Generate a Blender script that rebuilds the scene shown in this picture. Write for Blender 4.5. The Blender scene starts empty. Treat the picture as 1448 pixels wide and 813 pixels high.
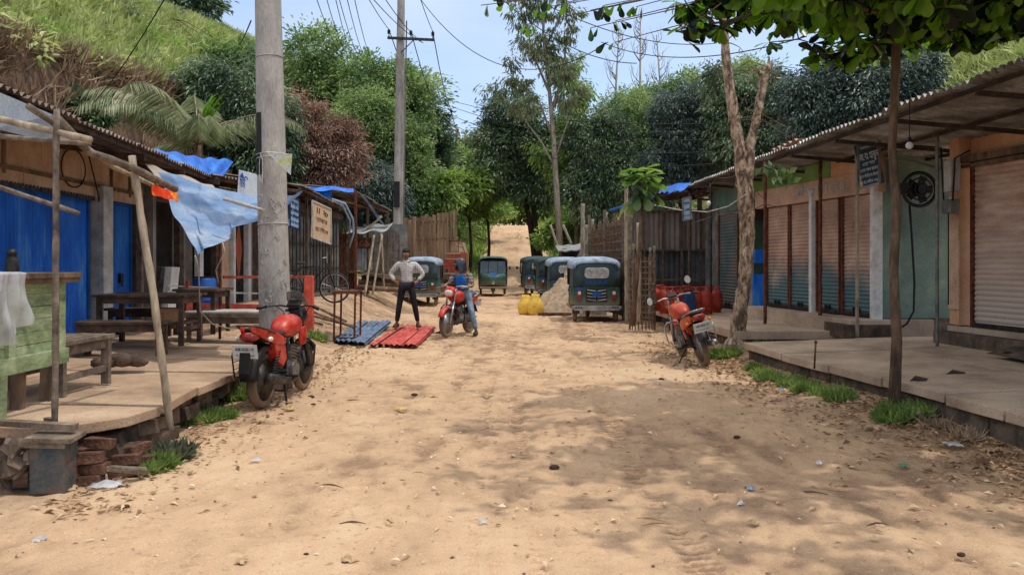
import bpy, math, random
import numpy as np
from mathutils import Vector, Matrix, Euler
random.seed(7)
RNG = np.random.default_rng(11)
PI = math.pi
scene = bpy.context.scene
COL = scene.collection
F = 1126.0
HZ = 372.0
CAMZ = 1.6
def P(px, py, D):
    return Vector(((px-724)/F*D, D, CAMZ+(HZ-py)/F*D))
def lin(c):
    return tuple(((v/255)/12.92 if v/255 <= .04045 else ((v/255+.055)/1.055)**2.4) for v in c)
# ------------------------------------------------------------------ numpy noise
def _hash(ix, iy, seed):
    n = (ix.astype(np.int64)*374761393 + iy.astype(np.int64)*668265263 + seed*982451653) & 0xffffffff
    n = ((n ^ (n >> 13))*1274126177) & 0xffffffff
    n = n ^ (n >> 16)
    return (n & 0xffff)/65535.0
def vnoise(x, y, seed=0):
    x = np.asarray(x, float); y = np.asarray(y, float)
    ix = np.floor(x); iy = np.floor(y); fx = x-ix; fy = y-iy
    fx = fx*fx*(3-2*fx); fy = fy*fy*(3-2*fy)
    a = _hash(ix, iy, seed); b = _hash(ix+1, iy, seed); c = _hash(ix, iy+1, seed); d = _hash(ix+1, iy+1, seed)
    return (a*(1-fx)+b*fx)*(1-fy)+(c*(1-fx)+d*fx)*fy
def fbm(x, y, seed=0, oct=4):
    s = 0; a = .5; t = 0
    for k in range(oct):
        s = s+a*vnoise(np.asarray(x)*2**k, np.asarray(y)*2**k, seed+k*17); t += a; a *= .5
    return s/t
def S(a, b, x):
    t = np.clip((np.asarray(x, float)-a)/(b-a), 0, 1)
    return t*t*(3-2*t)
def G(x, y):
    x = np.asarray(x, float); y = np.asarray(y, float)
    z = .15*S(24, 40, y)
    z = z + .176*(np.clip(y, 43, 70)-43)*S(41, 48, y)*(1-.65*S(9, 14, -x)) + .01*np.clip(y-70, 0, 200)
    hw = 4.6-2.5*S(38, 48, y)
    xc = .3
    bl = np.clip(-(x-xc)-hw, 0, 50); br = np.clip((x-xc)-hw, 0, 50)
    f = S(30, 42, y)
    z = z + f*(1.3*S(0, 3.2, bl)+.9*S(0, 3.5, br))
    # left forecourts rise towards the sheds
    z = z + .62*S(3.2, 5.0, -x)*S(11.5, 15.5, y)*(1-f)
    z = z + .14*S(1.2, 2.6, -x)*S(14, 19, y)*(1-S(22, 26, y))
    z = z + .12*S(3.2, 4.2, x)*S(6, 9, y)*(1-f)
    # left hill
    k = S(10, 20, y)
    w = .9*(fbm(y*.35, y*0+3, 5)-.5)
    xx = -x+w
    hill = 3.7*S(9.2, 12.8, xx)+3.6*S(13.2, 14.3, xx)+5.4*S(14.3, 22, xx)+5*S(22, 45, xx)
    hill = hill + S(9, 14, xx)*.095*np.clip(y-24, -4, 40)
    z = z + k*hill
    # right hill
    hr = 3*S(11, 18, x)+11*S(18, 31, x)+5*S(30, 50, x)
    z = z + S(16, 28, y)*hr
    z = z + S(85, 180, y)*9
    return z
def g1(x, y): return float(G(np.array([x]), np.array([y]))[0])
# ------------------------------------------------------------------ materials
MATS = {}
def _nodes(name):
    m = bpy.data.materials.new(name); m.use_nodes = True
    nt = m.node_tree; nt.nodes.clear()
    out = nt.nodes.new('ShaderNodeOutputMaterial')
    b = nt.nodes.new('ShaderNodeBsdfPrincipled')
    nt.links.new(b.outputs[0], out.inputs[0])
    return m, nt, b, out
def _ramp(nt, cols, lo=.3, hi=.7):
    r = nt.nodes.new('ShaderNodeValToRGB')
    e = r.color_ramp.elements
    n = len(cols)
    while len(e) < n: e.new(.5)
    for i, c in enumerate(cols):
        e[i].position = lo+(hi-lo)*i/max(1, n-1)
        e[i].color = (*lin(c), 1)
    return r
def mat(name, cols, scale=4, rough=.8, metal=0, bump=.25, bscale=40, stretch=(1, 1, 1), fine=.35, spec=.3, alpha=None, trans=0, dist=0.0, emit=None, zgrad=None):
    if name in MATS: return MATS[name]
    if not isinstance(cols, list): cols = [cols]
    m, nt, b, out = _nodes(name)
    L = nt.links.new
    tc = nt.nodes.new('ShaderNodeTexCoord'); mp = nt.nodes.new('ShaderNodeMapping')
    L(tc.outputs['Object'], mp.inputs[0]); mp.inputs['Scale'].default_value = stretch
    n1 = nt.nodes.new('ShaderNodeTexNoise'); n1.inputs['Scale'].default_value = scale; n1.inputs['Detail'].default_value = 6; n1.inputs['Roughness'].default_value = .62
    n1.inputs['Distortion'].default_value = dist
    L(mp.outputs[0], n1.inputs[0])
    if len(cols) == 1:
        c = cols[0]; cols = [tuple(v*.8 for v in c), c, tuple(min(255, v*1.1) for v in c)]
    r = _ramp(nt, cols)
    L(n1.outputs[0], r.inputs[0])
    n2 = nt.nodes.new('ShaderNodeTexNoise'); n2.inputs['Scale'].default_value = bscale; n2.inputs['Detail'].default_value = 4
    L(mp.outputs[0], n2.inputs[0])
    mx = nt.nodes.new('ShaderNodeMix'); mx.data_type = 'RGBA'; mx.blend_type = 'OVERLAY'; mx.inputs[0].default_value = fine
    colsrc = r.outputs[0]
    if zgrad:   # (z0, z1, colour, noise amount): colour takes over below z0
        z0, z1, zc, na = zgrad
        sp = nt.nodes.new('ShaderNodeSeparateXYZ'); L(tc.outputs['Object'], sp.inputs[0])
        ns = nt.nodes.new('ShaderNodeMath'); ns.operation = 'MULTIPLY_ADD'; L(n1.outputs[0], ns.inputs[0]); ns.inputs[1].default_value = na; L(sp.outputs[2], ns.inputs[2])
        mr = nt.nodes.new('ShaderNodeMapRange'); mr.inputs[1].default_value = z0+na*.5; mr.inputs[2].default_value = z1+na*.5
        mr.inputs[3].default_value = 1; mr.inputs[4].default_value = 0; L(ns.outputs[0], mr.inputs[0])
        zm = nt.nodes.new('ShaderNodeMix'); zm.data_type = 'RGBA'; L(mr.outputs[0], zm.inputs[0]); L(colsrc, zm.inputs[6]); zm.inputs[7].default_value = (*lin(zc), 1)
        colsrc = zm.outputs[2]
    L(colsrc, mx.inputs[6]); L(n2.outputs[0], mx.inputs[7])
    L(mx.outputs[2], b.inputs['Base Color'])
    b.inputs['Roughness'].default_value = rough; b.inputs['Metallic'].default_value = metal
    b.inputs['Specular IOR Level'].default_value = spec
    if trans: b.inputs['Transmission Weight'].default_value = trans
    if alpha is not None: b.inputs['Alpha'].default_value = alpha
    if bump:
        bp = nt.nodes.new('ShaderNodeBump'); bp.inputs['Strength'].default_value = bump; bp.inputs['Distance'].default_value = .02
        L(n2.outputs[0], bp.inputs['Height']); L(bp.outputs[0], b.inputs['Normal'])
    MATS[name] = m
    return m
def leafmat(name, dark, mid, light, nscale=.6, translucency=.3, rough=.5, isl=.45):
    m, nt, b, out = _nodes(name); L = nt.links.new
    ge = nt.nodes.new('ShaderNodeNewGeometry'); tc = nt.nodes.new('ShaderNodeTexCoord')
    n = nt.nodes.new('ShaderNodeTexNoise'); n.inputs['Scale'].default_value = nscale; n.inputs['Detail'].default_value = 3
    L(tc.outputs['Object'], n.inputs[0])
    ma = nt.nodes.new('ShaderNodeMath'); ma.operation = 'MULTIPLY_ADD'; L(ge.outputs['Random Per Island'], ma.inputs[0]); ma.inputs[1].default_value = isl
    mb = nt.nodes.new('ShaderNodeMath'); mb.operation = 'MULTIPLY_ADD'; L(n.outputs[0], mb.inputs[0]); mb.inputs[1].default_value = 1.5; mb.inputs[2].default_value = -.5
    L(mb.outputs[0], ma.inputs[2])
    r = _ramp(nt, [dark, mid, light], .1, .85); L(ma.outputs[0], r.inputs[0])
    L(r.outputs[0], b.inputs['Base Color']); b.inputs['Roughness'].default_value = rough; b.inputs['Specular IOR Level'].default_value = .35
    t = nt.nodes.new('ShaderNodeBsdfTranslucent'); 
    hs = nt.nodes.new('ShaderNodeHueSaturation'); hs.inputs['Value'].default_value = 1.6; hs.inputs['Saturation'].default_value = 1.15; L(r.outputs[0], hs.inputs['Color'])
    L(hs.outputs[0], t.inputs[0])
    ms = nt.nodes.new('ShaderNodeMixShader'); ms.inputs[0].default_value = translucency
    L(b.outputs[0], ms.inputs[1]); L(t.outputs[0], ms.inputs[2]); L(ms.outputs[0], out.inputs[0])
    return m
# ------------------------------------------------------------------ mesh builder
WM = {}
def reg(o, M): WM[o.name] = M
class MB:
    def __init__(s): s.v = []; s.f = []
    def add(s, vs, fs, M=None):
        n = len(s.v)
        for v in vs:
            v = Vector(v)
            if M is not None: v = M @ v
            s.v.append(v)
        for f in fs: s.f.append(tuple(i+n for i in f))
        return s
    def box(s, c, size, rot=(0, 0, 0), top=1.0, jit=0):
        x, y, z = (d/2 for d in size); t = top
        vs = [(-x, -y, -z), (x, -y, -z), (x, y, -z), (-x, y, -z), (-x*t, -y*t, z), (x*t, -y*t, z), (x*t, y*t, z), (-x*t, y*t, z)]
        if jit: vs = [tuple(a+random.uniform(-jit, jit) for a in v) for v in vs]
        fs = [(0, 3, 2, 1), (4, 5, 6, 7), (0, 1, 5, 4), (1, 2, 6, 5), (2, 3, 7, 6), (3, 0, 4, 7)]
        return s.add(vs, fs, Matrix.Translation(c) @ Euler(rot).to_matrix().to_4x4())
    def beam(s, a, b, w, h=None, up=(0, 0, 1), jit=0):
        a = Vector(a); b = Vector(b); h = h or w
        d = (b-a); L = d.length
        if L < 1e-6: return s
        d.normalize(); u = Vector(up)
        if abs(d.dot(u)) > .95: u = Vector((0, 1, 0))
        r = d.cross(u).normalized(); u = r.cross(d).normalized()
        M = Matrix((r, d, u)).transposed().to_4x4(); M.translation = (a+b)/2
        x, y, z = w/2, L/2, h/2
        vs = [(-x, -y, -z), (x, -y, -z), (x, y, -z), (-x, y, -z), (-x, -y, z), (x, -y, z), (x, y, z), (-x, y, z)]
        if jit: vs = [tuple(q+random.uniform(-jit, jit) for q in v) for v in vs]
        fs = [(0, 3, 2, 1), (4, 5, 6, 7), (0, 1, 5, 4), (1, 2, 6, 5), (2, 3, 7, 6), (3, 0, 4, 7)]
        return s.add(vs, fs, M)
    def tube(s, pts, r, n=8, caps=True, flat=1.0):
        pts = [Vector(p) for p in pts]; m = len(pts)
        rs = r if isinstance(r, (list, tuple)) else [r]*m
        tang = []
        for i in range(m):
            a = pts[max(0, i-1)]; b = pts[min(m-1, i+1)]
            tang.append((b-a).normalized() if (b-a).length > 1e-9 else Vector((0, 0, 1)))
        u = Vector((0, 0, 1)) if abs(tang[0].z) < .9 else Vector((1, 0, 0))
        u = (u-tang[0]*u.dot(tang[0])).normalized()
        n0 = len(s.v)
        for i in range(m):
            u = (u-tang[i]*u.dot(tang[i]))
            u = u.normalized() if u.length > 1e-6 else Vector((1, 0, 0))
            w = tang[i].cross(u)
            for k in range(n):
                a = 2*PI*k/n
                s.v.append(pts[i]+(u*math.cos(a)+w*math.sin(a)*flat)*rs[i])
        for i in range(m-1):
            for k in range(n):
                k2 = (k+1) % n
                s.f.append((n0+i*n+k, n0+i*n+k2, n0+(i+1)*n+k2, n0+(i+1)*n+k))
        if caps:
            s.f.append(tuple(n0+k for k in reversed(range(n))))
            s.f.append(tuple(n0+(m-1)*n+k for k in range(n)))
        return s
    def cyl(s, a, b, r, n=16, r2=None): return s.tube([a, b], [r, r if r2 is None else r2], n)
    def lathe(s, prof, c=(0, 0, 0), axis='z', n=20, M=None):
        vs = []; fs = []
        for r, z in prof:
            for k in range(n):
                a = 2*PI*k/n
                p = (r*math.cos(a), r*math.sin(a), z)
                if axis == 'y': p = (p[0], p[2], p[1])
                if axis == 'x': p = (p[2], p[0], p[1])
                vs.append((p[0]+c[0], p[1]+c[1], p[2]+c[2]))
        m = len(prof)
        for i in range(m-1):
            for k in range(n):
                k2 = (k+1) % n
                fs.append((i*n+k, i*n+k2, (i+1)*n+k2, (i+1)*n+k))
        if prof[0][0] > 1e-5: fs.append(tuple(range(n))[::-1])
        if prof[-1][0] > 1e-5: fs.append(tuple((m-1)*n+k for k in range(n)))
        return s.add(vs, fs, M)
    def ring(s, c, R, r, axis='y', n=28, m=8, wide=1.0):
        vs = []; fs = []
        for i in range(n):
            a = 2*PI*i/n
            for k in range(m):
                b = 2*PI*k/m
                q = R+r*math.cos(b); h = r*wide*math.sin(b)
                p = (q*math.cos(a), h, q*math.sin(a))
                if axis == 'z': p = (p[0], p[2], p[1])
                if axis == 'x': p = (p[1], p[0], p[2])
                vs.append((p[0]+c[0], p[1]+c[1], p[2]+c[2]))
        for i in range(n):
            for k in range(m):
                i2 = (i+1) % n; k2 = (k+1) % m
                fs.append((i*m+k, i2*m+k, i2*m+k2, i*m+k2))
        return s.add(vs, fs)
    def loft(s, secs, closed=True, caps=True):
        n = len(secs[0]); n0 = len(s.v)
        for sec in secs:
            for p in sec: s.v.append(Vector(p))
        for i in range(len(secs)-1):
            for k in range(n if closed else n-1):
                k2 = (k+1) % n
                s.f.append((n0+i*n+k, n0+i*n+k2, n0+(i+1)*n+k2, n0+(i+1)*n+k))
        if caps and closed:
            s.f.append(tuple(n0+k for k in reversed(range(n))))
            s.f.append(tuple(n0+(len(secs)-1)*n+k for k in range(n)))
        return s
    def poly(s, pts): 
        n = len(s.v); s.v += [Vector(p) for p in pts]; s.f.append(tuple(range(n, n+len(pts)))); return s
    def slab(s, pts, z0, z1):
        """pts: list of (x,y); z1 may be function"""
        f0 = z0 if callable(z0) else (lambda x, y: z0); f1 = z1 if callable(z1) else (lambda x, y: z1)
        a = [(x, y, f0(x, y)) for x, y in pts]; b = [(x, y, f1(x, y)) for x, y in pts]
        n = len(pts)
        fs = [tuple(reversed(range(n))), tuple(range(n, 2*n))]+[(i, (i+1) % n, n+(i+1) % n, n+i) for i in range(n)]
        return s.add(a+b, fs)
    def prismy(s, pts, y0, y1):
        """side profile (x,z) extruded along y"""
        n = len(pts)
        vs = [(x, y0, z) for x, z in pts]+[(x, y1, z) for x, z in pts]
        fs = [tuple(range(n)), tuple(reversed(range(n, 2*n)))]+[(i, n+i, n+(i+1) % n, (i+1) % n) for i in range(n)]
        return s.add(vs, fs)
    def corr(s, o, u, w, pitch=.08, amp=.012, seg=3, per=6, warp=0, shape='sin'):
        """corrugated sheet: ridges run along w, repeat along u"""
        o = Vector(o); u = Vector(u); w = Vector(w); nr = u.cross(w).normalized()
        nu = max(2, int(u.length/pitch*per)); n0 = len(s.v)
        sd = random.random()*100
        for j in range(seg+1):
            for i in range(nu+1):
                t = i/nu; ph = t*u.length/pitch*2*PI
                if shape == 'sin': h = math.sin(ph)*amp
                elif shape == 'step': h = (1 if math.sin(ph) > 0 else -1)*amp
                else: h = abs(math.sin(ph/2))*amp*2-amp
                h += warp*(math.sin(t*5+j*1.3+sd)+math.sin(t*11+j*2.1+sd)*.5)
                s.v.append(o+u*t+w*(j/seg)+nr*h)
        for j in range(seg):
            for i in range(nu):
                a = n0+j*(nu+1)+i
                s.f.append((a, a+1, a+nu+2, a+nu+1))
        return s
    def sphere(s, c, r, n=12, sc=(1, 1, 1)):
        m = n//2+1
        prof = [(max(1e-6, r*math.sin(PI*i/(m)))*1.0, -r*math.cos(PI*i/m)) for i in range(m+1)]
        vs = []; fs = []
        for q, z in prof:
            for k in range(n):
                a = 2*PI*k/n
                vs.append((c[0]+q*math.cos(a)*sc[0], c[1]+q*math.sin(a)*sc[1], c[2]+z*sc[2]))
        for i in range(m):
            for k in range(n):
                k2 = (k+1) % n
                fs.append((i*n+k, i*n+k2, (i+1)*n+k2, (i+1)*n+k))
        return s.add(vs, fs)
    def build(s, name, material, parent=None, smooth=False, bevel=0, local=False, origin=None, auto=None, solid=0, sub=0):
        me = bpy.data.meshes.new(name)
        vs = s.v
        o = bpy.data.objects.new(name, me); COL.objects.link(o)
        if parent is not None:
            o.parent = parent
            M = WM.get(parent.name, Matrix.Identity(4))
            if not local:
                Mi = M.inverted(); vs = [Mi @ v for v in vs]
            reg(o, M)
        elif not local:
            if origin is None:
                xs = [v.x for v in vs]; ys = [v.y for v in vs]; zs = [v.z for v in vs]
                origin = Vector(((min(xs)+max(xs))/2, (min(ys)+max(ys))/2, min(zs)))
            origin = Vector(origin)
            vs = [v-origin for v in vs]; o.location = origin
            reg(o, Matrix.Translation(origin))
        me.from_pydata([tuple(v) for v in vs], [], s.f)
        me.materials.append(material)
        if smooth: me.polygons.foreach_set('use_smooth', [True]*len(me.polygons))
        me.update()
        if smooth and auto is not None:
            me.set_sharp_from_angle(angle=math.radians(auto))
        if solid:
            md = o.modifiers.new('thickness', 'SOLIDIFY'); md.thickness = solid; md.offset = 0
        if bevel:
            md = o.modifiers.new('bevel', 'BEVEL'); md.width = bevel; md.segments = 2; md.limit_method = 'ANGLE'
        if sub:
            md = o.modifiers.new('sub', 'SUBSURF'); md.levels = sub; md.render_levels = sub
        return o
def tag(o, label=None, cat=None, group=None, kind=None):
    if label: o['label'] = label
    if cat: o['category'] = cat
    if group: o['group'] = group
    if kind: o['kind'] = kind
    return o
def thing(name, label, cat, loc=(0, 0, 0), rot=(0, 0, 0), group=None):
    o = bpy.data.objects.new(name, None); COL.objects.link(o)
    o.location = loc; o.rotation_euler = rot; o.empty_display_size = .1
    M = Matrix.Translation(loc) @ Euler(rot).to_matrix().to_4x4(); reg(o, M)
    return tag(o, label, cat, group)
def copy_tree(o, parent=None):
    c = o.copy(); COL.objects.link(c)
    if parent is not None: c.parent = parent
    for ch in list(o.children): copy_tree(ch, c)
    return c
def np_mesh(name, V, Fc, material, nper=3, smooth=False):
    me = bpy.data.meshes.new(name)
    me.vertices.add(len(V)); me.vertices.foreach_set('co', np.ascontiguousarray(V, dtype=np.float32).ravel())
    nf = len(Fc)
    me.loops.add(nf*nper); me.loops.foreach_set('vertex_index', np.ascontiguousarray(Fc, dtype=np.int32).ravel())
    me.polygons.add(nf); me.polygons.foreach_set('loop_start', np.arange(0, nf*nper, nper, dtype=np.int32))
    try: me.polygons.foreach_set('loop_total', np.full(nf, nper, dtype=np.int32))
    except Exception: pass
    if smooth: me.polygons.foreach_set('use_smooth', np.ones(nf, dtype=bool))
    me.materials.append(material); me.update(calc_edges=True); me.validate()
    return me
def link_mesh(name, me, parent=None, loc=None):
    o = bpy.data.objects.new(name, me); COL.objects.link(o)
    if parent is not None: o.parent = parent; reg(o, WM.get(parent.name, Matrix.Identity(4)))
    if loc is not None: o.location = loc
    return o
def unit(a):
    return a/np.maximum(np.linalg.norm(a, axis=1, keepdims=True), 1e-9)
def leaf_geo(pos, axis, nrm, L, W, fold=.25, wide=.5):
    """folded diamond leaves: pos base (N,3), axis direction, normal; L, W arrays"""
    axis = unit(axis); side = unit(np.cross(axis, nrm)); up = unit(np.cross(side, axis))
    L = L[:, None]; W = W[:, None]
    b = pos; tip = pos+axis*L-up*L*.12
    mid = pos+axis*L*wide
    l = mid+side*W*.5+up*W*fold; r = mid-side*W*.5+up*W*fold
    V = np.stack([b, l, tip, r], 1).reshape(-1, 3)
    n = len(pos); i = np.arange(n)*4
    Fc = np.stack([np.stack([i, i+1, i+2], 1), np.stack([i, i+2, i+3], 1)], 1).reshape(-1, 3)
    return V, Fc
def crown_leaves(blobs, n, L=.3, W=.12, clump=.35, droop=.5, rng=RNG, inner=.25, nclump=None, flat=False):
    """blobs: (x,y,z,rx,ry,rz); leaves gathered in clumps near the blob shells"""
    blobs = np.array(blobs, float)
    vol = blobs[:, 3]*blobs[:, 4]*blobs[:, 5]; vol = vol**.72
    nclump = nclump or max(12, n//40)
    bi = rng.choice(len(blobs), nclump, p=vol/vol.sum())
    d = unit(rng.normal(size=(nclump, 3)))
    rad = 1-np.abs(rng.normal(0, .2, nclump))+.28*(rng.random(nclump) < .14)*rng.random(nclump); rad = np.where(rng.random(nclump) < inner, rng.random(nclump)**.5*.8, rad)
    rad = rad*(1+.13*np.sin(d[:, 0]*5+bi)*np.cos(d[:, 2]*6+bi*2))
    C = blobs[bi, :3]+d*rad[:, None]*blobs[bi, 3:6]
    ci = rng.integers(0, nclump, n)
    cs = clump*(.45+1.1*rng.random(nclump)**1.5)
    off = rng.normal(size=(n, 3))*cs[ci][:, None]*.5; off[:, 2] *= .7
    pos = C[ci]+off
    out = d[ci]*.7+unit(off+1e-6)*.8+rng.normal(size=(n, 3))*.4
    out[:, 2] -= droop
    nrm = rng.normal(size=(n, 3))*.5+np.array([.1, -.2, 1.0])
    sz = .65+.7*rng.random(n)
    return leaf_geo(pos, out, nrm, L*sz, W*sz)
TXT = {}
def text_obj(string, size, M, material, parent, name='lettering', extrude=.002, width=None, space=1.0, thick=0.0):
    cu = bpy.data.curves.new('lettering', 'FONT'); cu.body = string; cu.size = size; cu.extrude = extrude
    cu.align_x = 'CENTER'; cu.align_y = 'CENTER'; cu.space_character = space; cu.resolution_u = 3; cu.offset = thick
    tmp = bpy.data.objects.new('t', cu); COL.objects.link(tmp)
    bpy.context.view_layer.update()
    me = bpy.data.meshes.new_from_object(tmp.evaluated_get(bpy.context.evaluated_depsgraph_get()))
    bpy.data.objects.remove(tmp)
    if len(me.vertices) and width:
        xs = [v.co.x for v in me.vertices]; w = max(xs)-min(xs); s = width/w
        for v in me.vertices: v.co.x *= s
    PM = WM.get(parent.name, Matrix.Identity(4)) if parent else Matrix.Identity(4)
    me.transform(PM.inverted() @ M)
    me.materials.clear(); me.materials.append(material)
    o = bpy.data.objects.new(name, me); COL.objects.link(o)
    if parent: o.parent = parent; reg(o, PM)
    return o
def frame_m(origin, xdir, up=(0, 0, 1)):
    """matrix whose x runs along xdir, y up, z = facing out"""
    x = Vector(xdir).normalized(); u = Vector(up); z = x.cross(u).normalized(); y = z.cross(x).normalized()
    M = Matrix((x, y, z)).transposed().to_4x4(); M.translation = Vector(origin); return M
# palette
m_conc = mat('concrete', [(120, 112, 104), (160, 150, 138), (186, 176, 162)], 3, .9, bump=.3, bscale=60)
m_pole = mat('pole_concrete', [(120, 116, 111), (160, 154, 147), (186, 180, 172)], 3.2, .9, bump=.35, bscale=45, stretch=(1, 1, .35))
m_slab = mat('slab_concrete', [(126, 106, 88), (165, 138, 112), (190, 165, 138)], 1.6, .92, bump=.35, bscale=50)
m_slabr = mat('slab_concrete_right', [(140, 120, 102), (176, 154, 132), (198, 176, 152)], 1.5, .92, bump=.35, bscale=50)
m_dkconc = mat('dark_concrete', [(54, 46, 40), (92, 78, 66), (124, 106, 90)], 5, .95, bump=.6, bscale=25)  # darker concrete of kerb, footings, plinths and rubble
m_brick = mat('old_brick', [(58, 40, 32), (92, 62, 48), (120, 92, 74)], 9, .95, bump=.6, bscale=40)
m_wood = mat('weathered_wood', [(64, 50, 40), (104, 84, 66), (140, 116, 92)], 6, .85, bump=.35, bscale=50, stretch=(1, 1, .25))
m_dkwood = mat('dark_wood', [(46, 37, 31), (78, 62, 50), (110, 88, 72)], 6, .75, bump=.3, bscale=40)
m_greywood = mat('grey_planks', [(70, 60, 52), (112, 98, 84), (146, 130, 112)], 7, .9, bump=.4, bscale=60)
m_bamboo = mat('bamboo', [(98, 86, 72), (148, 132, 112), (180, 164, 142)], 9, .7, bump=.2, bscale=50, stretch=(1, 1, .3))
m_bamboodk = mat('old_bamboo', [(62, 54, 48), (108, 96, 84), (146, 132, 116)], 9, .8, bump=.25, bscale=50)
m_tin = mat('old_tin', [(72, 72, 70), (112, 112, 108), (146, 142, 134)], 2.5, .6, metal=.3, bump=.2, bscale=30)
m_tinlt = mat('pale_tin', [(110, 112, 112), (150, 152, 150), (178, 180, 178)], 3, .5, metal=.35, bump=.15, bscale=30)
m_roof = mat('roof_tin', [(70, 60, 54), (112, 98, 88), (150, 140, 130)], 2.2, .7, metal=.2, bump=.2, bscale=30)
m_rust = mat('rusty_steel', [(52, 30, 22), (96, 54, 38), (120, 76, 56)], 12, .85, bump=.3, bscale=60)
m_black = mat('black_plastic', [(14, 14, 15), (24, 24, 26), (38, 37, 37)], 8, .5, bump=.1)
m_rubber = mat('tyre_rubber', [(34, 30, 27), (62, 52, 45), (104, 84, 68)], 9, .9, bump=.5, bscale=90, zgrad=(.02, .4, (134, 112, 92), .5))
m_steel = mat('steel', [(120, 120, 120), (160, 160, 160), (190, 190, 190)], 12, .35, metal=.8, bump=.05)
m_dksteel = mat('dark_steel', [(34, 33, 32), (58, 56, 54), (84, 80, 76)], 10, .5, metal=.6, bump=.1)
m_redpaint = mat('motorcycle_red', [(146, 28, 20), (184, 42, 30), (192, 104, 84)], 8, .4, bump=.04, spec=.45, fine=.3)
m_redbeam = mat('red_oxide_paint', [(104, 36, 28), (146, 52, 40), (168, 84, 66)], 5, .7, bump=.2)
m_salmon = mat('salmon_paint', [(176, 66, 50), (206, 84, 66), (214, 110, 90)], 5, .6, bump=.1)
m_white = mat('white_paint', [(176, 174, 170), (205, 204, 200), (222, 221, 218)], 6, .6, bump=.1)
m_offwhite = mat('offwhite_plaster', [(140, 136, 128), (176, 172, 164), (196, 192, 186)], 4, .85, bump=.2)
m_blue = mat('blue_tin_paint', [(10, 74, 160), (16, 102, 208), (84, 150, 214)], 2.4, .5, bump=.12, stretch=(1, 1, .3))
m_bluedk = mat('blue_door_paint', [(10, 62, 124), (16, 86, 164), (36, 108, 184)], 2.5, .55, bump=.12, stretch=(1, 1, .4))
m_tarp = mat('blue_tarpaulin', [(70, 104, 152), (100, 130, 168), (128, 148, 174), (170, 182, 194)], 1.5, .6, bump=.35, bscale=30, dist=.5, stretch=(1, 1, 2.5))
m_tarpblue = mat('new_blue_tarp', [(8, 74, 160), (14, 96, 196), (44, 128, 216)], 3, .5, bump=.3, bscale=12)
m_beige = mat('beige_fascia', [(150, 120, 96), (190, 158, 130), (208, 182, 154)], 1.8, .85, bump=.15)
m_green = mat('green_stall_paint', [(98, 108, 80), (138, 154, 112), (172, 182, 150)], 5, .7, bump=.2, stretch=(1, .4, 1))
m_glass = mat('grimy_glass', [(150, 160, 160)], 5, .15, bump=0, alpha=.35, spec=.6)
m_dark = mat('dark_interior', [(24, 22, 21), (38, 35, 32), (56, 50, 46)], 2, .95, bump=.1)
m_grey = mat('grey_board', [(92, 86, 80), (124, 116, 108), (150, 142, 132)], 1.5, .85, bump=.1)
m_cable = mat('cable', [(20, 20, 20)], 5, .6, bump=0)
# ================================================================== camera, light, sky
cam = bpy.data.cameras.new('camera'); camo = bpy.data.objects.new('camera', cam); COL.objects.link(camo)
camo.location = (0, 0, CAMZ); camo.rotation_euler = (PI/2, 0, 0)
cam.lens = 28.0; cam.sensor_width = 36.0; cam.shift_y = -(406.5-HZ)/1448; cam.clip_end = 2000; cam.clip_start = .05
scene.camera = camo
SUN_EL = math.radians(71); SUN_AZ_DIR = Vector((1, -.22, 0)).normalized()
sd = Vector((SUN_AZ_DIR.x*math.cos(SUN_EL), SUN_AZ_DIR.y*math.cos(SUN_EL), math.sin(SUN_EL)))
sl = bpy.data.lights.new('sun', 'SUN'); sl.energy = 2.15; sl.angle = math.radians(1.0); sl.color = (1, .95, .87)
so = bpy.data.objects.new('sun', sl); COL.objects.link(so); so.rotation_euler = sd.to_track_quat('Z', 'Y').to_euler(); so.location = (20, -5, 40)
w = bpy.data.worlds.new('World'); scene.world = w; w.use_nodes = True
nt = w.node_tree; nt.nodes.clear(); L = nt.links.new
wo = nt.nodes.new('ShaderNodeOutputWorld'); bg = nt.nodes.new('ShaderNodeBackground'); sky = nt.nodes.new('ShaderNodeTexSky')
sky.sky_type = 'NISHITA'; sky.sun_disc = False; sky.sun_elevation = SUN_EL; sky.sun_rotation = math.atan2(SUN_AZ_DIR.x, SUN_AZ_DIR.y)
sky.air_density = 1.0; sky.dust_density = 1.2; sky.ozone_density = 1.0
tc = nt.nodes.new('ShaderNodeTexCoord'); mp = nt.nodes.new('ShaderNodeMapping'); mp.inputs['Scale'].default_value = (1, 1, 2.2)
ns = nt.nodes.new('ShaderNodeTexNoise'); ns.inputs['Scale'].default_value = 2.1; ns.inputs['Detail'].default_value = 7; ns.inputs['Roughness'].default_value = .55
cr = nt.nodes.new('ShaderNodeValToRGB'); cr.color_ramp.elements[0].position = .34; cr.color_ramp.elements[0].color = (.12, .12, .12, 1); cr.color_ramp.elements[1].position = .72; cr.color_ramp.elements[1].color = (.8, .8, .8, 1)
mx = nt.nodes.new('ShaderNodeMix'); mx.data_type = 'RGBA'; mx.inputs[7].default_value = (5.3, 6.1, 7.3, 1)
sc = nt.nodes.new('ShaderNodeMix'); sc.data_type = 'RGBA'; sc.blend_type = 'MULTIPLY'; sc.inputs[0].default_value = 1; sc.inputs[7].default_value = (1.25, 1.35, 1.5, 1)
L(sky.outputs[0], sc.inputs[6])
L(tc.outputs['Generated'], mp.inputs[0]); L(mp.outputs[0], ns.inputs[0]); L(ns.outputs[0], cr.inputs[0]); L(cr.outputs[0], mx.inputs[0])
L(sc.outputs[2], mx.inputs[6])
sx = nt.nodes.new('ShaderNodeSeparateXYZ'); L(tc.outputs['Generated'], sx.inputs[0])
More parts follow.
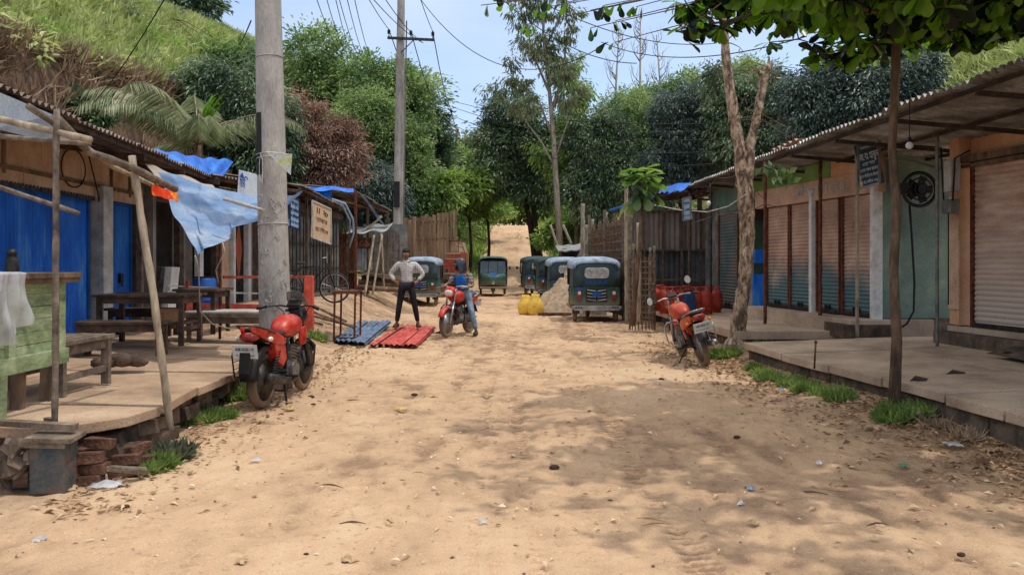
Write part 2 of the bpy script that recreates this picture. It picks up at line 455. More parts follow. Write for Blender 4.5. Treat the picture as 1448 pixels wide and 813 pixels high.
mr = nt.nodes.new('ShaderNodeMapRange'); mr.inputs[1].default_value = .3; mr.inputs[2].default_value = .62; mr.inputs[3].default_value = 0; mr.inputs[4].default_value = .85; L(sx.outputs[2], mr.inputs[0])
hz = nt.nodes.new('ShaderNodeMix'); hz.data_type = 'RGBA'; L(mr.outputs[0], hz.inputs[0]); L(mx.outputs[2], hz.inputs[6]); hz.inputs[7].default_value = (9.4, 9.1, 8.9, 1)  # overhead sky, out of view, whitened and brightened to fill the shade
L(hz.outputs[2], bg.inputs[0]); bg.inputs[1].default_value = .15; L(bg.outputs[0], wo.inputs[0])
scene.view_settings.view_transform = 'Standard'; scene.view_settings.look = 'None'; scene.view_settings.exposure = 0
# ================================================================== ground
def ground_mesh():
    def axis(pieces):
        out = []
        for a, b, n in pieces: out += list(np.linspace(a, b, n, endpoint=False))
        out.append(pieces[-1][1]); return np.array(out)
    xs = axis([(-300, -60, 14), (-60, -30, 20), (-30, -8, 66), (-8, -5, 30), (-5, 5.2, 380), (5.2, 14, 40), (14, 45, 50), (45, 300, 16)])
    ys = axis([(-60, 2, 14), (2, 4, 20), (4, 13, 400), (13, 20, 130), (20, 50, 180), (50, 90, 90), (90, 700, 26)])
    X, Y = np.meshgrid(xs, ys); Z = G(X, Y)
    near = S(-7, -4.5, X)*(1-S(5, 8, X))*(1-S(30, 60, Y))
    d = (fbm(X*1.3, Y*1.3, 3, 4)-.5)*.06+(fbm(X*7, Y*7, 9, 4)-.5)*.035+(fbm(X*26, Y*26, 12, 2)-.5)*.012*(1-S(10, 14, Y))
    # tyre tracks: (x at y=4, slope, curve, width, depth, tread)
    tone = fbm(X*.7, Y*.5, 31, 4)*.6+fbm(X*4, Y*3, 37, 4)*.4
    Zt = np.zeros_like(Z); tone_t = np.zeros_like(Z)
    tracks = [(.05, .02, .0015, .05, .012, 1), (.55, .05, -.002, .09, .012, 1), (-1.5, .03, .001, .11, .01, 0), (-.75, .02, .0, .12, .01, 0), (1.1, -.03, .003, .08, .016, 1), (1.9, -.05, .002, .1, .012, 0), (-.35, .01, .003, .04, .012, 1), (2.6, -.12, .003, .09, .01, 0)]
    tracks = [(a_, b_, c_, d_, e_*1.7, f_) for (a_, b_, c_, d_, e_, f_) in tracks]
    for i, (x0, sl_, cv, wd, dp, tr) in enumerate(tracks):
        dx = X-(x0+sl_*(Y-4)+cv*(Y-4)**2+.12*np.sin(Y*.5+i*2))
        m = np.exp(-(dx/wd)**2)*(.2+.9*S(.42, .62, fbm(Y*.8, Y*0+i*3.3, 50+i)))
        Zt -= m*dp
        Zt += np.exp(-((np.abs(dx)-wd*1.5)/(.35*wd))**2)*dp*.3
        if tr:
            tread = np.sign(np.sin(Y*2*PI/.085+np.abs(dx)*30)); Zt += m*.007*tread; tone_t = tone_t+m*.16*tread*(1-S(9, 13, Y))  # light and dark tread bars painted into tone as relief shading
        tone = tone-m*.11  # track grooves darkened in colour to stand in for shade
    rough = (fbm(X*7, Y*7, 9, 4)-.5)*(.35+.9*S(9, 13, Y)*(1-S(24, 34, Y)))+(fbm(X*18, Y*9, 19, 3)-.5)*.35  # relief noise reused as tone, so hollows carry painted shade
    tone = tone+tone_t+rough*.45
    hoof = (fbm(X*3.2, Y*2.6, 91, 2) > .56)*S(.5, .7, vnoise(X*11, Y*9, 93))
    d = d-.018*hoof*(1+.8*S(9, 12, Y)); tone = tone-.06*hoof  # print hollows darkened in tone as well, shade put into colour
    Z = Z+near*(d*S(2, 6, Y+2)+Zt)
    Z = Z+S(12.6, 13.2, -X)*(1-S(14.8, 15.5, -X))*S(12, 18, Y)*(fbm(Y*1.2, X*1.2, 61, 4)-.5)*1.3
    V = np.stack([X, Y, Z], 2).reshape(-1, 3)
    ny, nx = X.shape
    idx = np.arange(ny*nx).reshape(ny, nx)
    Fc = np.stack([idx[:-1, :-1], idx[:-1, 1:], idx[1:, 1:], idx[1:, :-1]], 2).reshape(-1, 4)
    m, nt, b, out = _nodes('bare_earth'); L = nt.links.new
    me = np_mesh('ground', V, Fc, m, 4, True)
    at = me.attributes.new('tone', 'FLOAT', 'POINT'); at.data.foreach_set('value', tone.ravel().astype(np.float32))
    # vegetation mask: hills and banks
    hillm = np.maximum(S(8.5, 10, -X)*S(14, 18, Y), S(10, 12, X)*S(16, 22, Y))
    hw = 4.6-2.5*S(38, 48, Y)+.5*(fbm(Y*.5, X*.2, 8)-.5)
    hillm = np.maximum(hillm, S(36, 42, Y)*S(0, .8, np.abs(X-.3)-hw))
    wv = .9*(fbm(Y*.35, Y*0+3, 5)-.5)
    cut = S(12.4, 13.1, -X+wv)*(1-S(14.2, 14.8, -X+wv))*(1-S(36, 44, Y))
    hillm = np.clip(hillm-cut, 0, 1)
    a2 = me.attributes.new('veg', 'FLOAT', 'POINT'); a2.data.foreach_set('value', hillm.ravel().astype(np.float32))
    # litter-stained darker edges
    side = np.maximum(S(2.6, 4.2, X)*(1-S(12, 18, Y)), .8*S(2.6, 3.6, -X)*(1-S(20, 24, Y)))*.8
    side = np.maximum(side, .8*S(11, 15, Y)*(1-S(34, 42, Y))*S(.38, .56, fbm(X*.6, Y*.35, 77)))
    side = np.maximum(side, .6*S(.3, 2.2, X)*(1-S(7, 9, Y))*S(.42, .6, fbm(X*.9, Y*1.3, 79)))  # patchy browner tone over the near right of the road
    side = np.maximum(side, 1.0*cut)
    a3 = me.attributes.new('dirt', 'FLOAT', 'POINT'); a3.data.foreach_set('value', side.ravel().astype(np.float32))
    a4 = me.attributes.new('cut', 'FLOAT', 'POINT'); a4.data.foreach_set('value', np.clip(cut, 0, 1).ravel().astype(np.float32))
    def attr(n):
        a = nt.nodes.new('ShaderNodeAttribute'); a.attribute_name = n; return a.outputs['Fac']
    tcn = nt.nodes.new('ShaderNodeTexCoord')
    def noi(s, d=5, r=.6):
        n = nt.nodes.new('ShaderNodeTexNoise'); n.inputs['Scale'].default_value = s; n.inputs['Detail'].default_value = d; n.inputs['Roughness'].default_value = r
        L(tcn.outputs['Object'], n.inputs[0]); return n.outputs[0]
    r1 = _ramp(nt, [(144, 117, 93), (179, 149, 119), (191, 160, 128), (198, 170, 138)], .25, .7); L(attr('tone'), r1.inputs[0])
    def mixc(f, a, bcol, mode='MIX'):
        x = nt.nodes.new('ShaderNodeMix'); x.data_type = 'RGBA'; x.blend_type = mode
        if isinstance(f, float): x.inputs[0].default_value = f
        else: L(f, x.inputs[0])
        L(a, x.inputs[6])
        if isinstance(bcol, tuple): x.inputs[7].default_value = (*lin(bcol), 1)
        else: L(bcol, x.inputs[7])
        return x.outputs[2]
    def thr(src, a, b_):
        x = nt.nodes.new('ShaderNodeMapRange'); L(src, x.inputs[0]); x.inputs[1].default_value = a; x.inputs[2].default_value = b_; return x.outputs[0]
    def mul(a, bv):
        x = nt.nodes.new('ShaderNodeMath'); x.operation = 'MULTIPLY'; L(a, x.inputs[0])
        if isinstance(bv, float): x.inputs[1].default_value = bv
        else: L(bv, x.inputs[1])
        return x.outputs[0]
    c = r1.outputs[0]
    c = mixc(mul(attr('dirt'), thr(noi(3.5), .3, .65)), c, (112, 92, 76))
    c = mixc(mul(thr(noi(14, 6, .7), .56, .68), .5), c, (128, 100, 78))
    c = mixc(mul(thr(noi(60, 3), .6, .68), .5), c, (214, 186, 150))
    c = mixc(mul(thr(noi(90, 2), .64, .7), .55), c, (92, 72, 58))
    vegc = _ramp(nt, [(58, 62, 34), (92, 96, 50), (120, 112, 66)], .35, .65); L(noi(1.2), vegc.inputs[0])
    c = mixc(attr('cut'), c, (112, 88, 70))
    c = mixc(mul(attr('cut'), thr(noi(2.2), .45, .6)), c, (76, 62, 50))
    c = mixc(attr('veg'), c, vegc.outputs[0])
    c = mixc(.25, c, noi(120, 2), 'OVERLAY')
    L(c, b.inputs['Base Color']); b.inputs['Roughness'].default_value = .95; b.inputs['Specular IOR Level'].default_value = .15
    bp = nt.nodes.new('ShaderNodeBump'); bp.inputs['Strength'].default_value = .5; bp.inputs['Distance'].default_value = .015; L(noi(45, 6, .7), bp.inputs['Height']); L(bp.outputs[0], b.inputs['Normal'])
    o = link_mesh('ground', me); tag(o, kind='structure'); return o
ground_mesh()
# ================================================================== foliage materials
lf_grass = leafmat('hill_grass', (128, 140, 84), (170, 182, 116), (212, 214, 160), .9, .3)
lf_dead = leafmat('dead_grass', (108, 88, 70), (150, 126, 102), (186, 164, 138), .5, .15, .8)
lf_dark = leafmat('dark_leaves', (46, 66, 54), (90, 114, 82), (158, 172, 136), .5, .25, .33)
lf_teal = leafmat('bluish_dark_leaves', (44, 60, 60), (78, 98, 90), (140, 152, 138), .5, .2, .3)
lf_mid = leafmat('mid_green_leaves', (66, 90, 60), (112, 138, 84), (174, 188, 130), .5, .35)
lf_light = leafmat('light_green_leaves', (84, 112, 56), (124, 150, 80), (166, 184, 112), .5, .4)
lf_olive = leafmat('olive_leaves', (86, 98, 72), (122, 132, 98), (156, 162, 126), .5, .35)  # lightened so far trees carry their haze in the leaf colour
lf_brown = leafmat('withered_brown_leaves', (104, 80, 70), (150, 120, 104), (190, 162, 144), .6, .15, .8)
lf_palm = leafmat('palm_leaflets', (92, 108, 74), (142, 152, 116), (198, 198, 172), 1.0, .3)
lf_palmnew = leafmat('young_palm_leaflets', (70, 108, 26), (104, 146, 40), (130, 168, 60), 1.0, .4)
lf_almond = leafmat('broad_glossy_leaves', (9, 17, 16), (22, 42, 24), (108, 152, 46), 1.6, .42, .28, isl=.8)  # bright and near-black leaf tones paint in backlighting at random
lf_weed = leafmat('weed_leaves', (84, 104, 56), (114, 138, 74), (156, 168, 104), 3, .4)
lf_purple = leafmat('purplish_weed_leaves', (60, 66, 52), (92, 96, 80), (122, 124, 100), 3, .3)
m_bark = mat('bark', [(60, 48, 38), (96, 78, 62), (132, 110, 90)], 9, .95, bump=.8, bscale=30, stretch=(1, 1, .3))
m_barkr = mat('flaking_bark', [(52, 42, 36), (104, 86, 70), (172, 148, 124), (208, 188, 166)], 13, .95, bump=1.0, bscale=40, stretch=(1, 1, .45), dist=.6)
m_barkdk = mat('dark_bark', [(28, 22, 19), (52, 42, 35), (80, 66, 56)], 9, .95, bump=.8, bscale=30, stretch=(1, 1, .3))
m_barkpale = mat('pale_bark', [(104, 94, 84), (140, 130, 116), (168, 158, 144)], 7, .9, bump=.4, bscale=30, stretch=(1, 1, .3))

# hill grass (stuff)
def hill_grass():
    rng = np.random.default_rng(5)
    V = []; Fs = []; nb = 0
    def tufts(name, x, y, nbl, Lm, Wm, m, label, spread=.35):
        z = G(x, y)
        n = len(x)
        pos = np.repeat(np.stack([x, y, z-.03], 1), nbl, 0)
        pos[:, :2] += rng.normal(0, spread*.35, (n*nbl, 2))
        ax = rng.normal(size=(n*nbl, 3))*.75+np.array([0, 0, 1.0])
        nr = rng.normal(size=(n*nbl, 3))+np.array([.3, -.6, .2])
        L_ = Lm*(.5+.9*rng.random(n*nbl))
        Vv, Ff = leaf_geo(pos, ax, nr, L_, np.full(n*nbl, Wm)*(.6+.8*rng.random(n*nbl)), .1, .45)
        me = np_mesh(name, Vv, Ff, m); o = link_mesh(name, me); tag(o, label, 'grass', kind='stuff')
    def cutm(x, y):
        w = .9*(fbm(y*.35, y*0+3, 5)-.5); xx = -x+w
        return S(12.6, 13.1, xx)*(1-S(14.1, 14.5, xx))*(1-S(36, 44, y))
    n = 30000
    x = rng.uniform(-32, -9.5, n); y = rng.uniform(16, 66, n)
    k = (rng.random(n) > cutm(x, y)*1.2) & (-x/y < .70) & (-x/y > .22); x = x[k]; y = y[k]
    dead = (S(14.0, 14.3, -x)*(1-S(14.6, 15.4, -x))*(1-S(34, 42, y)) > .35+rng.random(len(x))*1.0) | (fbm(x*.3, y*.3, 88) > .74)
    tufts('hill_grass', x[~dead], y[~dead], 8, .8, .1, lf_grass, 'pale green grass covering the hillside above the left shops')
    tufts('dry_hill_grass', x[dead], y[dead], 12, .7, .05, lf_dead, 'dry brown grass hanging along the earth cutting of the hillside')
    n = 520; y = rng.uniform(18, 42, n); w_ = .9*(fbm(y*.35, y*0+3, 5)-.5); x = -(rng.uniform(13.4, 14.9, n)-w_)
    tufts('dry_hill_grass', x, y, 12, .75, .045, lf_dead, 'withered tufts clinging to the upper face of the earth cutting')
    n = 1300; y = rng.uniform(18, 34, n); x = -rng.uniform(11.5, 13.2, n)
    tufts('hill_grass', x, y, 8, .6, .08, lf_grass, 'green growth at the foot of the earth cutting')
    n = 9000
    x = rng.uniform(13, 40, n); y = rng.uniform(26, 60, n); k = (x/y > .40) & (x/y < .70); 
    tufts('right_hill_grass', x[k], y[k], 8, .8, .09, lf_grass, 'pale green growth on the hillside above the right roof')
    # scrub masses on the slope
    nb_ = 520; bx_ = rng.uniform(-30, -12.5, nb_); by_ = rng.uniform(18, 62, nb_); bz_ = G(bx_, by_)
    k = (-bx_/by_ < .72) & (-bx_/by_ > .24) & ((cutm(bx_, by_) < .3) | (rng.random(nb_) < .3)); bx_, by_, bz_ = bx_[k], by_[k], bz_[k]
    for j, (lf_, nm_, lab_) in enumerate([(lf_light, 'hillside_scrub', 'light green scrub dotted over the left hillside'), (lf_grass, 'hillside_scrub', 'pale yellowish scrub dotted over the left hillside'), (lf_olive, 'hillside_scrub', 'greyish scrub dotted over the left hillside')]):
        q = np.arange(len(bx_)) % 3 == j; rr_ = rng.uniform(.35, 1.1, q.sum())
        V_, F_ = crown_leaves(np.stack([bx_[q], by_[q], bz_[q]+rr_*.3, rr_, rr_, rr_*.8], 1), 9000, .26, .1, .3, .1, rng, .3, q.sum()*6)
        o_ = link_mesh(nm_, np_mesh(nm_, V_, F_, lf_)); tag(o_, lab_, 'scrub', kind='stuff')
    # road banks
    n = 9000
    x = rng.uniform(-7, 7, n); y = rng.uniform(34, 80, n)
    hw = 4.6-2.5*S(38, 48, y); k = (np.abs(x-.3) > hw+.15+.5*(fbm(y*.5, x*.2, 8)-.5)) & (y > 36); 
    tufts('bank_grass', x[k], y[k], 7, .42, .06, lf_light, 'bright green weeds on the banks beside the climbing road', .4)
hill_grass()
# trees
def tree(name, label, px, D, blobs, n, lf, bark, L=.3, W=.12, clump=.4, droop=.5, trunk_r=.16, group=None, cat='tree', base=None, limbs=7, lean=0, inner=.3, seed=1, trunks=None, nclump=None):
    """blobs given in picture units (px, py, rx, ry) at depth D (+ offset)"""
    rng = np.random.default_rng(seed+int(px)*7)
    k = F/D
    X = (px-724)/k; Y = D
    z0 = g1(X, Y) if base is None else base
    t = thing(name, label, cat, (X, Y, z0-.1), group=group)
    bl = []
    for b in blobs:
        dd = b[4] if len(b) > 4 else 0
        p = P(b[0], b[1], D+dd); r = b[2]/k; rz = b[3]/k
        bl.append((p.x-X, p.y-Y, p.z-z0+.1, r, (r+rz)/2*.85, rz))
    mb = MB()
    cz = [b[2] for b in bl]; top = max(cz)
    zlow = min(b[2]-b[5]*.4 for b in bl)
    if trunks is None:
        fork = Vector((lean*.5, 0, max(zlow*.8, 1.0)))
        pts = [Vector((0, 0, 0)), Vector((rng.normal()*.08+lean*.2, 0, fork.z*.5)), fork]
        mb.tube(pts, [trunk_r*1.25, trunk_r, trunk_r*.8], 10)
        for i in range(limbs):
            b = bl[i % len(bl)]
            e = Vector((b[0]+rng.normal()*b[3]*.45, b[1]+rng.normal()*b[4]*.4, b[2]+rng.normal()*b[5]*.35))
            mid = fork.lerp(e, .5)+Vector((rng.normal()*.25, rng.normal()*.25, rng.random()*.3))
            mb.tube([fork-Vector((0, 0, .15)), fork.lerp(mid, .5)+Vector((rng.normal()*.1, 0, .1)), mid, e], [trunk_r*.6, trunk_r*.45, trunk_r*.3, trunk_r*.1], 7)
    else:
        for tr in trunks:
            pts = [P(a[0], a[1], D)-Vector((X, Y, z0-.1)) for a in tr[0]]
            mb.tube(pts, [r/k for r in tr[1]], 9)
    mb.build('trunk', bark, t, smooth=True, local=True)
    V, Fc = crown_leaves(bl, n, L, W, clump, droop, rng, inner, nclump)
    link_mesh('crown', np_mesh('crown', V, Fc, lf), t)
    return t
gt = 'trees crowding the slopes behind the left shops'
tree('broadleaf_tree', 'tall round dark green tree just left of the second concrete pole', 470, 50, [(445, 85, 48, 50), (430, 120, 55, 55, 2), (495, 120, 50, 40), (540, 130, 55, 45, -2), (585, 150, 40, 55, -2), (600, 100, 0.1, .1), (460, 160, 70, 55), (520, 190, 70, 50, -1)], 46000, lf_mid, m_barkdk, .27, .11, .62, .4, seed=2, group=gt)
tree('broadleaf_tree', 'dark spreading tree behind the lone middle concrete pole', 560, 54, [(560, 130, 45, 40), (600, 190, 35, 60), (615, 240, 32, 60), (575, 200, 50, 60)], 26000, lf_dark, m_barkdk, .27, .11, .62, .4, seed=3, group=gt)
tree('withered_tree', 'rounded tree with withered brown leaves behind the first concrete pole', 455, 36, [(440, 205, 58, 55), (410, 165, 38, 35), (480, 215, 40, 45), (450, 245, 60, 35), (400, 230, 40, 50)], 30000, lf_brown, m_barkdk, .21, .06, .4, .7, seed=4)
tree('mango_tree', 'dark mango tree with drooping leaves left of the first pole', 335, 34, [(335, 140, 62, 60), (290, 120, 55, 38), (372, 190, 50, 70), (250, 140, 45, 30), (300, 175, 60, 40), (385, 240, 35, 50)], 38000, lf_dark, m_barkdk, .24, .065, .38, .9, seed=5)
tree('mango_tree', 'bluish dark tree squeezed between the brown withered tree and green trees', 530, 40, [(515, 270, 50, 50), (470, 285, 50, 40), (545, 300, 35, 45), (430, 250, 22, 60, -3)], 22000, lf_teal, m_barkdk, .24, .065, .38, .9, seed=6)
tree('broadleaf_tree', 'sunlit green tree whose leaves reach the middle concrete pole', 555, 44, [(520, 170, 50, 42), (560, 205, 45, 40), (590, 250, 35, 48), (545, 240, 45, 40), (600, 300, 25, 40)], 30000, lf_mid, m_barkdk, .22, .08, .45, .6, seed=7, group=gt)
tree('hilltop_tree', 'small loose tree standing alone on the hill crest', 275, 56, [(262, 14, 26, 15), (290, 8, 22, 16), (272, -8, 30, 16), (245, 4, 10, 10)], 2300, lf_dark, m_barkdk, .45, .15, .7, .4, seed=8, limbs=6, inner=.1, trunk_r=.12)
tree('bush', 'yellow green bush in the gap where the power line leaves', 655, 60, [(655, 265, 34, 35), (640, 240, 22, 35), (672, 235, 22, 25), (660, 300, 40, 30), (690, 290, 25, 30)], 14000, lf_light, m_bark, .27, .11, .5, .4, seed=9, cat='bush', trunk_r=.08)
tree('distant_tree', 'hazy tree low between the two hillsides', 665, 95, [(660, 215, 40, 22), (690, 210, 30, 20), (640, 225, 30, 30), (700, 240, 40, 40), (740, 235, 40, 40)], 9000, lf_olive, m_bark, .6, .3, 1.3, .3, seed=10)
tree('distant_tree', 'light green thicket closing the top of the road', 725, 84, [(715, 300, 30, 18), (750, 295, 28, 20), (690, 285, 28, 25), (725, 270, 35, 25), (770, 290, 30, 30)], 9000, lf_light, m_bark, .45, .2, .9, .3, seed=11)
# small roadside trees on the left bank
gr_ = 'slender roadside trees on the left bank'
for i, (px, lab) in enumerate([(627, 'slender roadside tree nearest the wooden fence on the left bank'), (664, 'slender leaning roadside tree in the middle of the left bank'), (690, 'short roadside tree at the edge of the climbing road')]):
    tree('roadside_tree', lab, px, 44+i*3, [(px, 275-6*i, 24, 20), (px+10, 255, 18, 18), (px-14, 290, 16, 16)], 2600, lf_light, m_barkdk, .3, .13, .45, .5, seed=20+i, group=gr_, trunk_r=.09, limbs=4)
# centre and right
tree('eucalyptus_tree', 'tall thin tree with pale trunk and sparse drooping foliage against the sky', 786, 40,
     [(735, 120, 26, 14), (722, 95, 16, 16), (760, 60, 30, 26), (800, 30, 28, 30), (770, 0, 34, 26), (740, 20, 22, 22), (790, 90, 30, 30), (745, 150, 30, 16), (700, 130, 12, 10), (800, 130, 26, 30), (760, -40, 40, 30), (720, -20, 25, 20)], 9500, lf_olive, m_barkpale, .26, .065, .36, 1.5, seed=30, inner=.5,
     trunks=[([(792, 350), (788, 290), (783, 200), (776, 120), (768, 50), (772, -60)], [4.6, 4.2, 3.4, 2.6, 2, 1]), ([(783, 200), (765, 150), (740, 125), (715, 100)], [1.9, 1.4, 1, .5]), ([(780, 160), (795, 110), (802, 50), (806, 10)], [2, 1.5, 1, .5]), ([(778, 135), (755, 80), (742, 30), (725, -20)], [1.8, 1.3, .9, .5]), ([(786, 240), (768, 205), (735, 160), (702, 135)], [1.7, 1.3, .9, .5]), ([(770, 70), (790, 30), (800, -10)], [2, 1.2, .6]), ([(785, 225), (800, 180), (815, 140)], [1.6, 1.1, .5])])
tree('light_leaved_tree', 'light green feathery tree beside the thin pale trunk', 815, 43, [(812, 130, 24, 34), (815, 175, 30, 34), (800, 220, 34, 26), (825, 220, 22, 30), (770, 215, 22, 20), (805, 95, 16, 22), (790, 250, 20, 14)], 9500, lf_light, m_bark, .24, .08, .4, 1.2, seed=31, inner=.4, trunk_r=.12)
tree('broadleaf_tree', 'round dark green tree right of the sky gap with two thin trunks', 752, 48, [(725, 165, 40, 35), (700, 200, 28, 35), (745, 205, 45, 40), (705, 245, 32, 35), (760, 260, 40, 35), (790, 200, 30, 40)], 30000, lf_dark, m_barkdk, .25, .09, .48, .6, seed=32, trunks=[([(757, 372), (750, 320), (738, 260), (730, 200)], [4.5, 4, 3, 2]), ([(764, 370), (757, 320), (752, 270), (757, 220)], [5, 4, 3, 2])])
gr2 = 'dark trees massed behind the right shops'
spec = [(845, 42, [(830, 200, 35, 45), (860, 190, 35, 40), (840, 270, 50, 50), (870, 240, 40, 45)], lf_dark, 'dark tree behind the bamboo mat pens'),
        (905, 44, [(900, 165, 40, 42), (880, 210, 40, 50), (930, 200, 40, 50), (905, 260, 50, 50)], lf_mid, 'dark tree behind the big leaved sapling, below the bare poles'),
        (965, 40, [(955, 170, 40, 45), (990, 160, 35, 42), (975, 220, 50, 50), (940, 250, 40, 40)], lf_teal, 'dark tree filling the space left of the forked trunk'),
        (1075, 38, [(1040, 150, 40, 45), (1080, 135, 40, 40), (1060, 200, 60, 45), (1110, 170, 40, 50), (1020, 120, 30, 30)], lf_dark, 'dark tree seen through the fork of the bare trunk'),
        (1165, 34, [(1140, 140, 42, 45), (1180, 125, 45, 45), (1160, 180, 55, 40), (1210, 160, 45, 45)], lf_teal, 'dark tree above the pale roof sheet on the right'),
        (1275, 33, [(1250, 120, 42, 45), (1290, 110, 35, 38), (1225, 150, 40, 40), (1310, 95, 22, 25), (1280, 150, 50, 35)], lf_teal, 'bluish dark tree right of the sapling stem')]
for i, (px, D, bl, lf, lab) in enumerate(spec):
    tree('mango_tree', lab, px, D, bl, 27000, lf, m_barkdk, .21, .065, .4, .8, seed=40+i, group=gr2)
tree('broadleaf_tree', 'olive green tree topping the dark trees beneath the bare poles', 990, 50, [(900, 145, 35, 22), (940, 140, 35, 22), (990, 125, 45, 26), (1050, 110, 45, 30), (870, 165, 30, 26)], 17000, lf_mid, m_barkdk, .24, .08, .55, .6, seed=51)
tree('bush', 'bright shrub at the right foot of the climbing road', 800, 46, [(790, 330, 20, 22), (812, 320, 20, 24), (830, 340, 16, 20), (775, 340, 12, 14)], 3500, lf_light, m_bark, .28, .12, .4, .3, seed=52, cat='bush', trunk_r=.05)
tree('bush', 'dark leafy shrub growing on the earth cutting above the blue shop', 115, 25, [(95, 148, 22, 18), (118, 158, 26, 16), (140, 165, 20, 14), (85, 165, 18, 12)], 3600, lf_dark, m_bark, .26, .09, .3, .1, seed=53, cat='bush', trunk_r=.05)
tree('bush', 'rounded scrub halfway up the green hillside', 235, 44, [(225, 75, 26, 14), (260, 85, 24, 14), (300, 80, 26, 18), (340, 85, 22, 20)], 5000, lf_mid, m_bark, .35, .12, .5, .3, seed=54, cat='bush', trunk_r=.05)
tree('bush', 'dark scrub patch near the top left of the hillside', 90, 40, [(80, 8, 26, 12), (120, 4, 20, 10), (150, 22, 18, 9)], 2600, lf_dark, m_bark, .35, .1, .5, .3, seed=55, cat='bush', trunk_r=.05)
tree('bush', 'undergrowth behind the middle shops under the withered tree', 600, 52, [(600, 330, 45, 30), (560, 320, 40, 30), (645, 330, 30, 25)], 5000, lf_mid, m_bark, .3, .1, .5, .3, seed=56, cat='bush', trunk_r=.05)
for i, (px, py, w_, D, lf, lab) in enumerate([(30, 40, 24, 34, lf_light, 'light green shrub low on the left hillside'), (165, 62, 22, 38, lf_olive, 'olive shrub in the middle of the hillside grass'), (205, 30, 18, 46, lf_light, 'light green shrub just below the hill crest'), (310, 100, 26, 46, lf_light, 'pale shrub above the dark mango tree'), (350, 75, 22, 52, lf_mid, 'green shrub at the right end of the hill crest'), (255, 52, 16, 52, lf_olive, 'shrub under the lone hilltop tree'), (20, 105, 16, 25, lf_light, 'green shrub at the lip of the earth cutting')]):
    tree('shrub', lab, px, D, [(px, py, w_, w_*.5), (px+w_, py+6, w_*.8, w_*.4), (px-w_*.8, py+8, w_*.7, w_*.4)], 1800, lf, m_barkdk, .3, .11, .5, .1, seed=120+i, cat='shrub', trunk_r=.03, group='shrubs on the left hillside', nclump=90)
# bare trees
for i, (px, h, lab) in enumerate([(868, 40, 'leftmost of the three bare thin trees'), (905, 25, 'middle of the three bare thin trees'), (938, 50, 'rightmost of the three bare thin trees')]):
    rng = np.random.default_rng(90+i); D = 52; k = F/D
    base = P(px, 180, D); z0 = g1(base.x, D)
    t = thing('bare_tree', lab+' against the sky above the dark trees', 'tree', (base.x, D, z0), group='bare thin trees on the skyline')
    mb = MB(); top = P(px+rng.normal()*4, h, D)
    mb.tube([(base.x, D, z0), tuple(base), tuple(top)], [.13, .1, .03], 6)
    for q in range(16):
        s = rng.random(); a = base.lerp(top, .15+.8*s); sd_ = rng.choice([-1, 1])
        Lb = (1.6-s)*(.8+.6*rng.random())
        b = a+Vector((sd_*Lb*.45, rng.normal()*.2, Lb)); mb.tube([a, a.lerp(b, .5)+Vector((sd_*.12, 0, -.1)), b], [.035, .022, .008], 5)
        for qq in range(2):
            c_ = a.lerp(b, .4+.3*qq); mb.tube([c_, c_+Vector((rng.normal()*.35, 0, .5+.3*rng.random()))], [.015, .005], 4)
    mb.build('trunk', m_barkpale, t, smooth=True)
# coconut palm
def palm(px, py, D, label, nf=17, Lf=3.2, seed=3):
    rng = np.random.default_rng(seed); c = P(px, py, D); z0 = g1(c.x, D)
    t = thing('coconut_palm', label, 'palm tree', (c.x, D, z0))
    MB().tube([(c.x, D, z0), (c.x+.1, D, (z0+c.z)/2), tuple(c)], [.2, .15, .13], 10).build('trunk', m_bark, t, smooth=True)
    for i in range(nf):
        az = 2*PI*i/nf*1.0+rng.normal()*.25; el = math.radians(rng.choice([62, 40, 20]) + rng.normal()*8) if i > 3 else math.radians(74+3*i)
        L_ = Lf*(.8+.35*rng.random()) * (1 if i > 3 else .5)
        new = i <= 3
        pts = []; p = np.array(c); d_el = el
        nseg = 22
        for s in range(nseg+1):
            pts.append(p.copy()); p = p+np.array([math.cos(az)*math.cos(d_el), math.sin(az)*math.cos(d_el), math.sin(d_el)])*L_/nseg
            d_el -= (.058 if not new else .02)*(.6+s/nseg)
        pts = np.array(pts)
        fo = MB().tube([tuple(q) for q in pts[::2]], [max(.006, .028*(1-j/11.5)) for j in range(len(pts[::2]))], 6).build('frond', m_bamboo, t, smooth=True)
        n = 64; tt = np.linspace(.1, 1, n); ii = tt*(nseg-1e-3); i0 = ii.astype(int); fr = (ii-i0)[:, None]
        ps = pts[i0]*(1-fr)+pts[np.minimum(i0+1, nseg)]*fr; tg = unit(pts[np.minimum(i0+1, nseg)]-pts[i0])
        sd_ = unit(np.cross(tg, np.array([0, 0, 1.0])))
        Vs = []; Fs = []
        for sg in (-1, 1):
            ax = tg*(.55 if not new else 1.5)+sd_*sg*.9*(1 if not new else .5)+np.array([0, 0, (-.8 if not new else .2)])+rng.normal(size=(n, 3))*.1
            ln = (.62*np.sin(np.clip(tt*1.1+.12, 0, 1)*PI*.85)+.12)*L_/2.7
            V, Fc = leaf_geo(ps, ax, np.tile(np.array([[0, 0, 1.0]]), (n, 1))+sd_*.3*sg, ln, np.full(n, .027), .15, .4)
            Fs.append(Fc+sum(len(v) for v in Vs)); Vs.append(V)
        Mi = np.array(WM[t.name].inverted())
        V = np.concatenate(Vs); V = V-np.array([c.x, D, z0])
        link_mesh('leaflets', np_mesh('leaflets', V, np.concatenate(Fs), lf_palmnew if new else lf_palm), fo)
palm(280, 206, 24, 'young coconut palm with pale drooping fronds rising behind the left roofs')
# ================================================================== LEFT SIDE
def lerp(a, b, t): return a+(b-a)*t
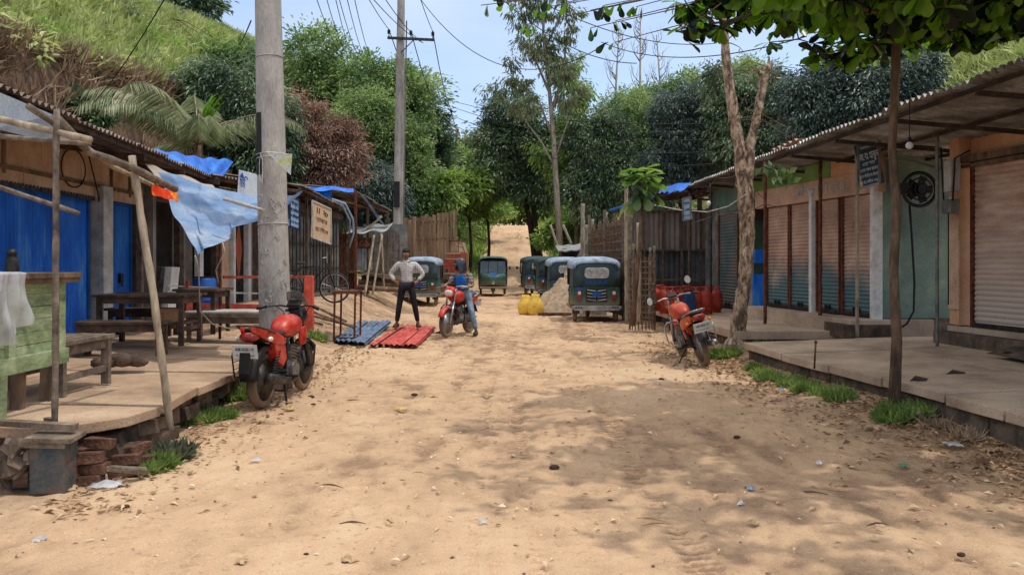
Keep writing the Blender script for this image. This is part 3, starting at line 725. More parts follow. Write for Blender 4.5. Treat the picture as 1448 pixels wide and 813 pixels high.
# pavement left: broken concrete slabs
def pave_left():
    rows = [5.85, 6.75, 7.75, 8.9, 10.1, 11.4, 12.9, 14.6]
    def edge(y):
        return -3.02+.05*math.sin(y*3)-(.14*(y-8) if y > 8 else 0)-.12*(1 if y < 6.3 else 0)
    mb = MB()
    for i in range(len(rows)-1):
        a, b = rows[i]+.012, rows[i+1]-.012
        zo = random.uniform(-.012, .012)
        pts = [(-8.0, a), (edge(a)-(.2 if i == 0 else 0), a+(.05 if i else 0)), (edge(a+.25), a+.25), (edge((a+b)/2)+random.uniform(-.03, .03), (a+b)/2), (edge(b), b), (-8.0, b)]
        top = lambda x, y, zo=zo: .4+.13*float(S(4.2, 6.6, -x))+zo-.012*max(0, y-8)
        mid = [(-4.9+random.uniform(-.1, .1), a), (-4.9+random.uniform(-.1, .1), b)]
        # inner and outer half, with a crack between
        inner = [(-8.0, a), (mid[0][0]-.012, a), (mid[1][0]-.012, b), (-8.0, b)]
        outer = [mid[0], pts[1], pts[2], pts[3], pts[4], mid[1]]
        mb.slab(inner, lambda x, y: top(x, y)-.09, top); mb.slab(outer, lambda x, y: top(x, y)-.09, lambda x, y: top(x, y)-.008)
    o = mb.build('pavement', m_slab, bevel=.008); tag(o, kind='structure')
    # rubble support wall under the slab edge
    mb = MB()
    for i in range(46):
        y = random.uniform(6.0, 12.8); x = edge(y)-.16-random.random()*.12
        mb.box((x, y, .06+random.random()*.22), (.2, .24+random.random()*.15, .1+random.random()*.06), (random.uniform(-.1, .1), random.uniform(-.1, .1), random.uniform(-.3, .3)), jit=.02)
    mb.slab([(-8, 5.98), (-3.4, 5.98), (-3.32, 8), (-3.9, 12.9), (-8, 12.9)], -.1, .285)
    o = mb.build('pavement_footing', m_dkconc); tag(o, kind='structure')
pave_left()
# earth apron below left sheds is part of the ground; a plank floor for the second shop
# ---- blue shop
def facade_pt(px): # left facade 1
    r = (724-px)/F; # X = -6.35-.056*(D-9.9)
    D = (6.35-.056*9.9)/(r-.056); return D
FX = lambda D: -6.35-.056*(D-9.9)
t = thing('tin_front_shop', 'beige shop with bright blue tin doors at the left edge', 'shop', (-6.9, 10, .5))
mb = MB().box((-7.6, 10.4, 1.8), (.15, 8.2, 3.0)); mb.box((-7.0, 14.15, 1.8), (1.3, .12, 2.9)); mb.build('wall', m_grey, t)
# fascia boards
mb = MB()
y = 6.6
while y < 14.0:
    wd = random.uniform(.42, .62); y2 = min(14.0, y+wd)
    mb.beam((FX(y), y+.006, 3.08), (FX(y2), y2-.006, 3.08), .03, .56, jit=.004)
    mb.beam((FX(y)+.012, y+.006, 2.70), (FX(y2)+.012, y2-.006, 2.70), .03, .17, jit=.004)
    y = y2
mb.build('fascia', m_beige, t)
mb = MB(); mb.beam((FX(6.6)+.03, 6.6, 2.80), (FX(14)+.03, 14, 2.80), .05, .05); mb.beam((FX(6.6)+.02, 6.6, 3.36), (FX(14)+.02, 14, 3.36), .05, .06)
for y in (7.3, 8.6, 9.9, 11.2, 12.9, 13.6): mb.beam((FX(y)+.03, y, 2.72), (FX(y)+.03, y, 3.36), .035, .05)
mb.build('batten', m_wood, t)
# doors
def door_panel(y0, y1, material, z0=.55, z1=2.62, inset=.1):
    d = MB().corr((FX(y0)-inset, y0, z0), (FX(y1)-FX(y0), y1-y0, 0), (0, 0, z1-z0), pitch=.09, amp=.008, shape='sin', per=6, seg=2).build('door', material, t, smooth=True)
    MB().beam((FX(y0)-inset+.02, y0+.02, z0), (FX(y0)-inset+.02, y0+.02, z1), .04).beam((FX(y1)-inset+.02, y1-.02, z0), (FX(y1)-inset+.02, y1-.02, z1), .04).beam((FX(y0)-inset+.02, y0, z1-.02), (FX(y1)-inset+.02, y1, z1-.02), .05).build('door_frame', m_bluedk, d)
    MB().box((FX((y0+y1)/2)-inset+.035, (y0+y1)/2+.1, 1.35), (.04, .1, .16)).cyl((FX((y0+y1)/2)-inset+.05, (y0+y1)/2+.1, 1.27), (FX((y0+y1)/2)-inset+.05, (y0+y1)/2+.1, 1.2), .02, 8).build('padlock', m_dksteel, d)
door_panel(6.8, 9.0, m_blue); door_panel(9.04, 12.35, m_blue); door_panel(12.85, 13.9, m_bluedk)
MB().box((FX(12.6)+.02, 12.58, 1.66), (.22, .3, 2.3)).build('post', m_offwhite, t, bevel=.01)
MB().box((FX(14)+.05, 13.98, 1.8), (.1, .1, 2.8)).build('post', m_greywood, t)
# scalloped hem of the shutters
mb = MB().corr((FX(6.8)+.03, 6.8, 2.56), (FX(12.3)-FX(6.8), 5.5, 0), (0, 0, .07), pitch=.09, amp=.02).build('shutter_hem', m_dksteel, t)
# roof
def corr_roof(name, parent, a, b, back, zb, material=m_roof, pitch=.13, amp=.024, label=None, beams=True, battens=5, rm=None, rw=.06):
    """a, b eave ends (x,y,z); back: offset vector to the wall side"""
    a = Vector(a); b = Vector(b); bk = Vector(back)
    # separate sheets slightly out of line
    n = max(1, int((b-a).length/.95)); mb = MB()
    for i in range(n):
        p = a.lerp(b, i/n); q = a.lerp(b, (i+1)/n+.02)
        off = Vector((random.uniform(-.05, .05), 0, random.uniform(-.012, .012)+.008*(i % 2)))
        mb.corr(p+off, q-p, bk, pitch=pitch, amp=amp, seg=4, warp=.006)
    r = mb.build(name, material, parent, smooth=True)
    if beams:
        mb = MB()
        for k in range(battens):
            f = .04+.9*k/(battens-1)
            mb.beam(a+bk*f-Vector((0, 0, .06)), b+bk*f-Vector((0, 0, .06)), rw, rw)
        m = max(1, int((b-a).length/1.6))
        for k in range(m+1):
            p = a.lerp(b, k/m); mb.beam(p+bk*.02-Vector((0, 0, .13)), p+bk-Vector((0, 0, .13)), rw, rw*1.2)
        mb.build('rafter', rm or m_dkwood, parent)
    return r
corr_roof('roof', t, (-4.45, 5.6, 3.2), (-5.55, 15.0, 3.2), (-3.2, 0, .45), 0)
MB().corr((-4.75, 5.7, 3.1), (-.62, 4.6, 0), (-1.6, 0, .18), pitch=.5, amp=.01).build('ceiling_sheet', m_tinlt, t)
o = None
# coiled wire, hooks
mb = MB(); mb.tube([(FX(11.6)+.06, 11.6+.32*math.cos(a), 2.98+.28*math.sin(a)) for a in np.linspace(0, 2*PI, 20)], .011, 6, caps=False)
mb.tube([(FX(12)+.06, 12.05, 3.25), (FX(12)+.07, 12.2, 2.9), (FX(12)+.06, 12.35, 2.62), (FX(12)+.09, 12.3, 2.55)], .012, 6)
tag(mb.build('wire_coil', m_cable, smooth=True), 'dark wire looped in a ring on the beige fascia', 'wire')
# ---- bamboo awning frame
def pole_(name, pts, r, material, label, cat, group=None, knots=True):
    mb = MB(); pts = [Vector(p) for p in pts]
    # resample with slight bends and nodes
    P2 = []; R2 = []
    tot = sum((pts[i+1]-pts[i]).length for i in range(len(pts)-1))
    for i in range(len(pts)-1):
        n = max(2, int((pts[i+1]-pts[i]).length/.12))
        for k in range(n+(1 if i == len(pts)-2 else 0)):
            q = pts[i].lerp(pts[i+1], k/n)
            P2.append(q+Vector((random.uniform(-1, 1), random.uniform(-1, 1), 0))*r*.12)
            R2.append(r*(1.0+(.14 if (len(P2) % 3 == 0 and knots) else 0)+random.uniform(-.05, .05)))
    mb.tube(P2, R2, 9)
    o = mb.build(name, material, smooth=True, origin=tuple(pts[0])); return tag(o, label, cat, group)
gp = 'bamboo poles of the awning frame'
pole_('bamboo_pole', [P(78, 612, 5.72), P(80, 155, 5.68)], .021, m_bamboodk, 'upright bamboo pole standing on the pavement in front of the green stall', 'pole', gp)
pole_('bamboo_pole', [(-2.87, 6.7, .2), (-3.0, 6.68, 1.3), (-3.2, 6.7, 2.5)], .03, m_bamboo, 'thick leaning bamboo prop standing on the edge of the pavement', 'pole', gp)
pole_('bamboo_pole', [P(-40, 160, 5.9), P(128, 198, 5.62)], .024, m_bamboo, 'bamboo bar lashed across the top of the upright pole at the left edge', 'pole', gp)
pole_('bamboo_pole', [P(-40, 190, 5.9), P(128, 204, 5.78)], .018, m_bamboodk, 'thinner bamboo bar just under the top crossbar at the left edge', 'pole', gp)
pole_('bamboo_pole', [P(40, 150, 5.6), P(97, 188, 5.9)], .024, m_bamboodk, 'short dark bamboo stub slanting above the upright pole', 'pole', gp)
pole_('bamboo_pole', [P(82, 168, 5.8), P(125, 215, 6.1), P(187, 237, 6.6), P(248, 268, 7.4)], .03, m_bamboodk, 'long dark bamboo sloping from the upright pole to the leaning prop', 'pole', gp)
pole_('bamboo_pole', [P(95, 190, 6.3), P(160, 236, 6.9), P(216, 262, 7.5)], .02, m_bamboo, 'pale bamboo running below the long sloping one', 'pole', gp)
pole_('bamboo_pole', [P(-40, 252, 5.9), P(112, 302, 6.5)], .018, m_bamboodk, 'bamboo rail crossing in front of the blue doors', 'pole', gp)
# flag scraps
mb = MB(); a = P(213, 262, 7.4); b = P(250, 282, 7.7)
mb.corr(P(213, 260, 7.45), P(250, 272, 7.7)-P(213, 260, 7.45), Vector((.02, 0, -.1)), pitch=.12, amp=.012, seg=2, warp=.01)
tag(mb.build('cloth_scrap', mat('red_yellow_cloth', [(196, 40, 20), (214, 60, 20), (226, 170, 40)], 9, .8, bump=.1), smooth=True), 'red and yellow cloth scrap tied to the end of the bamboo', 'cloth')
tag(MB().add([P(-8, 128, 6.6), P(76, 163, 7.6), P(120, 196, 8.2), P(66, 200, 7.6), P(-8, 182, 6.6)], [(0, 1, 2, 3, 4)]).build('plastic_sheet', mat('grey_blue_sheet', [(128, 140, 152), (164, 174, 184)], 2, .6, bump=.2)), 'greyish blue sheet stretched under the eave at the left edge', 'plastic sheet')
# ---- green stall
def stall():
    t = thing('wooden_stall', 'pale green wooden vending stall draped with plastic at the left edge', 'stall', (-4.35, 6.3, .4))
    x0 = -3.95; y0, y1 = 5.0, 7.0
    mb = MB()
    for k in range(6): mb.box((x0-.02, (y0+y1)/2, .88+k*.103), (.028, y1-y0-.12, .098), jit=.003)
    for k in range(6): mb.box((x0-.42, y1-.03, .88+k*.103), (.76, .028, .098), jit=.003)
    mb.build('panel', m_green, t)
    mb = MB()
    for y in (y0+.05, (y0+y1)/2+.25, y1-.05): mb.box((x0+.012, y, 1.14), (.04, .09, .64))
    mb.box((x0+.014, (y0+y1)/2, .79), (.045, y1-y0+.08, .13)); mb.box((x0+.013, (y0+y1)/2, 1.43), (.042, y1-y0, .06))
    mb.box((x0-.42, y1+.002, .79), (.78, .045, .13)); mb.build('frame', m_green, t, bevel=.004)
    MB().box((x0-.4, (y0+y1)/2+.03, 1.495), (1.0, y1-y0+.2, .045)).box((x0+.07, (y0+y1)/2+.03, 1.46), (.03, y1-y0+.2, .06)).build('top', m_wood, t, bevel=.004)
    for (lx, ly, m) in ((x0-.02, 5.25, m_green), (x0-.02, 6.15, m_green), (x0-.1, 6.52, m_wood), (x0-.08, 6.9, m_wood), (x0-.8, 6.9, m_wood), (x0-.8, 5.3, m_wood)):
        MB().beam((lx, ly, .40), (lx+.01, ly, .8), .09, .08, up=(0, 1, 0)).build('leg', m, t, bevel=.004)
    # cloth on top at far left is the plastic sheet, a thing of its own
    mp = mat('milky_plastic', [(190, 192, 196), (220, 222, 226), (236, 238, 240)], 6, .35, bump=.5, bscale=9, alpha=.5)
    V = []; Fs = []
    nu, nv = 60, 40
    for j in range(nv+1):
        for i in range(nu+1):
            u = i/nu; v = j/nv; y = 5.1+u*1.22
            fold = .03*math.sin(u*34+2*math.sin(v*3))+.02*math.sin(u*71+v*4)
            if v < .25: x = x0-.35+v*4*.42; z = 1.53+.006*math.sin(u*30+v*9)
            else:
                q = (v-.25)/.75; ln = .62+.1*math.sin(u*4+1)-.3*max(0, u-.75)*2
                x = x0+.09+fold*(.35+q)+.03; z = 1.525-q*ln
            V.append((x, y+.03*math.sin(v*5+u*3), z))
    for j in range(nv):
        for i in range(nu):
            a = j*(nu+1)+i; Fs.append((a, a+1, a+nu+2, a+nu+1))
    mb = MB(); mb.add(V, Fs); tag(mb.build('plastic_sheet', mp, smooth=True), 'crumpled translucent plastic sheet hanging over the green stall', 'plastic sheet')
stall()
tag(MB().box((-5.2, 7.5, 1.6), (.1, .5, .03)).box((-4.42, 6.8, 1.60), (.13, .1, .17), top=.9).cyl((-4.42, 6.8, 1.68), (-4.42, 6.8, 1.74), .03, 10).build('tin_lantern', m_dksteel, bevel=.004) if False else MB().lathe([(.05, 0), (.055, .02), (.05, .12), (.03, .15), (.045, .16), (.02, .2)], (-4.3, 6.85, 1.52)).build('tin_lantern', m_dksteel, smooth=True), 'small dark lantern standing on the green stall top', 'lantern')
# ---- plank benches / tables
def table(label, cat, x0, x1, y0, y1, zf, zt, material, legw=.06, planks=4, shelf=None, group=None, name='bench', along='y', topt=.035, rotz=0, splay=.0):
    cx, cy = (x0+x1)/2, (y0+y1)/2
    t = thing(name, label, cat, (cx, cy, zf), (0, 0, rotz), group=group)
    hx, hy = (x1-x0)/2, (y1-y0)/2; h = zt-zf
    mb = MB()
    for k in range(planks):
        if along == 'y':
            wd = 2*hx/planks; mb.box((-hx+wd*(k+.5), random.uniform(-.02, .02), h-topt/2+random.uniform(-.004, .004)), (wd-.014, 2*hy+random.uniform(0, .06), topt), jit=.003)
        else:
            wd = 2*hy/planks; mb.box((random.uniform(-.02, .02), -hy+wd*(k+.5), h-topt/2+random.uniform(-.004, .004)), (2*hx+random.uniform(0, .06), wd-.014, topt), jit=.003)
    mb.build('top', material, t, local=True)
    for sx in (-1, 1):
        for sy in (-1, 1):
            MB().beam((sx*(hx-.06+splay), sy*(hy-.08), 0), (sx*(hx-.06), sy*(hy-.08), h-topt), legw, legw*.8, up=(0, 1, 0), jit=.003).build('leg', material, t, local=True)
    mb = MB()
    for sy in (-1, 1): mb.box((0, sy*(hy-.08), h-topt-.05), (2*hx-.1, .03, .09))
    for sx in (-1, 1): mb.box((sx*(hx-.06), 0, h-topt-.051), (.03, 2*hy-.1, .09))
    mb.box((-(hx-.06), 0, h*.38), (.03, 2*hy-.12, .06)); mb.box((hx-.06+splay*.6, 0, h*.32), (.03, 2*hy-.12, .06))
    mb.build('rail', material, t, local=True)
    if shelf: MB().box((0, 0, h*shelf), (2*hx-.14, 2*hy-.14, .03)).build('shelf', material, t, local=True)
    return t
table('weathered plank bench beside the green stall', 'bench', -4.55, -3.95, 7.0, 7.95, .41, .9, m_greywood, .075, 5)
tb = 'dark wooden tables and benches before the blue doors'
table('dark wooden table with cardboard box on its shelf in front of the blue doors', 'table', -5.75, -4.5, 10.9, 11.7, .46, 1.17, m_dkwood, .065, 5, shelf=.42, group=tb, name='table', along='x')
table('low dark bench standing in front of the dark table', 'bench', -5.45, -4.35, 9.85, 10.2, .44, .87, m_dkwood, .06, 2, group=tb, along='x')
table('second low dark bench farther left behind the plank bench', 'bench', -6.1, -5.1, 11.9, 12.3, .5, .92, m_dkwood, .06, 2, group=tb, along='x')
table('dark table behind the one holding the cardboard box', 'table', -5.2, -4.55, 12.2, 13.0, .5, 1.2, m_dkwood, .06, 4, group=tb, name='table', along='x')
cb = MB().box((-4.83, 11.15, .875), (.3, .22, .19)).build('cardboard_box', mat('cardboard', [(140, 100, 70), (166, 124, 90)], 6, .85, bump=.1), bevel=.004); tag(cb, 'small brown cardboard box marked with a red numeral under the dark table', 'box')
text_obj('1', .12, frame_m((-4.83, 11.036, .875), (1, 0, 0)), m_redpaint, cb, 'printed_mark')
# white topped bench in front of the pole
t = table('bench with a thick whitish top left of the concrete pole', 'bench', -5.0, -3.75, 12.1, 12.7, .42, .82, m_greywood, .06, 1, along='x', topt=.05)
MB().box((0, 0, .425), (1.24, .56, .05)).build('cushion', m_offwhite, t, local=True, bevel=.02)
# rags, sacks at the door
for i, (px, py, D, lab) in enumerate([(118, 462, 10.2, 'bundle of brown rags lying behind the plank bench'), (170, 505, 8.7, 'coil of old rope and rag lying on the pavement')]):
    p = P(px, py, D); mb = MB()
    for k in range(9): mb.sphere((p.x+random.uniform(-.2, .2), p.y+random.uniform(-.1, .1), .5+random.uniform(0, .06)), random.uniform(.05, .11), 8, (1.3, 1, .7))
    o = mb.build('rag_bundle', [m_wood, m_dkwood][i], smooth=True); tag(o, lab, 'rags')
p = P(210, 508, 8.6)
# ---- rusty box with boards, bricks at the near corner
t = thing('rusty_bin', 'rusty blue painted drum box under a loose board lid at the pavement corner', 'bin', (-3.2, 5.55, 0))
m_rb = mat('rusty_blue', [(50, 68, 74), (86, 84, 80), (116, 82, 64)], 5, .7, bump=.2)
MB().box((-3.22, 5.6, .18), (.24, .2, .36), rot=(0, 0, .06)).build('body', m_rb, t, bevel=.012)
MB().box((-3.2, 5.58, .385), (.31, .25, .03), rot=(.03, .04, .1)).box((-3.23, 5.48, .36), (.29, .03, .06), rot=(.03, .04, .1), jit=.006).build('lid', m_greywood, t)
for i, (x, y, z, a) in enumerate([(-3.13, 5.72, .04, .1), (-3.1, 5.75, .12, -.1), (-3.14, 5.74, .2, .2), (-3.0, 5.95, .05, .5), (-2.98, 5.97, .13, .2), (-3.12, 5.86, .28, 0), (-2.95, 6.15, .08, .9), (-3.0, 6.2, .16, 1.2), (-3.2, 5.9, .1, .3), (-3.22, 5.92, .19, .1)]):
    x += .09
    o = MB().box((x, y, z), (.2, .1, .075), rot=(random.uniform(-.1, .1), random.uniform(-.12, .12), a), jit=.008).build('brick', m_brick, bevel=.008)
    tag(o, 'old brick of the broken stack under the pavement corner', 'brick', 'old bricks under the pavement corner')
for i, (a, b, lab) in enumerate([(P(-10, 596, 5.6), P(108, 604, 5.62), 'weathered timber lying along the near edge of the pavement'), (P(150, 662, 5.75), P(208, 666, 5.9), 'flat grey wood offcut lying by the brick stack'), (P(165, 570, 6.4), P(163, 610, 5.85), 'short wooden stump stuck against the upright bamboo')]):
    if i == 2: a, b = P(72, 590, 5.8), P(72, 614, 5.8)
    tag(MB().beam(a, b, .07, .04, jit=.006).build('timber_offcut', m_greywood), lab, 'wood')
mb = MB()
for k in range(26):
    a = P(random.uniform(2, 45), random.uniform(630, 672), random.uniform(5.5, 5.8)); mb.box(a, (.16*random.random()+.05, .1, .05+random.random()*.1), (random.random(), random.random(), random.random()*3), jit=.02)
tag(mb.build('rubble_heap', m_dkconc), 'heap of dark broken rubble left of the rusty bin', 'rubble', kind='stuff')
mb = MB()
for k in range(3):
    mb.corr(P(2+k*14, 640+k*8, 5.5), Vector((.16, .05, -.02)), Vector((.02, .02, .1)), pitch=.1, amp=.015, seg=3, warp=.02)
tag(mb.build('torn_sacking', mat('grimy_sack', [(96, 84, 74), (140, 126, 112)], 9, .9, bump=.3), smooth=True), 'torn dirty sacking beside the rusty bin', 'sacking')
# ---- second shop (open fronted, mixed panels)
t = thing('open_front_shop', 'dim open fronted shop with timber posts and coloured door panels behind the tarpaulin', 'shop', (-6.3, 16, .5))
SX = lambda D: lerp(-6.6, -5.75, (D-14)/5)
def spx(px):  # D on the second facade for picture column px
    r = (724-px)/F
    # -r*D = -6.6+.17*(D-14)
    return (6.6+.17*14)/(r+.17)
MB().slab([(-8, 14.3), (SX(14.3)+.3, 14.3), (SX(19.2)+.3, 19.2), (-8, 19.2)], .2, .68).build('plinth', m_dkconc, t)
mb = MB().box((-7.7, 16.6, 1.9), (.1, 5, 2.6)); mb.box((-7.0, 19.2, 1.9), (1.6, .1, 2.6)); mb.build('wall', m_grey, t)
pan = [(196, 203, m_greywood, 3.2, 0), (206, 214, m_tin, 3.2, -.1), (218, 247, m_grey, 3.1, -.5), (250, 256, m_dkwood, 3.2, 0), (256, 262, m_tin, 3.2, -.05), (263, 277, m_grey, 3.2, -.3), (279, 284, m_white, 3.2, 0), (286, 301, m_grey, 3.1, -.45), (302, 306, m_dkwood, 3.2, 0), (315, 326, m_beige, 3.2, -.06), (327, 330, m_white, 3.2, 0),
       (331, 348, mat('teal_door', [(26, 52, 52), (40, 74, 72), (56, 84, 64)], 3, .6), 3.2, -.1), (348, 351.5, m_white, 3.2, 0), (352, 360, m_tinlt, 3.2, -.08), (361, 372, m_dkwood, 3.2, -.1), (372, 405, m_tin, 3.2, -.15)]
for a, b, m, z1, off in pan:
    D0, D1 = spx(a), spx(b)
    nm = 'post' if (b-a) < 6.5 else 'wall_panel'
    MB().beam((SX(D0)+off, D0, (z1+.69)/2), (SX(D1)+off, D1, (z1+.69)/2), .06 if nm == 'wall_panel' else .12, z1-.69).build(nm, m, t)
D0, D1 = spx(332), spx(347)
mb = MB()
for k in range(7):
    D_ = lerp(D0, D1, (k+.5)/7); mb.beam((SX(D_)-.04, D_, .75), (SX(D_)-.04, D_, 3.0), .02, .03)
for z in (1.2, 1.9, 2.5): mb.beam((SX(D0)-.045, D0, z), (SX(D1)-.045, D1, z), .02, .04)
mb.build('door_grille', m_dksteel, t)
# red diamond mark on the door
D_ = spx(337); mb = MB().poly([(SX(D_)+.01, D_-.22, 1.9), (SX(D_)+.01, D_, 1.2), (SX(D_)+.01, D_+.22, 1.9), (SX(D_)+.01, D_, 2.55)]); mb.build('painted_diamond', mat('faded_orange', [(170, 66, 40), (150, 92, 60)], 5, .7), t)
MB().beam((-6.45, 14.2, 2.85), (SX(19.2)+.1, 19.2, 2.95), .06, .3).build('fascia', m_dkwood, t)
corr_roof('roof', t, (-5.35, 14.7, 3.2), (-4.75, 19.0, 3.25), (-2.6, 0, .4), 0)
# tarpaulins on the roof edge
tp = MB(); 
def sheet(corners, nu, nv, fn):
    """bilinear sheet with displacement fn(u,v)->Vector"""
    A, B, C, D = [Vector(c) for c in corners]; V = []; Fs = []
    for j in range(nv+1):
        for i in range(nu+1):
            u = i/nu; v = j/nv
            V.append(A.lerp(B, u).lerp(D.lerp(C, u), v)+fn(u, v))
    for j in range(nv):
        for i in range(nu):
            a = j*(nu+1)+i; Fs.append((a, a+1, a+nu+2, a+nu+1))
    return MB().add(V, Fs)
o = sheet([P(214, 212, 13), P(330, 228, 16.2), P(316, 252, 15.2), P(250, 232, 13.2)], 40, 12, lambda u, v: Vector((0, 0, .02*math.sin(u*30+v*4)+.015*math.sin(u*9)))).build('tarpaulin', m_tarpblue, smooth=True); tag(o, 'bright blue tarpaulin folded over the roof edge in front of the palm', 'tarpaulin')
def wr(u, v):
    sg = math.sin(PI*u)*math.sin(PI*v)
    f1 = math.sin((u-.15)*16+v*3.5)*(.3+v); return Vector((.03*math.sin(u*14+v*9), -.14*sg+.055*f1+.02*math.sin(u*41-v*9), -.12*sg+.02*math.sin(u*9+v*21)))
o = sheet([P(222, 243, 10.8), P(372, 282, 11.6), P(373, 303, 10.5), P(276, 362, 9.4)], 60, 44, wr).build('tarpaulin', m_tarp, smooth=True); tag(o, 'faded blue and white tarpaulin hanging to a point between bamboo and concrete pole', 'tarpaulin')
o = sheet([P(205, 232, 11.4), P(300, 262, 12.4), P(310, 276, 11.6), P(228, 262, 10.9)], 30, 8, lambda u, v: Vector((0, .03*math.sin(u*19), .02*math.sin(u*13+v*3)))).build('tarpaulin', mat('beige_sheet', [(128, 112, 98), (160, 146, 130), (150, 156, 160)], 3, .7, bump=.2), smooth=True); tag(o, 'dusty beige sheet along the eave above the faded tarpaulin', 'tarpaulin')
o = sheet([P(399, 280, 13), P(428, 271, 13.8), P(414, 283, 13.5), P(400, 297, 12.9)], 20, 10, lambda u, v: Vector((0, 0, .015*math.sin(u*9+v*5)))).build('tarpaulin', m_tarp, smooth=True); tag(o, 'small pale flap of tarpaulin right of the first concrete pole', 'tarpaulin')
pole_('bamboo_pole', [P(316, 281, 9.8), P(374, 298, 10.0)], .022, m_offwhite, 'whitish bamboo stick holding the faded tarpaulin out to the concrete pole', 'pole', gp)
pole_('rusty_post', [(-4.62, 12.6, .4), P(312, 335, 12.6)], .022, m_rust, 'thin rusty pipe standing left of the concrete pole', 'post')
o = MB().tube([P(276, 362, 9.4), P(281, 380, 9.6), P(283, 440, 10.6), P(300, 458, 11.4), P(330, 466, 12)], .009, 6).tube([P(314, 340, 12.5), P(318, 355, 12.2), P(305, 382, 12.4), P(309, 400, 12.4)], .009, 6).build('rope', m_offwhite, smooth=True); tag(o, 'thin rope hanging down from the tip of the faded tarpaulin', 'rope')
# banner
t = thing('shop_banner', 'white and blue printed banner hung behind the faded tarpaulin', 'banner', P(352, 300, 13.2))
a, b, c, d = P(338, 240, 13.2), P(369, 248, 14.0), P(369, 304, 14.0), P(334, 300, 13.2)
b_ = sheet([a, b, c, d], 8, 8, lambda u, v: Vector((0, .01*math.sin(u*9), 0))).build('panel', mat('banner_white', [(186, 196, 208), (206, 214, 222)], 4, .6, bump=.05), t, smooth=True)
mbl = mat('sign_blue', [(20, 84, 160), (26, 100, 184)], 5, .6, bump=0)
xd = (b-a); M0 = frame_m(a.lerp(b, .2)+Vector((0, -.03, -.22)), xd)
MB().poly([a+Vector((.03, -.05, -.12))+xd*.12+Vector((0, 0, .08)), a+xd*.02+Vector((.02, -.05, -.12)), a+xd*.24+Vector((.02, -.05, -.14))]).build('house_emblem', mbl, t)
text_obj('টি', .22, M0, mbl, t, 'lettering'); text_obj('৩৬', .16, frame_m(a.lerp(b, .2)+Vector((0, -.03, -.42)), xd), mbl, t)
MB().poly([d+Vector((0, -.04, .12)), c+Vector((0, -.04, .12)), c+Vector((0, -.04, .0)), d+Vector((0, -.04, 0))]).build('blue_band', mbl, t)
# goods in second shop
g2 = 'pale boards leaning inside the second shop'
for i, (px, lean) in enumerate([(224, .18), (233, .14), (241, .1)]):
    D_ = 14.6; p = P(px, 434, D_); o = MB().box((p.x, p.y, .68+.42), (.12, .34, .86), rot=(0, lean, 0), jit=.004).build('leaning_board', [m_dkwood, m_tin, m_white][i])
    tag(o, ['dark board leaning leftmost inside the second shop', 'grey board leaning inside the second shop', 'white louvred board leaning inside the second shop'][i], 'board', g2)
dr = thing('plastic_drum', 'blue plastic drum standing in the second shop', 'drum', (-5.95, 15.4, .68))
MB().lathe([(.2, 0), (.22, .03), (.22, .18), (.235, .2), (.22, .22), (.22, .42), (.235, .44), (.22, .46), (.215, .6), (.19, .63)], (-5.95, 15.4, .68), n=24).build('body', mat('blue_plastic', [(12, 66, 140), (20, 86, 166)], 4, .45, bump=.02), dr, smooth=True)
MB().lathe([(.185, .635), (.185, .66), (.001, .662)], (-5.95, 15.4, .68), n=24).build('lid', m_black, dr)
# red steel counter frame
t = thing('steel_counter_frame', 'red oxide steel frame with a salmon end post beside the concrete pole', 'frame', (-4.9, 14.6, .4))
pc = P(437, 465, 15.6)
MB().box((pc.x, pc.y, .3+.53), (.17, .14, 1.05)).build('end_post', m_salmon, t, bevel=.006)
MB().beam((pc.x, pc.y+.02, 1.33), P(316, 392, 14.4), .05, .05).build('top_rail', m_redbeam, t)
MB().beam(P(262, 435, 13.4), P(385, 437, 14.6), .08, .16).beam((pc.x, pc.y, .55), P(385, 437, 14.6), .05, .06).build('lower_rail', m_redbeam, t)
MB().beam(P(236, 412, 13.2), P(420, 416, 15.2), .03, .03).beam(P(236, 404, 13.2), P(330, 408, 14.2), .02, .02).build('middle_rail', m_tinlt, t)
for px in (265, 312, 380): 
    p = P(px, 440, 13.4+(px-262)*.01); MB().beam((p.x, p.y, .45), (p.x, p.y, 1.3), .04).build('leg', m_redbeam, t)
# ---- tin walled shop 3
t = thing('tin_walled_shop', 'shop clad in dark vertical tin sheets behind a barred rail', 'shop', (-5.9, 21, .6))
TX = lambda D: lerp(-5.42, -5.25, (D-18.9)/5.2)
MB().corr((TX(18.9), 18.9, .8), (TX(24.1)-TX(18.9), 5.2, 0), (0, 0, 2.2), pitch=.16, amp=.022, shape='sin').build('wall', m_tin, t, smooth=True)
MB().box((-6.5, 18.9, 2), (2.1, .08, 2.6)).build('side_wall', m_tin, t)
mb = MB()
for k in range(16):
    D_ = 19.1+k*.3; mb.beam((TX(D_)+.06, D_, .85), (TX(D_)+.06, D_, 2.85), .025)
for z in (.9, 1.45, 2.1, 2.82): mb.beam((TX(18.9)+.065, 18.9, z), (TX(24)+.065, 24, z), .03)
mb.build('grille', m_dksteel, t)
MB().beam((TX(18.9)+.1, 18.9, 3.0), (TX(24)+.1, 24.1, 3.0), .06, .2).build('lintel', m_dkwood, t)
MB().slab([(-7.5, 18.9), (TX(19)+.5, 18.9), (TX(24)+.5, 24.5), (-7.5, 24.5)], .2, .8).build('plinth', m_dkconc, t)
for D_ in (18.8, 21.5, 24.2): MB().beam((-4.85-.03*(D_-18.8), D_, .6), (-4.85-.03*(D_-18.8), D_, 3.25), .06).build('post', m_dkwood, t)
corr_roof('roof', t, (-4.6, 17.6, 3.3), (-4.95, 24.4, 3.2), (-2.4, 0, .35), 0)
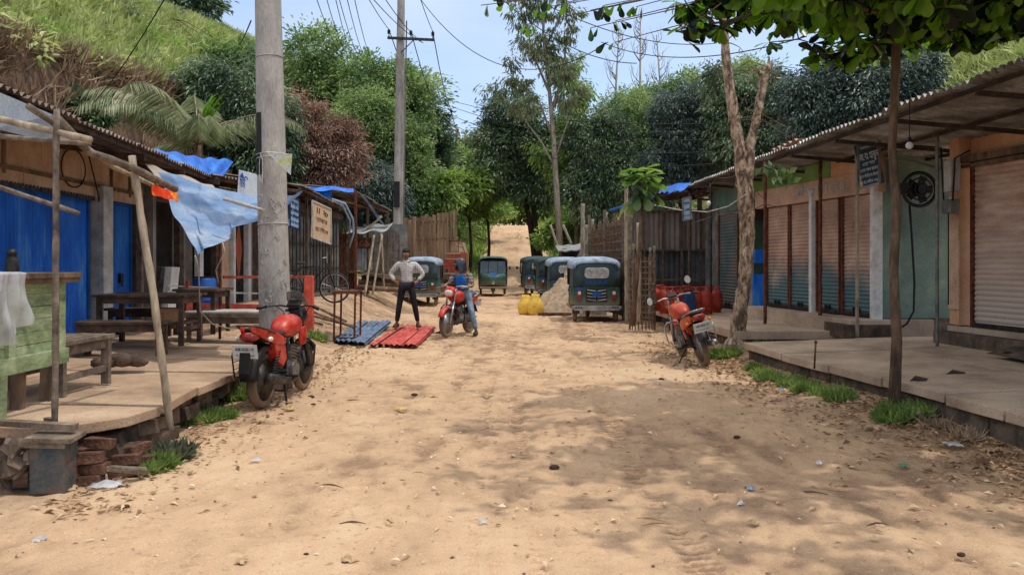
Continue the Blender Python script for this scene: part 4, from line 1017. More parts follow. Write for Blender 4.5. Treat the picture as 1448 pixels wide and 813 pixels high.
# signboards on it
def signboard(label, a, b, h, mf, mt, lines, cat='sign', frame=m_offwhite, group=None, name='signboard'):
    """a: top left, b: top right (world), hanging down h"""
    a = Vector(a); b = Vector(b); xd = b-a; w = xd.length
    t = thing(name, label, cat, (a+b)/2-Vector((0, 0, h)), group=group)
    nrm = xd.cross(Vector((0, 0, 1))).normalized()
    c = (a+b)/2-Vector((0, 0, h/2))
    MB().beam(a-Vector((0, 0, h/2)), b-Vector((0, 0, h/2)), .02, h).build('board', mf, t)
    mb = MB()
    mb.beam(a+nrm*.012, b+nrm*.012, .03, .035); mb.beam(a-Vector((0, 0, h))+nrm*.012, b-Vector((0, 0, h))+nrm*.012, .03, .035)
    mb.beam(a+nrm*.014, a-Vector((0, 0, h))+nrm*.014, .035, .03, up=(0, 1, 0)); mb.beam(b+nrm*.014, b-Vector((0, 0, h))+nrm*.014, .035, .03, up=(0, 1, 0))
    mb.build('frame', frame, t)
    for (s, fy, sz, wd, m) in lines:
        text_obj(s, sz, frame_m(a.lerp(b, .5)-Vector((0, 0, h*fy))+nrm*.016, xd), m or mt, t, 'lettering', width=wd*w)
    return t
m_signblue = mat('sign_pale_blue', [(120, 150, 180), (150, 174, 196)], 4, .6, bump=0)
m_navy = mat('sign_navy', [(18, 34, 66), (24, 44, 80)], 4, .6, bump=0)
m_tan = mat('tan_board', [(176, 144, 110), (200, 170, 134), (186, 150, 120)], 5, .7, bump=.1)
m_signdk = mat('sign_dark', [(26, 40, 48), (34, 52, 60)], 4, .6, bump=0)
m_signtxt = mat('sign_letters', [(176, 182, 186), (200, 206, 210)], 8, .6, bump=0)
signboard('narrow blue and white lettered sign right of the first concrete pole', P(409, 277, 16.3), P(422, 283, 16.8), .62, m_signblue, m_navy, [('শান্ত', .2, .12, .8, None), ('মোবাইল', .42, .1, .85, None), ('ও রিচার্জ', .62, .09, .85, None), ('০১৭৩', .82, .09, .8, None)], frame=m_navy)
signboard('tan board sign with faint dark lettering hung under the eave', P(441, 284, 17.4), P(467, 296, 18.4), .8, m_tan, m_dkwood, [('॥ ৯', .2, .2, .6, None), ('খাবার', .45, .14, .6, m_wood), ('হোটেল', .72, .12, .7, m_wood)])
# ---- blue tarp shed 4 and shack 5
t = thing('tarp_roofed_shed', 'open shed with a bright blue tarpaulin over its raised tin roof', 'shed', (-5.2, 26, .7))
corr_roof('roof', t, P(500, 268, 23.6), P(552, 298, 27.5), P(470, 264, 25)-P(500, 268, 23.6)+Vector((-1.6, 0, .1)), 0, material=m_roof)
sheet([P(408, 262, 22.6), P(500, 266, 23.5), P(500, 271, 23.3), P(420, 268, 22.4)], 30, 4, lambda u, v: Vector((0, 0, .03*math.sin(u*12)))).build('tarpaulin_top', m_tarpblue, t, smooth=True)
sheet([P(410, 264, 22.4), P(469, 267, 23.2), P(469, 283, 23.2), P(452, 279, 22.9)], 30, 10, lambda u, v: Vector((0, .02*math.sin(u*20), .01*math.sin(u*12+v)))).build('tarpaulin_flap', m_tarpblue, t, smooth=True)
for (px, D_, top) in ((503, 23.4, 270), (471, 24.4, 268), (548, 27.3, 298), (520, 26, 280)):
    p = P(px, top, D_); MB().beam((p.x, p.y, .6), p, .07).build('post', m_rust if px == 503 else m_wood, t)
MB().beam(P(452, 279, 23), P(500, 288, 23.5), .05, .06).beam(P(470, 267, 23.4), P(548, 300, 27.3), .05, .07).build('beam', m_wood, t)
o = sheet([P(507, 272, 24), P(514, 276, 24.2), P(552, 322, 26.2), P(545, 318, 26.2)], 6, 20, lambda u, v: Vector((.05*math.sin(v*5), 0, -.12*math.sin(PI*v)))).build('hanging_banner', m_tarp, smooth=True); tag(o, 'blue and orange cloth banner hanging slantwise from the shed roof', 'banner')
o = MB().tube([P(470, 282, 22), P(488, 288, 22.4), P(499, 310, 22.8), P(500, 330, 22.9), P(494, 350, 23)], .03, 8).tube([P(468, 285, 22), P(484, 290, 22.4), P(495, 312, 22.8), P(494, 330, 22.9)], .03, 8).build('hose', mat('pale_blue_pipe', [(120, 150, 170), (150, 176, 190)], 4, .5, bump=0), smooth=True); tag(o, 'pair of pale blue pipes curving down from the eave', 'pipe')
# poster under it
t = thing('roadside_shack', 'ramshackle timber and tin shack beneath a flat sheet roof', 'shack', P(520, 405, 26))
zr = P(520, 326, 26).z
sheet([P(486, 322, 25), P(556, 316, 27), P(548, 326, 25.4), P(490, 331, 24)], 20, 4, lambda u, v: Vector((0, 0, .04*math.sin(u*13)))).build('roof', m_tinlt, t, smooth=True, solid=.03)
MB().corr(P(500, 351, 26.5), P(527, 350, 27)-P(500, 351, 26.5), Vector((0, 0, -.75)), pitch=.12, amp=.02, seg=2).build('tin_panel', m_tinlt, t, smooth=True)
mb = MB()
for k, px in enumerate(range(478, 500, 3)):
    D_ = 24.5+k*.15; p = P(px, 330, D_); mb.beam((p.x, p.y, .6), (p.x+random.uniform(-.05, .05), p.y, p.z+random.uniform(-.2, .1)), .12, .03, jit=.01)
mb.build('plank_wall', mat('reddish_planks', [(70, 42, 32), (104, 66, 50), (126, 92, 72)], 6, .85), t)
mb = MB()
for k, px in enumerate((528, 538, 547, 556, 564)):
    p = P(px, 330, 27.5); mb.beam((p.x, p.y, .7), (p.x, p.y, p.z), .07)
for z in (1.2, 1.7, 2.3): mb.beam(P(526, 372-(z-1.6)*41, 27.5), P(568, 372-(z-1.6)*40, 28), .05)
mb.build('rail', m_greywood, t)
MB().box(P(545, 360, 29), (1.6, .06, 2.2)).build('back_panel', m_tin, t)
t2 = thing('lettered_panel', 'dark board with orange painted lettering under the shack roof', 'sign', P(512, 350, 25.6))
MB().beam(P(498, 344, 25.6), P(525, 344, 25.9), .03, .36).build('board', m_dkwood, t2)
text_obj('৳৫১', .3, frame_m(P(511, 344, 25.5), (1, .1, 0)), mat('orange_letters', [(190, 96, 50), (206, 130, 84)], 5, .7, bump=0), t2, width=.5)
gpp = 'bamboo props leaning against the shack roof'
for i, (a, b, lab) in enumerate([((516, 418, 23.5), (529, 333, 24.5), 'leftmost slanting bamboo prop of the shack'), ((527, 416, 24.2), (540, 333, 24.8), 'middle slanting bamboo prop of the shack'), ((543, 412, 25), (539, 330, 25), 'rightmost upright bamboo prop of the shack'), ((519, 325, 25), (540, 306, 25), 'short pole slanting above the shack roof')]):
    pole_('bamboo_prop', [P(*a), P(*b)], .035, m_bamboo, lab, 'pole', gpp)
gl = 'logs piled under the shack'
for i in range(6):
    y_ = 24.8+i*.35; zz = .85+.14*(i % 3)
    o = MB().tube([(-4.9+.04*i, y_, zz), (-3.5+.05*i, y_+.3, zz-.1)], [.09, .08], 9).build('log', m_wood, smooth=True); tag(o, 'grey log lying in the pile under the shack roof', 'log', gl)
o = MB().box(P(528, 388, 25.3), (1.7, .5, .06), (0, .12, 0)).build('plank_platform', m_greywood); tag(o, 'sloping plank platform beside the shack props', 'platform')
# pole 2 etc below. wooden fence
t = thing('wooden_fence', 'tall fence of vertical planks and bamboo behind the red truck', 'fence', P(607, 352, 34))
mb = MB(); k = 0; px = 574
while px < 645:
    D_ = 32+(px-574)*.06; p = P(px, 306+random.uniform(-3, 5) if px < 616 else 300+random.uniform(-2, 4), D_); g_ = g1(p.x, D_)
    mb.beam((p.x, p.y+random.uniform(-.03, .03), g_), (p.x, p.y, p.z), .16, .03, jit=.012); px += random.uniform(5.2, 6.6)
mb.build('planks', mat('fence_planks', [(84, 66, 50), (132, 106, 82), (168, 142, 112)], 2.5, .9, stretch=(2, 2, .2)), t)
MB().beam(P(572, 315, 32.1), P(645, 312, 36.4), .05).beam(P(572, 340, 32.1), P(645, 336, 36.4), .05).build('rail', m_dkwood, t)
o = MB().slab([(-4.9, 31), (-4.75, 30.9), (-4.7, 32.5), (-4.8, 33)], .5, 2.4).build('plastered_hut', mat('hut_wall', [(96, 104, 110), (130, 138, 142), (110, 96, 84)], 2, .9)); tag(o, 'grey plastered hut wall behind the middle concrete pole', 'hut')
# thin counter frame
t = thing('iron_stand', 'empty rusty angle iron stand beside the blue grey sheets', 'stand', (-3.25, 15.6, .2))
c0 = P(472, 487, 15.5); c1 = P(501, 486, 15.5); zt = 1.02
xs_ = (c0.x, c1.x); ys_ = (15.5, 16.1)
for x in xs_:
    for y in ys_: MB().beam((x, y, .02), (x+.02, y, zt), .035).build('leg', m_rust, t)
mb = MB()
for y in ys_: mb.beam((xs_[0]-.03, y, zt), (xs_[1]+.05, y, zt), .04)
for x in xs_: mb.beam((x, ys_[0], zt+.002), (x, ys_[1], zt+.002), .035)
mb.box(((xs_[0]+xs_[1])/2, 15.8, zt+.025), (.45, .55, .02)); mb.build('top_frame', m_rust, t)
mb = MB()
for y in ys_: mb.beam((xs_[0], y, .14), (xs_[1], y, .14), .035)
for x in xs_: mb.beam((x, ys_[0], .142), (x, ys_[1], .142), .03)
mb.build('lower_frame', m_rust, t)
# metal sheets
def sheets(name, label, near, far, n, material, z0, z1, w=.8, group=None):
    """near=(px range at D), far likewise"""
    mb = MB()
    for i in range(n):
        a = Vector(near[0]).lerp(Vector(near[1]), i/n); b = Vector(near[0]).lerp(Vector(near[1]), (i+1)/n+.05)
        c = Vector(far[0]).lerp(Vector(far[1]), i/n); 
        j = Vector((random.uniform(-.03, .03), random.uniform(-.12, .12), .012*(i % 3)))
        mb.corr(a+j, b-a, c-a, pitch=.11, amp=.02, seg=3, warp=.006, shape='abs')
        mb.corr(a+j-Vector((0, 0, .03)), b-a, c-a, pitch=.17, amp=.03, seg=3, warp=.012)
    o = mb.build(name, material, smooth=True); return tag(o, label, 'metal sheets', group)
gz = lambda p, e=.06: Vector((p[0], p[1], g1(p[0], p[1])+e))
m_bluesheet = mat('blue_grey_sheet', [(66, 84, 108), (92, 112, 138), (124, 140, 160)], 3, .45, metal=.2, bump=.1)
m_redsheet = mat('red_sheet', [(150, 44, 38), (190, 72, 62), (206, 120, 104)], 5, .5, metal=.1, bump=.1)
sheets('corrugated_sheets', 'pile of blue grey corrugated roofing sheets on the ground', (gz((-3.45, 15.2)), gz((-2.78, 15.0))), (gz((-3.6, 18.4), .05), gz((-2.75, 18.6), .1)), 3, m_bluesheet, 0, 0)
sheets('corrugated_sheets', 'narrow bundle of red metal sheets left of the standing man', (gz((-2.72, 15.0)), gz((-2.56, 14.95))), (gz((-2.62, 18.3), .05), gz((-2.48, 18.3), .05)), 1, m_redsheet, 0, 0, group='red sheets')
sheets('corrugated_sheets', 'wide pile of red ridged metal sheets under the standing man', (gz((-2.5, 14.9)), gz((-1.82, 14.8))), (gz((-2.4, 18.2), .05), gz((-1.85, 18.6), .05)), 3, m_redsheet, 0, 0, group='red sheets')
o = MB()
for k in range(7): 
    x = -2.66+k*.13; o.beam(gz((x, 14.85), .03), gz((x+.08, 18.8), .03), .03, .025)
tag(o.build('bamboo_sticks', m_bamboo), 'bamboo battens poking out beneath the red sheets', 'sticks', kind='stuff')
mb = MB()
for (a, b) in [((-4.8, 16.2), (-3.4, 17.5)), ((-4.6, 17.0), (-3.3, 17.2)), ((-4.9, 18.2), (-3.7, 17.8)), ((-4.7, 15.6), (-3.9, 16.4))]:
    mb.tube([gz(a, .06), gz(b, .06)], .03, 7)
tag(mb.build('timber_lengths', m_wood), 'loose timber lengths on the rising earth behind the iron stand', 'wood', kind='stuff')
# ---- bicycle
def bicycle():
    t = thing('bicycle', 'black bicycle parked behind the salmon steel post', 'bicycle', P(440, 440, 17.3), (0, 0, .25))
    zg = 0
    for x in (-.5, .5):
        w_ = MB().ring((x, 0, .34), .32, .018, n=32, m=6).build('wheel', m_black, t, smooth=True, local=True)
        MB().ring((x, 0, .34), .295, .01, n=32, m=6).build('rim', m_steel, w_, smooth=True, local=True)
        mb = MB()
        for k in range(18): a = 2*PI*k/18; mb.tube([(x, 0, .34), (x+.29*math.cos(a), 0, .34+.29*math.sin(a))], .002, 4)
        mb.build('spokes', m_steel, w_, local=True)
    MB().tube([(-.5, 0, .34), (-.12, 0, .32), (-.2, 0, .82), (-.5, 0, .34)], .014, 7).tube([(-.12, 0, .32), (.33, 0, .82), (-.19, 0, .78)], .016, 7).tube([(.5, 0, .34), (.36, 0, .75), (.31, 0, .95)], .014, 7).build('frame', m_black, t, smooth=True, local=True)
    MB().tube([(.22, -.26, .98), (.32, -.2, 1.0), (.32, .2, 1.0), (.22, .26, .98)], .012, 7).build('handlebar', m_steel, t, smooth=True, local=True)
    MB().box((-.22, 0, .88), (.24, .14, .06), top=.7).build('saddle', m_black, t, local=True, bevel=.02)
    t.location = (t.location.x, t.location.y, .72)
    return t
bicycle()
# ================================================================== utility poles
def util_pole(label, base, top, r0, r1, arm=None, group=None):
    b = Vector(base); tp = Vector(top)
    t = thing('utility_pole', label, 'utility pole', b, group=group)
    n = 14; MB().tube([b.lerp(tp, i/n) for i in range(n+1)], [lerp(r0, r1, i/n)*(1+.01*math.sin(i*4)) for i in range(n+1)], 20).build('shaft', m_pole, t, smooth=True)
    return t
gu = 'concrete power line poles'
pb = Vector((-3.03, 10.25, -.05)); pt = P(372, -330, 10.35)
pole1 = util_pole('big concrete pole with a black patch and chalk scribbles beside the red motorcycle', pb, pt, .205, .14, group=gu)
def p1(z, ang=0, ex=0):
    f = (z-pb.z)/(pt.z-pb.z); c = pb.lerp(pt, f); r = lerp(.205, .14, f)+ex
    return c+Vector((r*math.sin(ang), -r*math.cos(ang), 0))
zt_, zb_ = CAMZ+(372-160)/F*10.2, CAMZ+(372-248)/F*10.2
V = []; Fs = []
for j in range(9):
    for i in range(9): V.append(p1(lerp(zb_, zt_, j/8), math.radians(-82+58*i/8)-.25*0, .004))
for j in range(8):
    for i in range(8): a = j*9+i; Fs.append((a, a+1, a+10, a+9))
MB().add(V, Fs).build('black_patch', m_black, pole1, smooth=True)
mb = MB(); rr = random.Random(4)
for q in range(46):
    z0 = rr.uniform(1.0, 2.45); a0 = rr.uniform(-.9, 1.1); pts = []; dz = rr.uniform(-.05, .05); da = rr.uniform(-.12, .12)
    for s in range(7): pts.append(p1(z0+dz*s/3+.035*math.sin(s*1.4+q), a0+da*s/3+.12*math.cos(s*1.3+q*2), .003))
    mb.tube(pts, .006, 5)
mb.build('chalk_writing', mat('chalk', [(176, 172, 168), (196, 192, 188)], 6, .95, bump=0, alpha=.75), pole1)
for z in (2.95, 3.0, 4.25, 2.1): MB().tube([p1(z+.01*math.sin(a), a, .006) for a in np.linspace(-PI, PI, 24)], .006, 5).build('tie_wire', m_offwhite, pole1)
mb = MB(); mb.tube([p1(3.0, -.4, .02), p1(2.85, -.5, .03), p1(2.7, -.55, .02), p1(2.6, -.3, .03), p1(2.9, -.25, .03), p1(3.0, -.45, .02)], .006, 5)
mb.build('loose_wire', m_offwhite, pole1)
t = thing('pennant', 'small triangular orange, green and blue pennant tied to the first concrete pole', 'pennant', P(398, 247, 9.95))
A_, B_, C_ = P(377, 215, 9.98), P(413, 219, 9.9), P(411, 247, 9.92)
nd = 10; V = []; Fs = []
MB().add([A_, B_, C_], [(0, 1, 2)]).build('cloth', mat('pennant_print', [(206, 120, 60), (196, 206, 120), (206, 208, 210), (70, 120, 190)], 9, .7, bump=.1), t)
MB().tube([A_, B_, C_, A_], .006, 5).build('hem', m_white, t)
base2 = P(562, 412, 34.5); pole2 = util_pole('tall middle concrete pole with a steel crossarm near its top', (base2.x, 34.5, .3), P(568, -60, 34.5), .25, .15, group=gu)
base3 = P(614, 345, 54); pole3 = util_pole('farther concrete pole carrying a street lamp bracket', (base3.x, 54, g1(base3.x, 54)), P(611, 122, 54), .2, .15, group=gu)
base4 = P(647, 260, 80); pole4 = util_pole('distant thin concrete pole in the gap between the trees', (base4.x, 80, g1(base4.x, 80)-.3), P(646, 180, 80), .2, .17, group=gu)
def crossarm(pole, a, b, pins):
    x = MB().beam(a, b, .1, .1).build('crossarm', m_dksteel, pole)
    out = []
    for f in pins:
        c = Vector(a).lerp(Vector(b), f)
        MB().lathe([(.02, 0), (.02, .12), (.08, .14), (.05, .2), (.08, .22), (.05, .3), (.03, .32)], c+Vector((0, 0, .05)), n=10).build('insulator', m_black, x, smooth=True)
        out.append(c+Vector((0, 0, .36)))
    return out
i2 = crossarm(pole2, P(548, 54, 34.2), P(614, 57, 34.2), (.03, .5, .97))
MB().beam(P(567, 75, 34.2), P(584, 58, 34.2), .05, .03).build('brace', m_dksteel, pole2)
MB().box(P(561, 275, 34.2), (.25, .1, 1.1)).build('black_patch', m_black, pole2)
MB().tube([P(575, 30, 34.3), P(572, 200, 34.3), P(570, 400, 34.3)], .03, 6).build('conduit', m_tin, pole2)
i3 = crossarm(pole3, P(600, 163, 53.8), P(640, 163, 53.8), (.05, .5, .95))
lb = MB().tube([P(609, 168, 53.8), P(590, 165, 53), P(575, 172, 52.5)], .04, 6).build('lamp_arm', m_steel, pole3)
MB().sphere(P(599, 163, 53), .16, 10, (1.8, 1, .6)).build('lamp_head', m_white, pole3, smooth=True)
# wires
gw = 'overhead power wires'
def wire(a, b, sag, label, r=.014, mid=None):
    a = Vector(a); b = Vector(b); pts = []
    for i in range(25):
        u = i/24; pts.append(a.lerp(b, u)-Vector((0, 0, sag*4*u*(1-u))))
    tag(MB().tube(pts, r, 5).build('overhead_wire', m_cable, smooth=True), label, 'wire', gw)
for k, px in enumerate((432, 448, 462, 466, 478, 489, 497, 520)):
    wire(P(px+6, -30, 20), i2[min(2, k//3)]+Vector((-.4, 0, -.5)) if k > 5 else P(478+k*9, 70+k*2, 40), .2, 'dark wire in the fan of wires left of the middle pole', .013)
for j in range(3): wire(i2[j], i3[j], .5, 'wire running from the middle pole to the lamp pole', .022)
for j in range(3): wire(i3[j], P(646+j, 186, 80), .3, 'wire running from the lamp pole to the distant pole', .03)
wire(i2[2], P(582, -40, 22), .1, 'wire rising from the right end of the crossarm', .014)
wire(i2[0], P(500, -40, 22), .1, 'wire rising from the left end of the crossarm', .014)
wire(P(595, 0, 30), P(860, 60, 24), 1.6, 'sagging wire crossing the sky right of the middle pole', .014)
for j, (y0, y1) in enumerate([(135, 175), (140, 198), (150, 215), (160, 232)]):
    wire(P(612, y0, 53), P(1010, y1, 30), .6+.2*j, 'wire stretching from the lamp pole across to the right trees', .016)
wire(P(238, -10, 14), P(130, 148, 22), .15, 'lone slack wire crossing the hillside at upper left', .012)
wire(P(355, 30, 10.5), P(340, 62, 16), .02, 'short wire meeting the first concrete pole', .01)
for j, (a, b) in enumerate([((700, -10, 16), (900, 90, 18)), ((740, -10, 16), (1010, 62, 20)), ((850, 60, 20), (1140, 52, 12)), ((880, 180, 30), (880, 290, 30))]):
    wire(P(*a), P(*b), .35, 'dark wire tangled among the overhanging leaves', .01)
# ================================================================== RIGHT SIDE
KERB = [(4.45, 3.2), (4.38, 4.6), (4.3, 6.3), (4.24, 7.2), (4.12, 8.2), (3.92, 10), (3.74, 11.6), (3.7, 12.7)]
def kx(y):
    for (x0, y0), (x1, y1) in zip(KERB, KERB[1:]):
        if y <= y1: return lerp(x0, x1, (y-y0)/(y1-y0))
    return KERB[-1][0]
def RF(D):  # right slab floor height
    return 0
rz = lambda x, y: .34+.14*float(S(4.6, 6.4, x))
def pave_right():
    mb = MB(); cuts = [3.2, 4.6, 5.9, 6.9, 7.7, 8.75, 9.9, 11.2, 12.75]
    for i in range(len(cuts)-1):
        a, b = cuts[i]+.018, cuts[i+1]-.018; zo = random.uniform(-.015, .015)
        xm = 5.45; sk = .28
        outer = [(kx(a), a), (xm, a+sk*0), (xm, b), (kx(b)+.0, b), (kx((a+b)/2)+random.uniform(-.03, .03), (a+b)/2)]
        mb.slab(outer, lambda x, y: rz(x, y)-.1+zo, lambda x, y: rz(x, y)+zo)
        mb.slab([(xm+.02, a), (8.6, a), (8.6, b), (xm+.02, b)], lambda x, y: rz(x, y)-.1, lambda x, y: rz(x, y)+.004+zo)
    # second platform
    cuts = [13.75, 15.2, 16.9, 18.6, 20.6]
    for i in range(len(cuts)-1):
        a, b = cuts[i]+.01, cuts[i+1]-.01
        mb.slab([(3.85-.05*i, a), (7.0, a), (7.0, b), (3.8-.05*i, b)], .28, .42+random.uniform(-.008, .008))
    o = mb.build('pavement', m_slabr, bevel=.008); tag(o, kind='structure')
    mb = MB()
    for (x0, y0), (x1, y1) in zip(KERB, KERB[1:]):
        n = max(1, int((y1-y0)/.5))
        for k in range(n):
            a = lerp(y0, y1, k/n)+.01; b = lerp(y0, y1, (k+1)/n)-.01; xa = kx(a)+.07+random.uniform(-.02, .02)
            mb.slab([(xa, a), (xa+.5, a), (xa+.5, b), (kx(b)+.07, b)], -.1, .225)
    mb.slab([(4.6, 3), (8.6, 3), (8.6, 12.7), (4.4, 12.7)], -.1, .22); mb.slab([(3.95, 13.8), (7, 13.8), (7, 20.5), (3.85, 20.5)], -.1, .27)
    o = mb.build('kerb', m_dkconc, bevel=.01); tag(o, kind='structure')
pave_right()
m_shutter = mat('rusty_brown_shutter', [(150, 116, 98), (188, 156, 136), (214, 190, 172)], 1.6, .7, bump=.1, stretch=(1, 1, 4), zgrad=(.4, 1.9, (190, 174, 160), .9))
m_shut2 = mat('rust_and_teal_shutter', [(134, 106, 90), (172, 140, 120), (192, 166, 148)], 1.3, .7, bump=.1, stretch=(1, 1, 1), zgrad=(.75, 1.3, (80, 106, 110), 1.4))
m_shut3 = mat('dark_teal_shutter', [(58, 68, 70), (84, 96, 96), (118, 98, 86)], 1.5, .7, bump=.1)
m_wallgreen = mat('green_wash_wall', [(70, 94, 88), (96, 122, 108), (118, 146, 112)], 1.1, .9, bump=.1)
m_brownwall = mat('brown_plaster', [(150, 120, 100), (188, 154, 130), (204, 174, 150)], 1.5, .9, bump=.15)
m_orangewall = mat('ochre_plaster', [(160, 114, 84), (198, 150, 114), (208, 170, 138)], 1.5, .9, bump=.15)
m_greenband = mat('green_band_paint', [(82, 112, 58), (104, 138, 72), (126, 152, 94)], 2, .85, bump=.1)
def shutter(parent, a, b, z0, z1, material, pitch=.075, name='shutter', guides=True):
    a = Vector((a[0], a[1], 0)); b = Vector((b[0], b[1], 0)); a0 = Vector((a.x, a.y, z0)); d = b-a
    sh = MB().corr(a0, Vector((0, 0, z1-z0)), Vector((d.x, d.y, 0)), pitch=pitch, amp=.011, seg=6, per=7, warp=.002, shape='abs').build(name, material, parent, smooth=True, local=False)
    nr = Vector((0, 0, 1)).cross(d).normalized()
    if nr.x > 0: nr = -nr
    mb = MB()
    if guides:
        for p in (a, b): mb.beam(Vector((p.x, p.y, z0))+nr*.02, Vector((p.x, p.y, z1))+nr*.02, .05, .05)
        mb.build('guide', m_rust, sh)
    MB().beam(Vector((a.x, a.y, z0+.03))+nr*.03, Vector((b.x, b.y, z0+.03))+nr*.03, .03, .07).build('bottom_bar', m_dksteel, sh)
    for f in (.42, .58): 
        c = a.lerp(b, f); MB().box(Vector((c.x, c.y, z0+.1))+nr*.04, (.04, .04, .09)).build('lock_hasp', m_dksteel, sh)
    return sh
# building A
t = thing('shuttered_shop', 'ochre shop with the wide brown roller shutter at the right edge', 'shop', (7.3, 9.5, .5))
AX = lambda D: lerp(7.33, 6.64, (D-7)/4.7)
shutter(t, (AX(6.2), 6.2), (AX(11.5), 11.5), .68, 3.05, m_shutter)
mb = MB().beam((AX(6.2)+.12, 6.2, 3.28), (AX(11.6)+.12, 11.6, 3.28), .2, .46)
mb.box((AX(11.72)+.03, 11.72, 2.1), (.32, .24, 2.8)); mb.build('wall', m_orangewall, t)
MB().beam((AX(6.2)-.06, 6.2, 3.1), (AX(11.75)-.06, 11.75, 3.1), .13, .1).beam((AX(6.2)-.09, 6.2, 3.0), (AX(11.75)-.09, 11.75, 3.0), .05, .05).build('shutter_housing', m_wood, t)
MB().box((AX(11.72)-.14, 11.70, 1.75), (.025, .27, 1.65)).build('whitewashed_strip', m_beige, t)
MB().slab([(AX(4)-.5, 4), (8.6, 4), (8.6, 11.85), (AX(11.85)-.35, 11.85)], .3, .6).build('plinth', m_dkconc, t)
MB().slab([(AX(4)-.28, 4), (8.6, 4), (8.6, 11.84), (AX(11.8)-.15, 11.84)], .59, .675).build('door_step', m_slabr, t)
MB().add([(5.95, 9.2, .47), (6.5, 9.15, .46), (6.5, 9.9, .46), (5.95, 10.0, .47), (6.5, 9.15, .62), (6.5, 9.9, .62)], [(0, 1, 4), (3, 5, 2), (0, 4, 5, 3), (1, 2, 5, 4), (0, 3, 2, 1)]).build('ramp', m_dkconc, t)
# meter box and conduits on pillar
t = thing('meter_box', 'grey electric meter box on the ochre pillar', 'meter box', (6.4, 11.6, 2.3))
MB().box((6.36, 11.55, 2.42), (.14, .24, .2)).build('box', m_tin, t, bevel=.01)
MB().box((6.38, 11.55, 2.86), (.14, .2, .46)).build('cover', m_offwhite, t, bevel=.01)
MB().tube([(6.32, 11.42, 2.5), (6.34, 11.4, 3.1), (6.5, 11.3, 3.2)], .014, 6).tube([(6.32, 11.66, 2.5), (6.3, 11.7, 3.3), (6.0, 11.9, 3.35)], .014, 6).tube([(6.3, 11.5, 2.35), (6.3, 11.5, 1.0)], .01, 6).build('conduit', m_cable, t, smooth=True)
# green wall recess
t = thing('green_washed_wall', 'dim green washed side wall between the two blocks of shops', 'wall', (6.8, 13.3, .45))
MB().box((6.95, 13.42, 1.95), (1.62, .16, 3.2)).build('wall', mat('green_wash_wall_graded', [(88, 104, 100), (116, 136, 124), (150, 168, 138)], .8, .9, bump=.1), t)
MB().box((6.95, 13.33, .56), (1.64, .02, .24)).build('skirting', m_dkconc, t)
# wall fan / machine + hose + bulb
t = thing('wall_fan', 'black wall mounted fan on the green wall', 'fan', (6.6, 13.1, 2.5))
c = P(1300, 268, 12.9)
MB().ring((c.x, c.y, c.z), .27, .03, axis='y', n=28, m=8).ring((c.x, c.y-.05, c.z), .18, .012, axis='y').ring((c.x, c.y-.06, c.z), .1, .012, axis='y').build('guard', m_black, t, smooth=True)
mb = MB()
for k in range(5): a = 2*PI*k/5; mb.box((c.x+.12*math.cos(a), c.y, c.z+.12*math.sin(a)), (.2, .02, .12), (.2, -a, 0))
mb.build('blade', m_black, t)
MB().cyl((c.x, c.y-.08, c.z), (c.x, c.y+.2, c.z), .07, 14).tube([(c.x, c.y+.1, c.z), (c.x-.3, c.y+.05, c.z-.02), (c.x-.38, c.y+.1, c.z+.1)], .05, 8).box((c.x-.32, c.y, c.z+.03), (.22, .14, .14)).build('motor', m_black, t, smooth=True, auto=40)
MB().tube([(c.x-.4, c.y+.3, c.z+.55), (c.x-.1, c.y, c.z+.45), (c.x+.25, c.y-.2, c.z+.3)], .022, 7).box((c.x-.3, c.y+.3, c.z+.4), (.1, .1, .5)).build('bracket', m_tin, t)
o = MB().tube([P(1286, 290, 13.2), P(1289, 330, 13.2), P(1293, 400, 13.2), P(1292, 440, 13.15), P(1282, 458, 13.1), P(1270, 465, 13.1)], .018, 8).build('hose', m_cable, smooth=True); tag(o, 'black hose hanging down the green wall', 'hose')
t = thing('light_bulb', 'white bulb hanging under the eave beside the sapling stem', 'bulb', P(1286, 215, 9.5))
b_ = P(1286, 206, 9.6); MB().sphere(b_, .045, 12).build('glass', m_white, t, smooth=True); MB().cyl(b_+Vector((0, 0, .04)), b_+Vector((0, 0, .1)), .022, 10).build('socket', m_black, t); MB().tube([b_+Vector((0, 0, .1)), b_+Vector((.01, .02, .55))], .006, 5).build('flex', m_cable, t)
# middle block
t = thing('shuttered_shop', 'shop block with paired rust and teal shutters under a green and brown fascia', 'shop', (6, 15.5, .45))
BX = lambda D: lerp(6.15, 5.45, (D-13.3)/4.2)
def bpx(px):
    r = (px-724)/F; # r*D = 6.15-.1667*(D-13.3)
    return (6.15+.1667*13.3)/(r+.1667)
for (a, b) in ((1235, 1193), (1189, 1157), (1149, 1119), (1117, 1086)):
    D0, D1 = bpx(a), bpx(b); shutter(t, (BX(D0), D0), (BX(D1), D1), .68, 2.78, m_shut2, pitch=.07)
for px in (1240.5, 1152.5):
    D_ = bpx(px); MB().box((BX(D_)-.02, D_, 1.8), (.16, .14, 2.4)).build('pillar', m_white, t, bevel=.01)
D0, D1 = 13.25, 17.6
MB().beam((BX(D0), D0, 3.0), (BX(D1), D1, 3.0), .14, .42).build('lintel', m_brownwall, t)
MB().beam((BX(14.6)-.03, 14.6, 3.32), (BX(D1)-.03, D1, 3.32), .15, .3).build('green_fascia', m_greenband, t)
MB().beam((BX(D0)-.025, D0, 3.32), (BX(14.6)-.025, 14.59, 3.32), .15, .3).build('brown_fascia', m_orangewall, t)
MB().beam((BX(13.3)+.3, 13.35, 2.0), (BX(17.5)+.3, 17.5, 2.0), .1, 2.8).build('wall', m_dark, t)
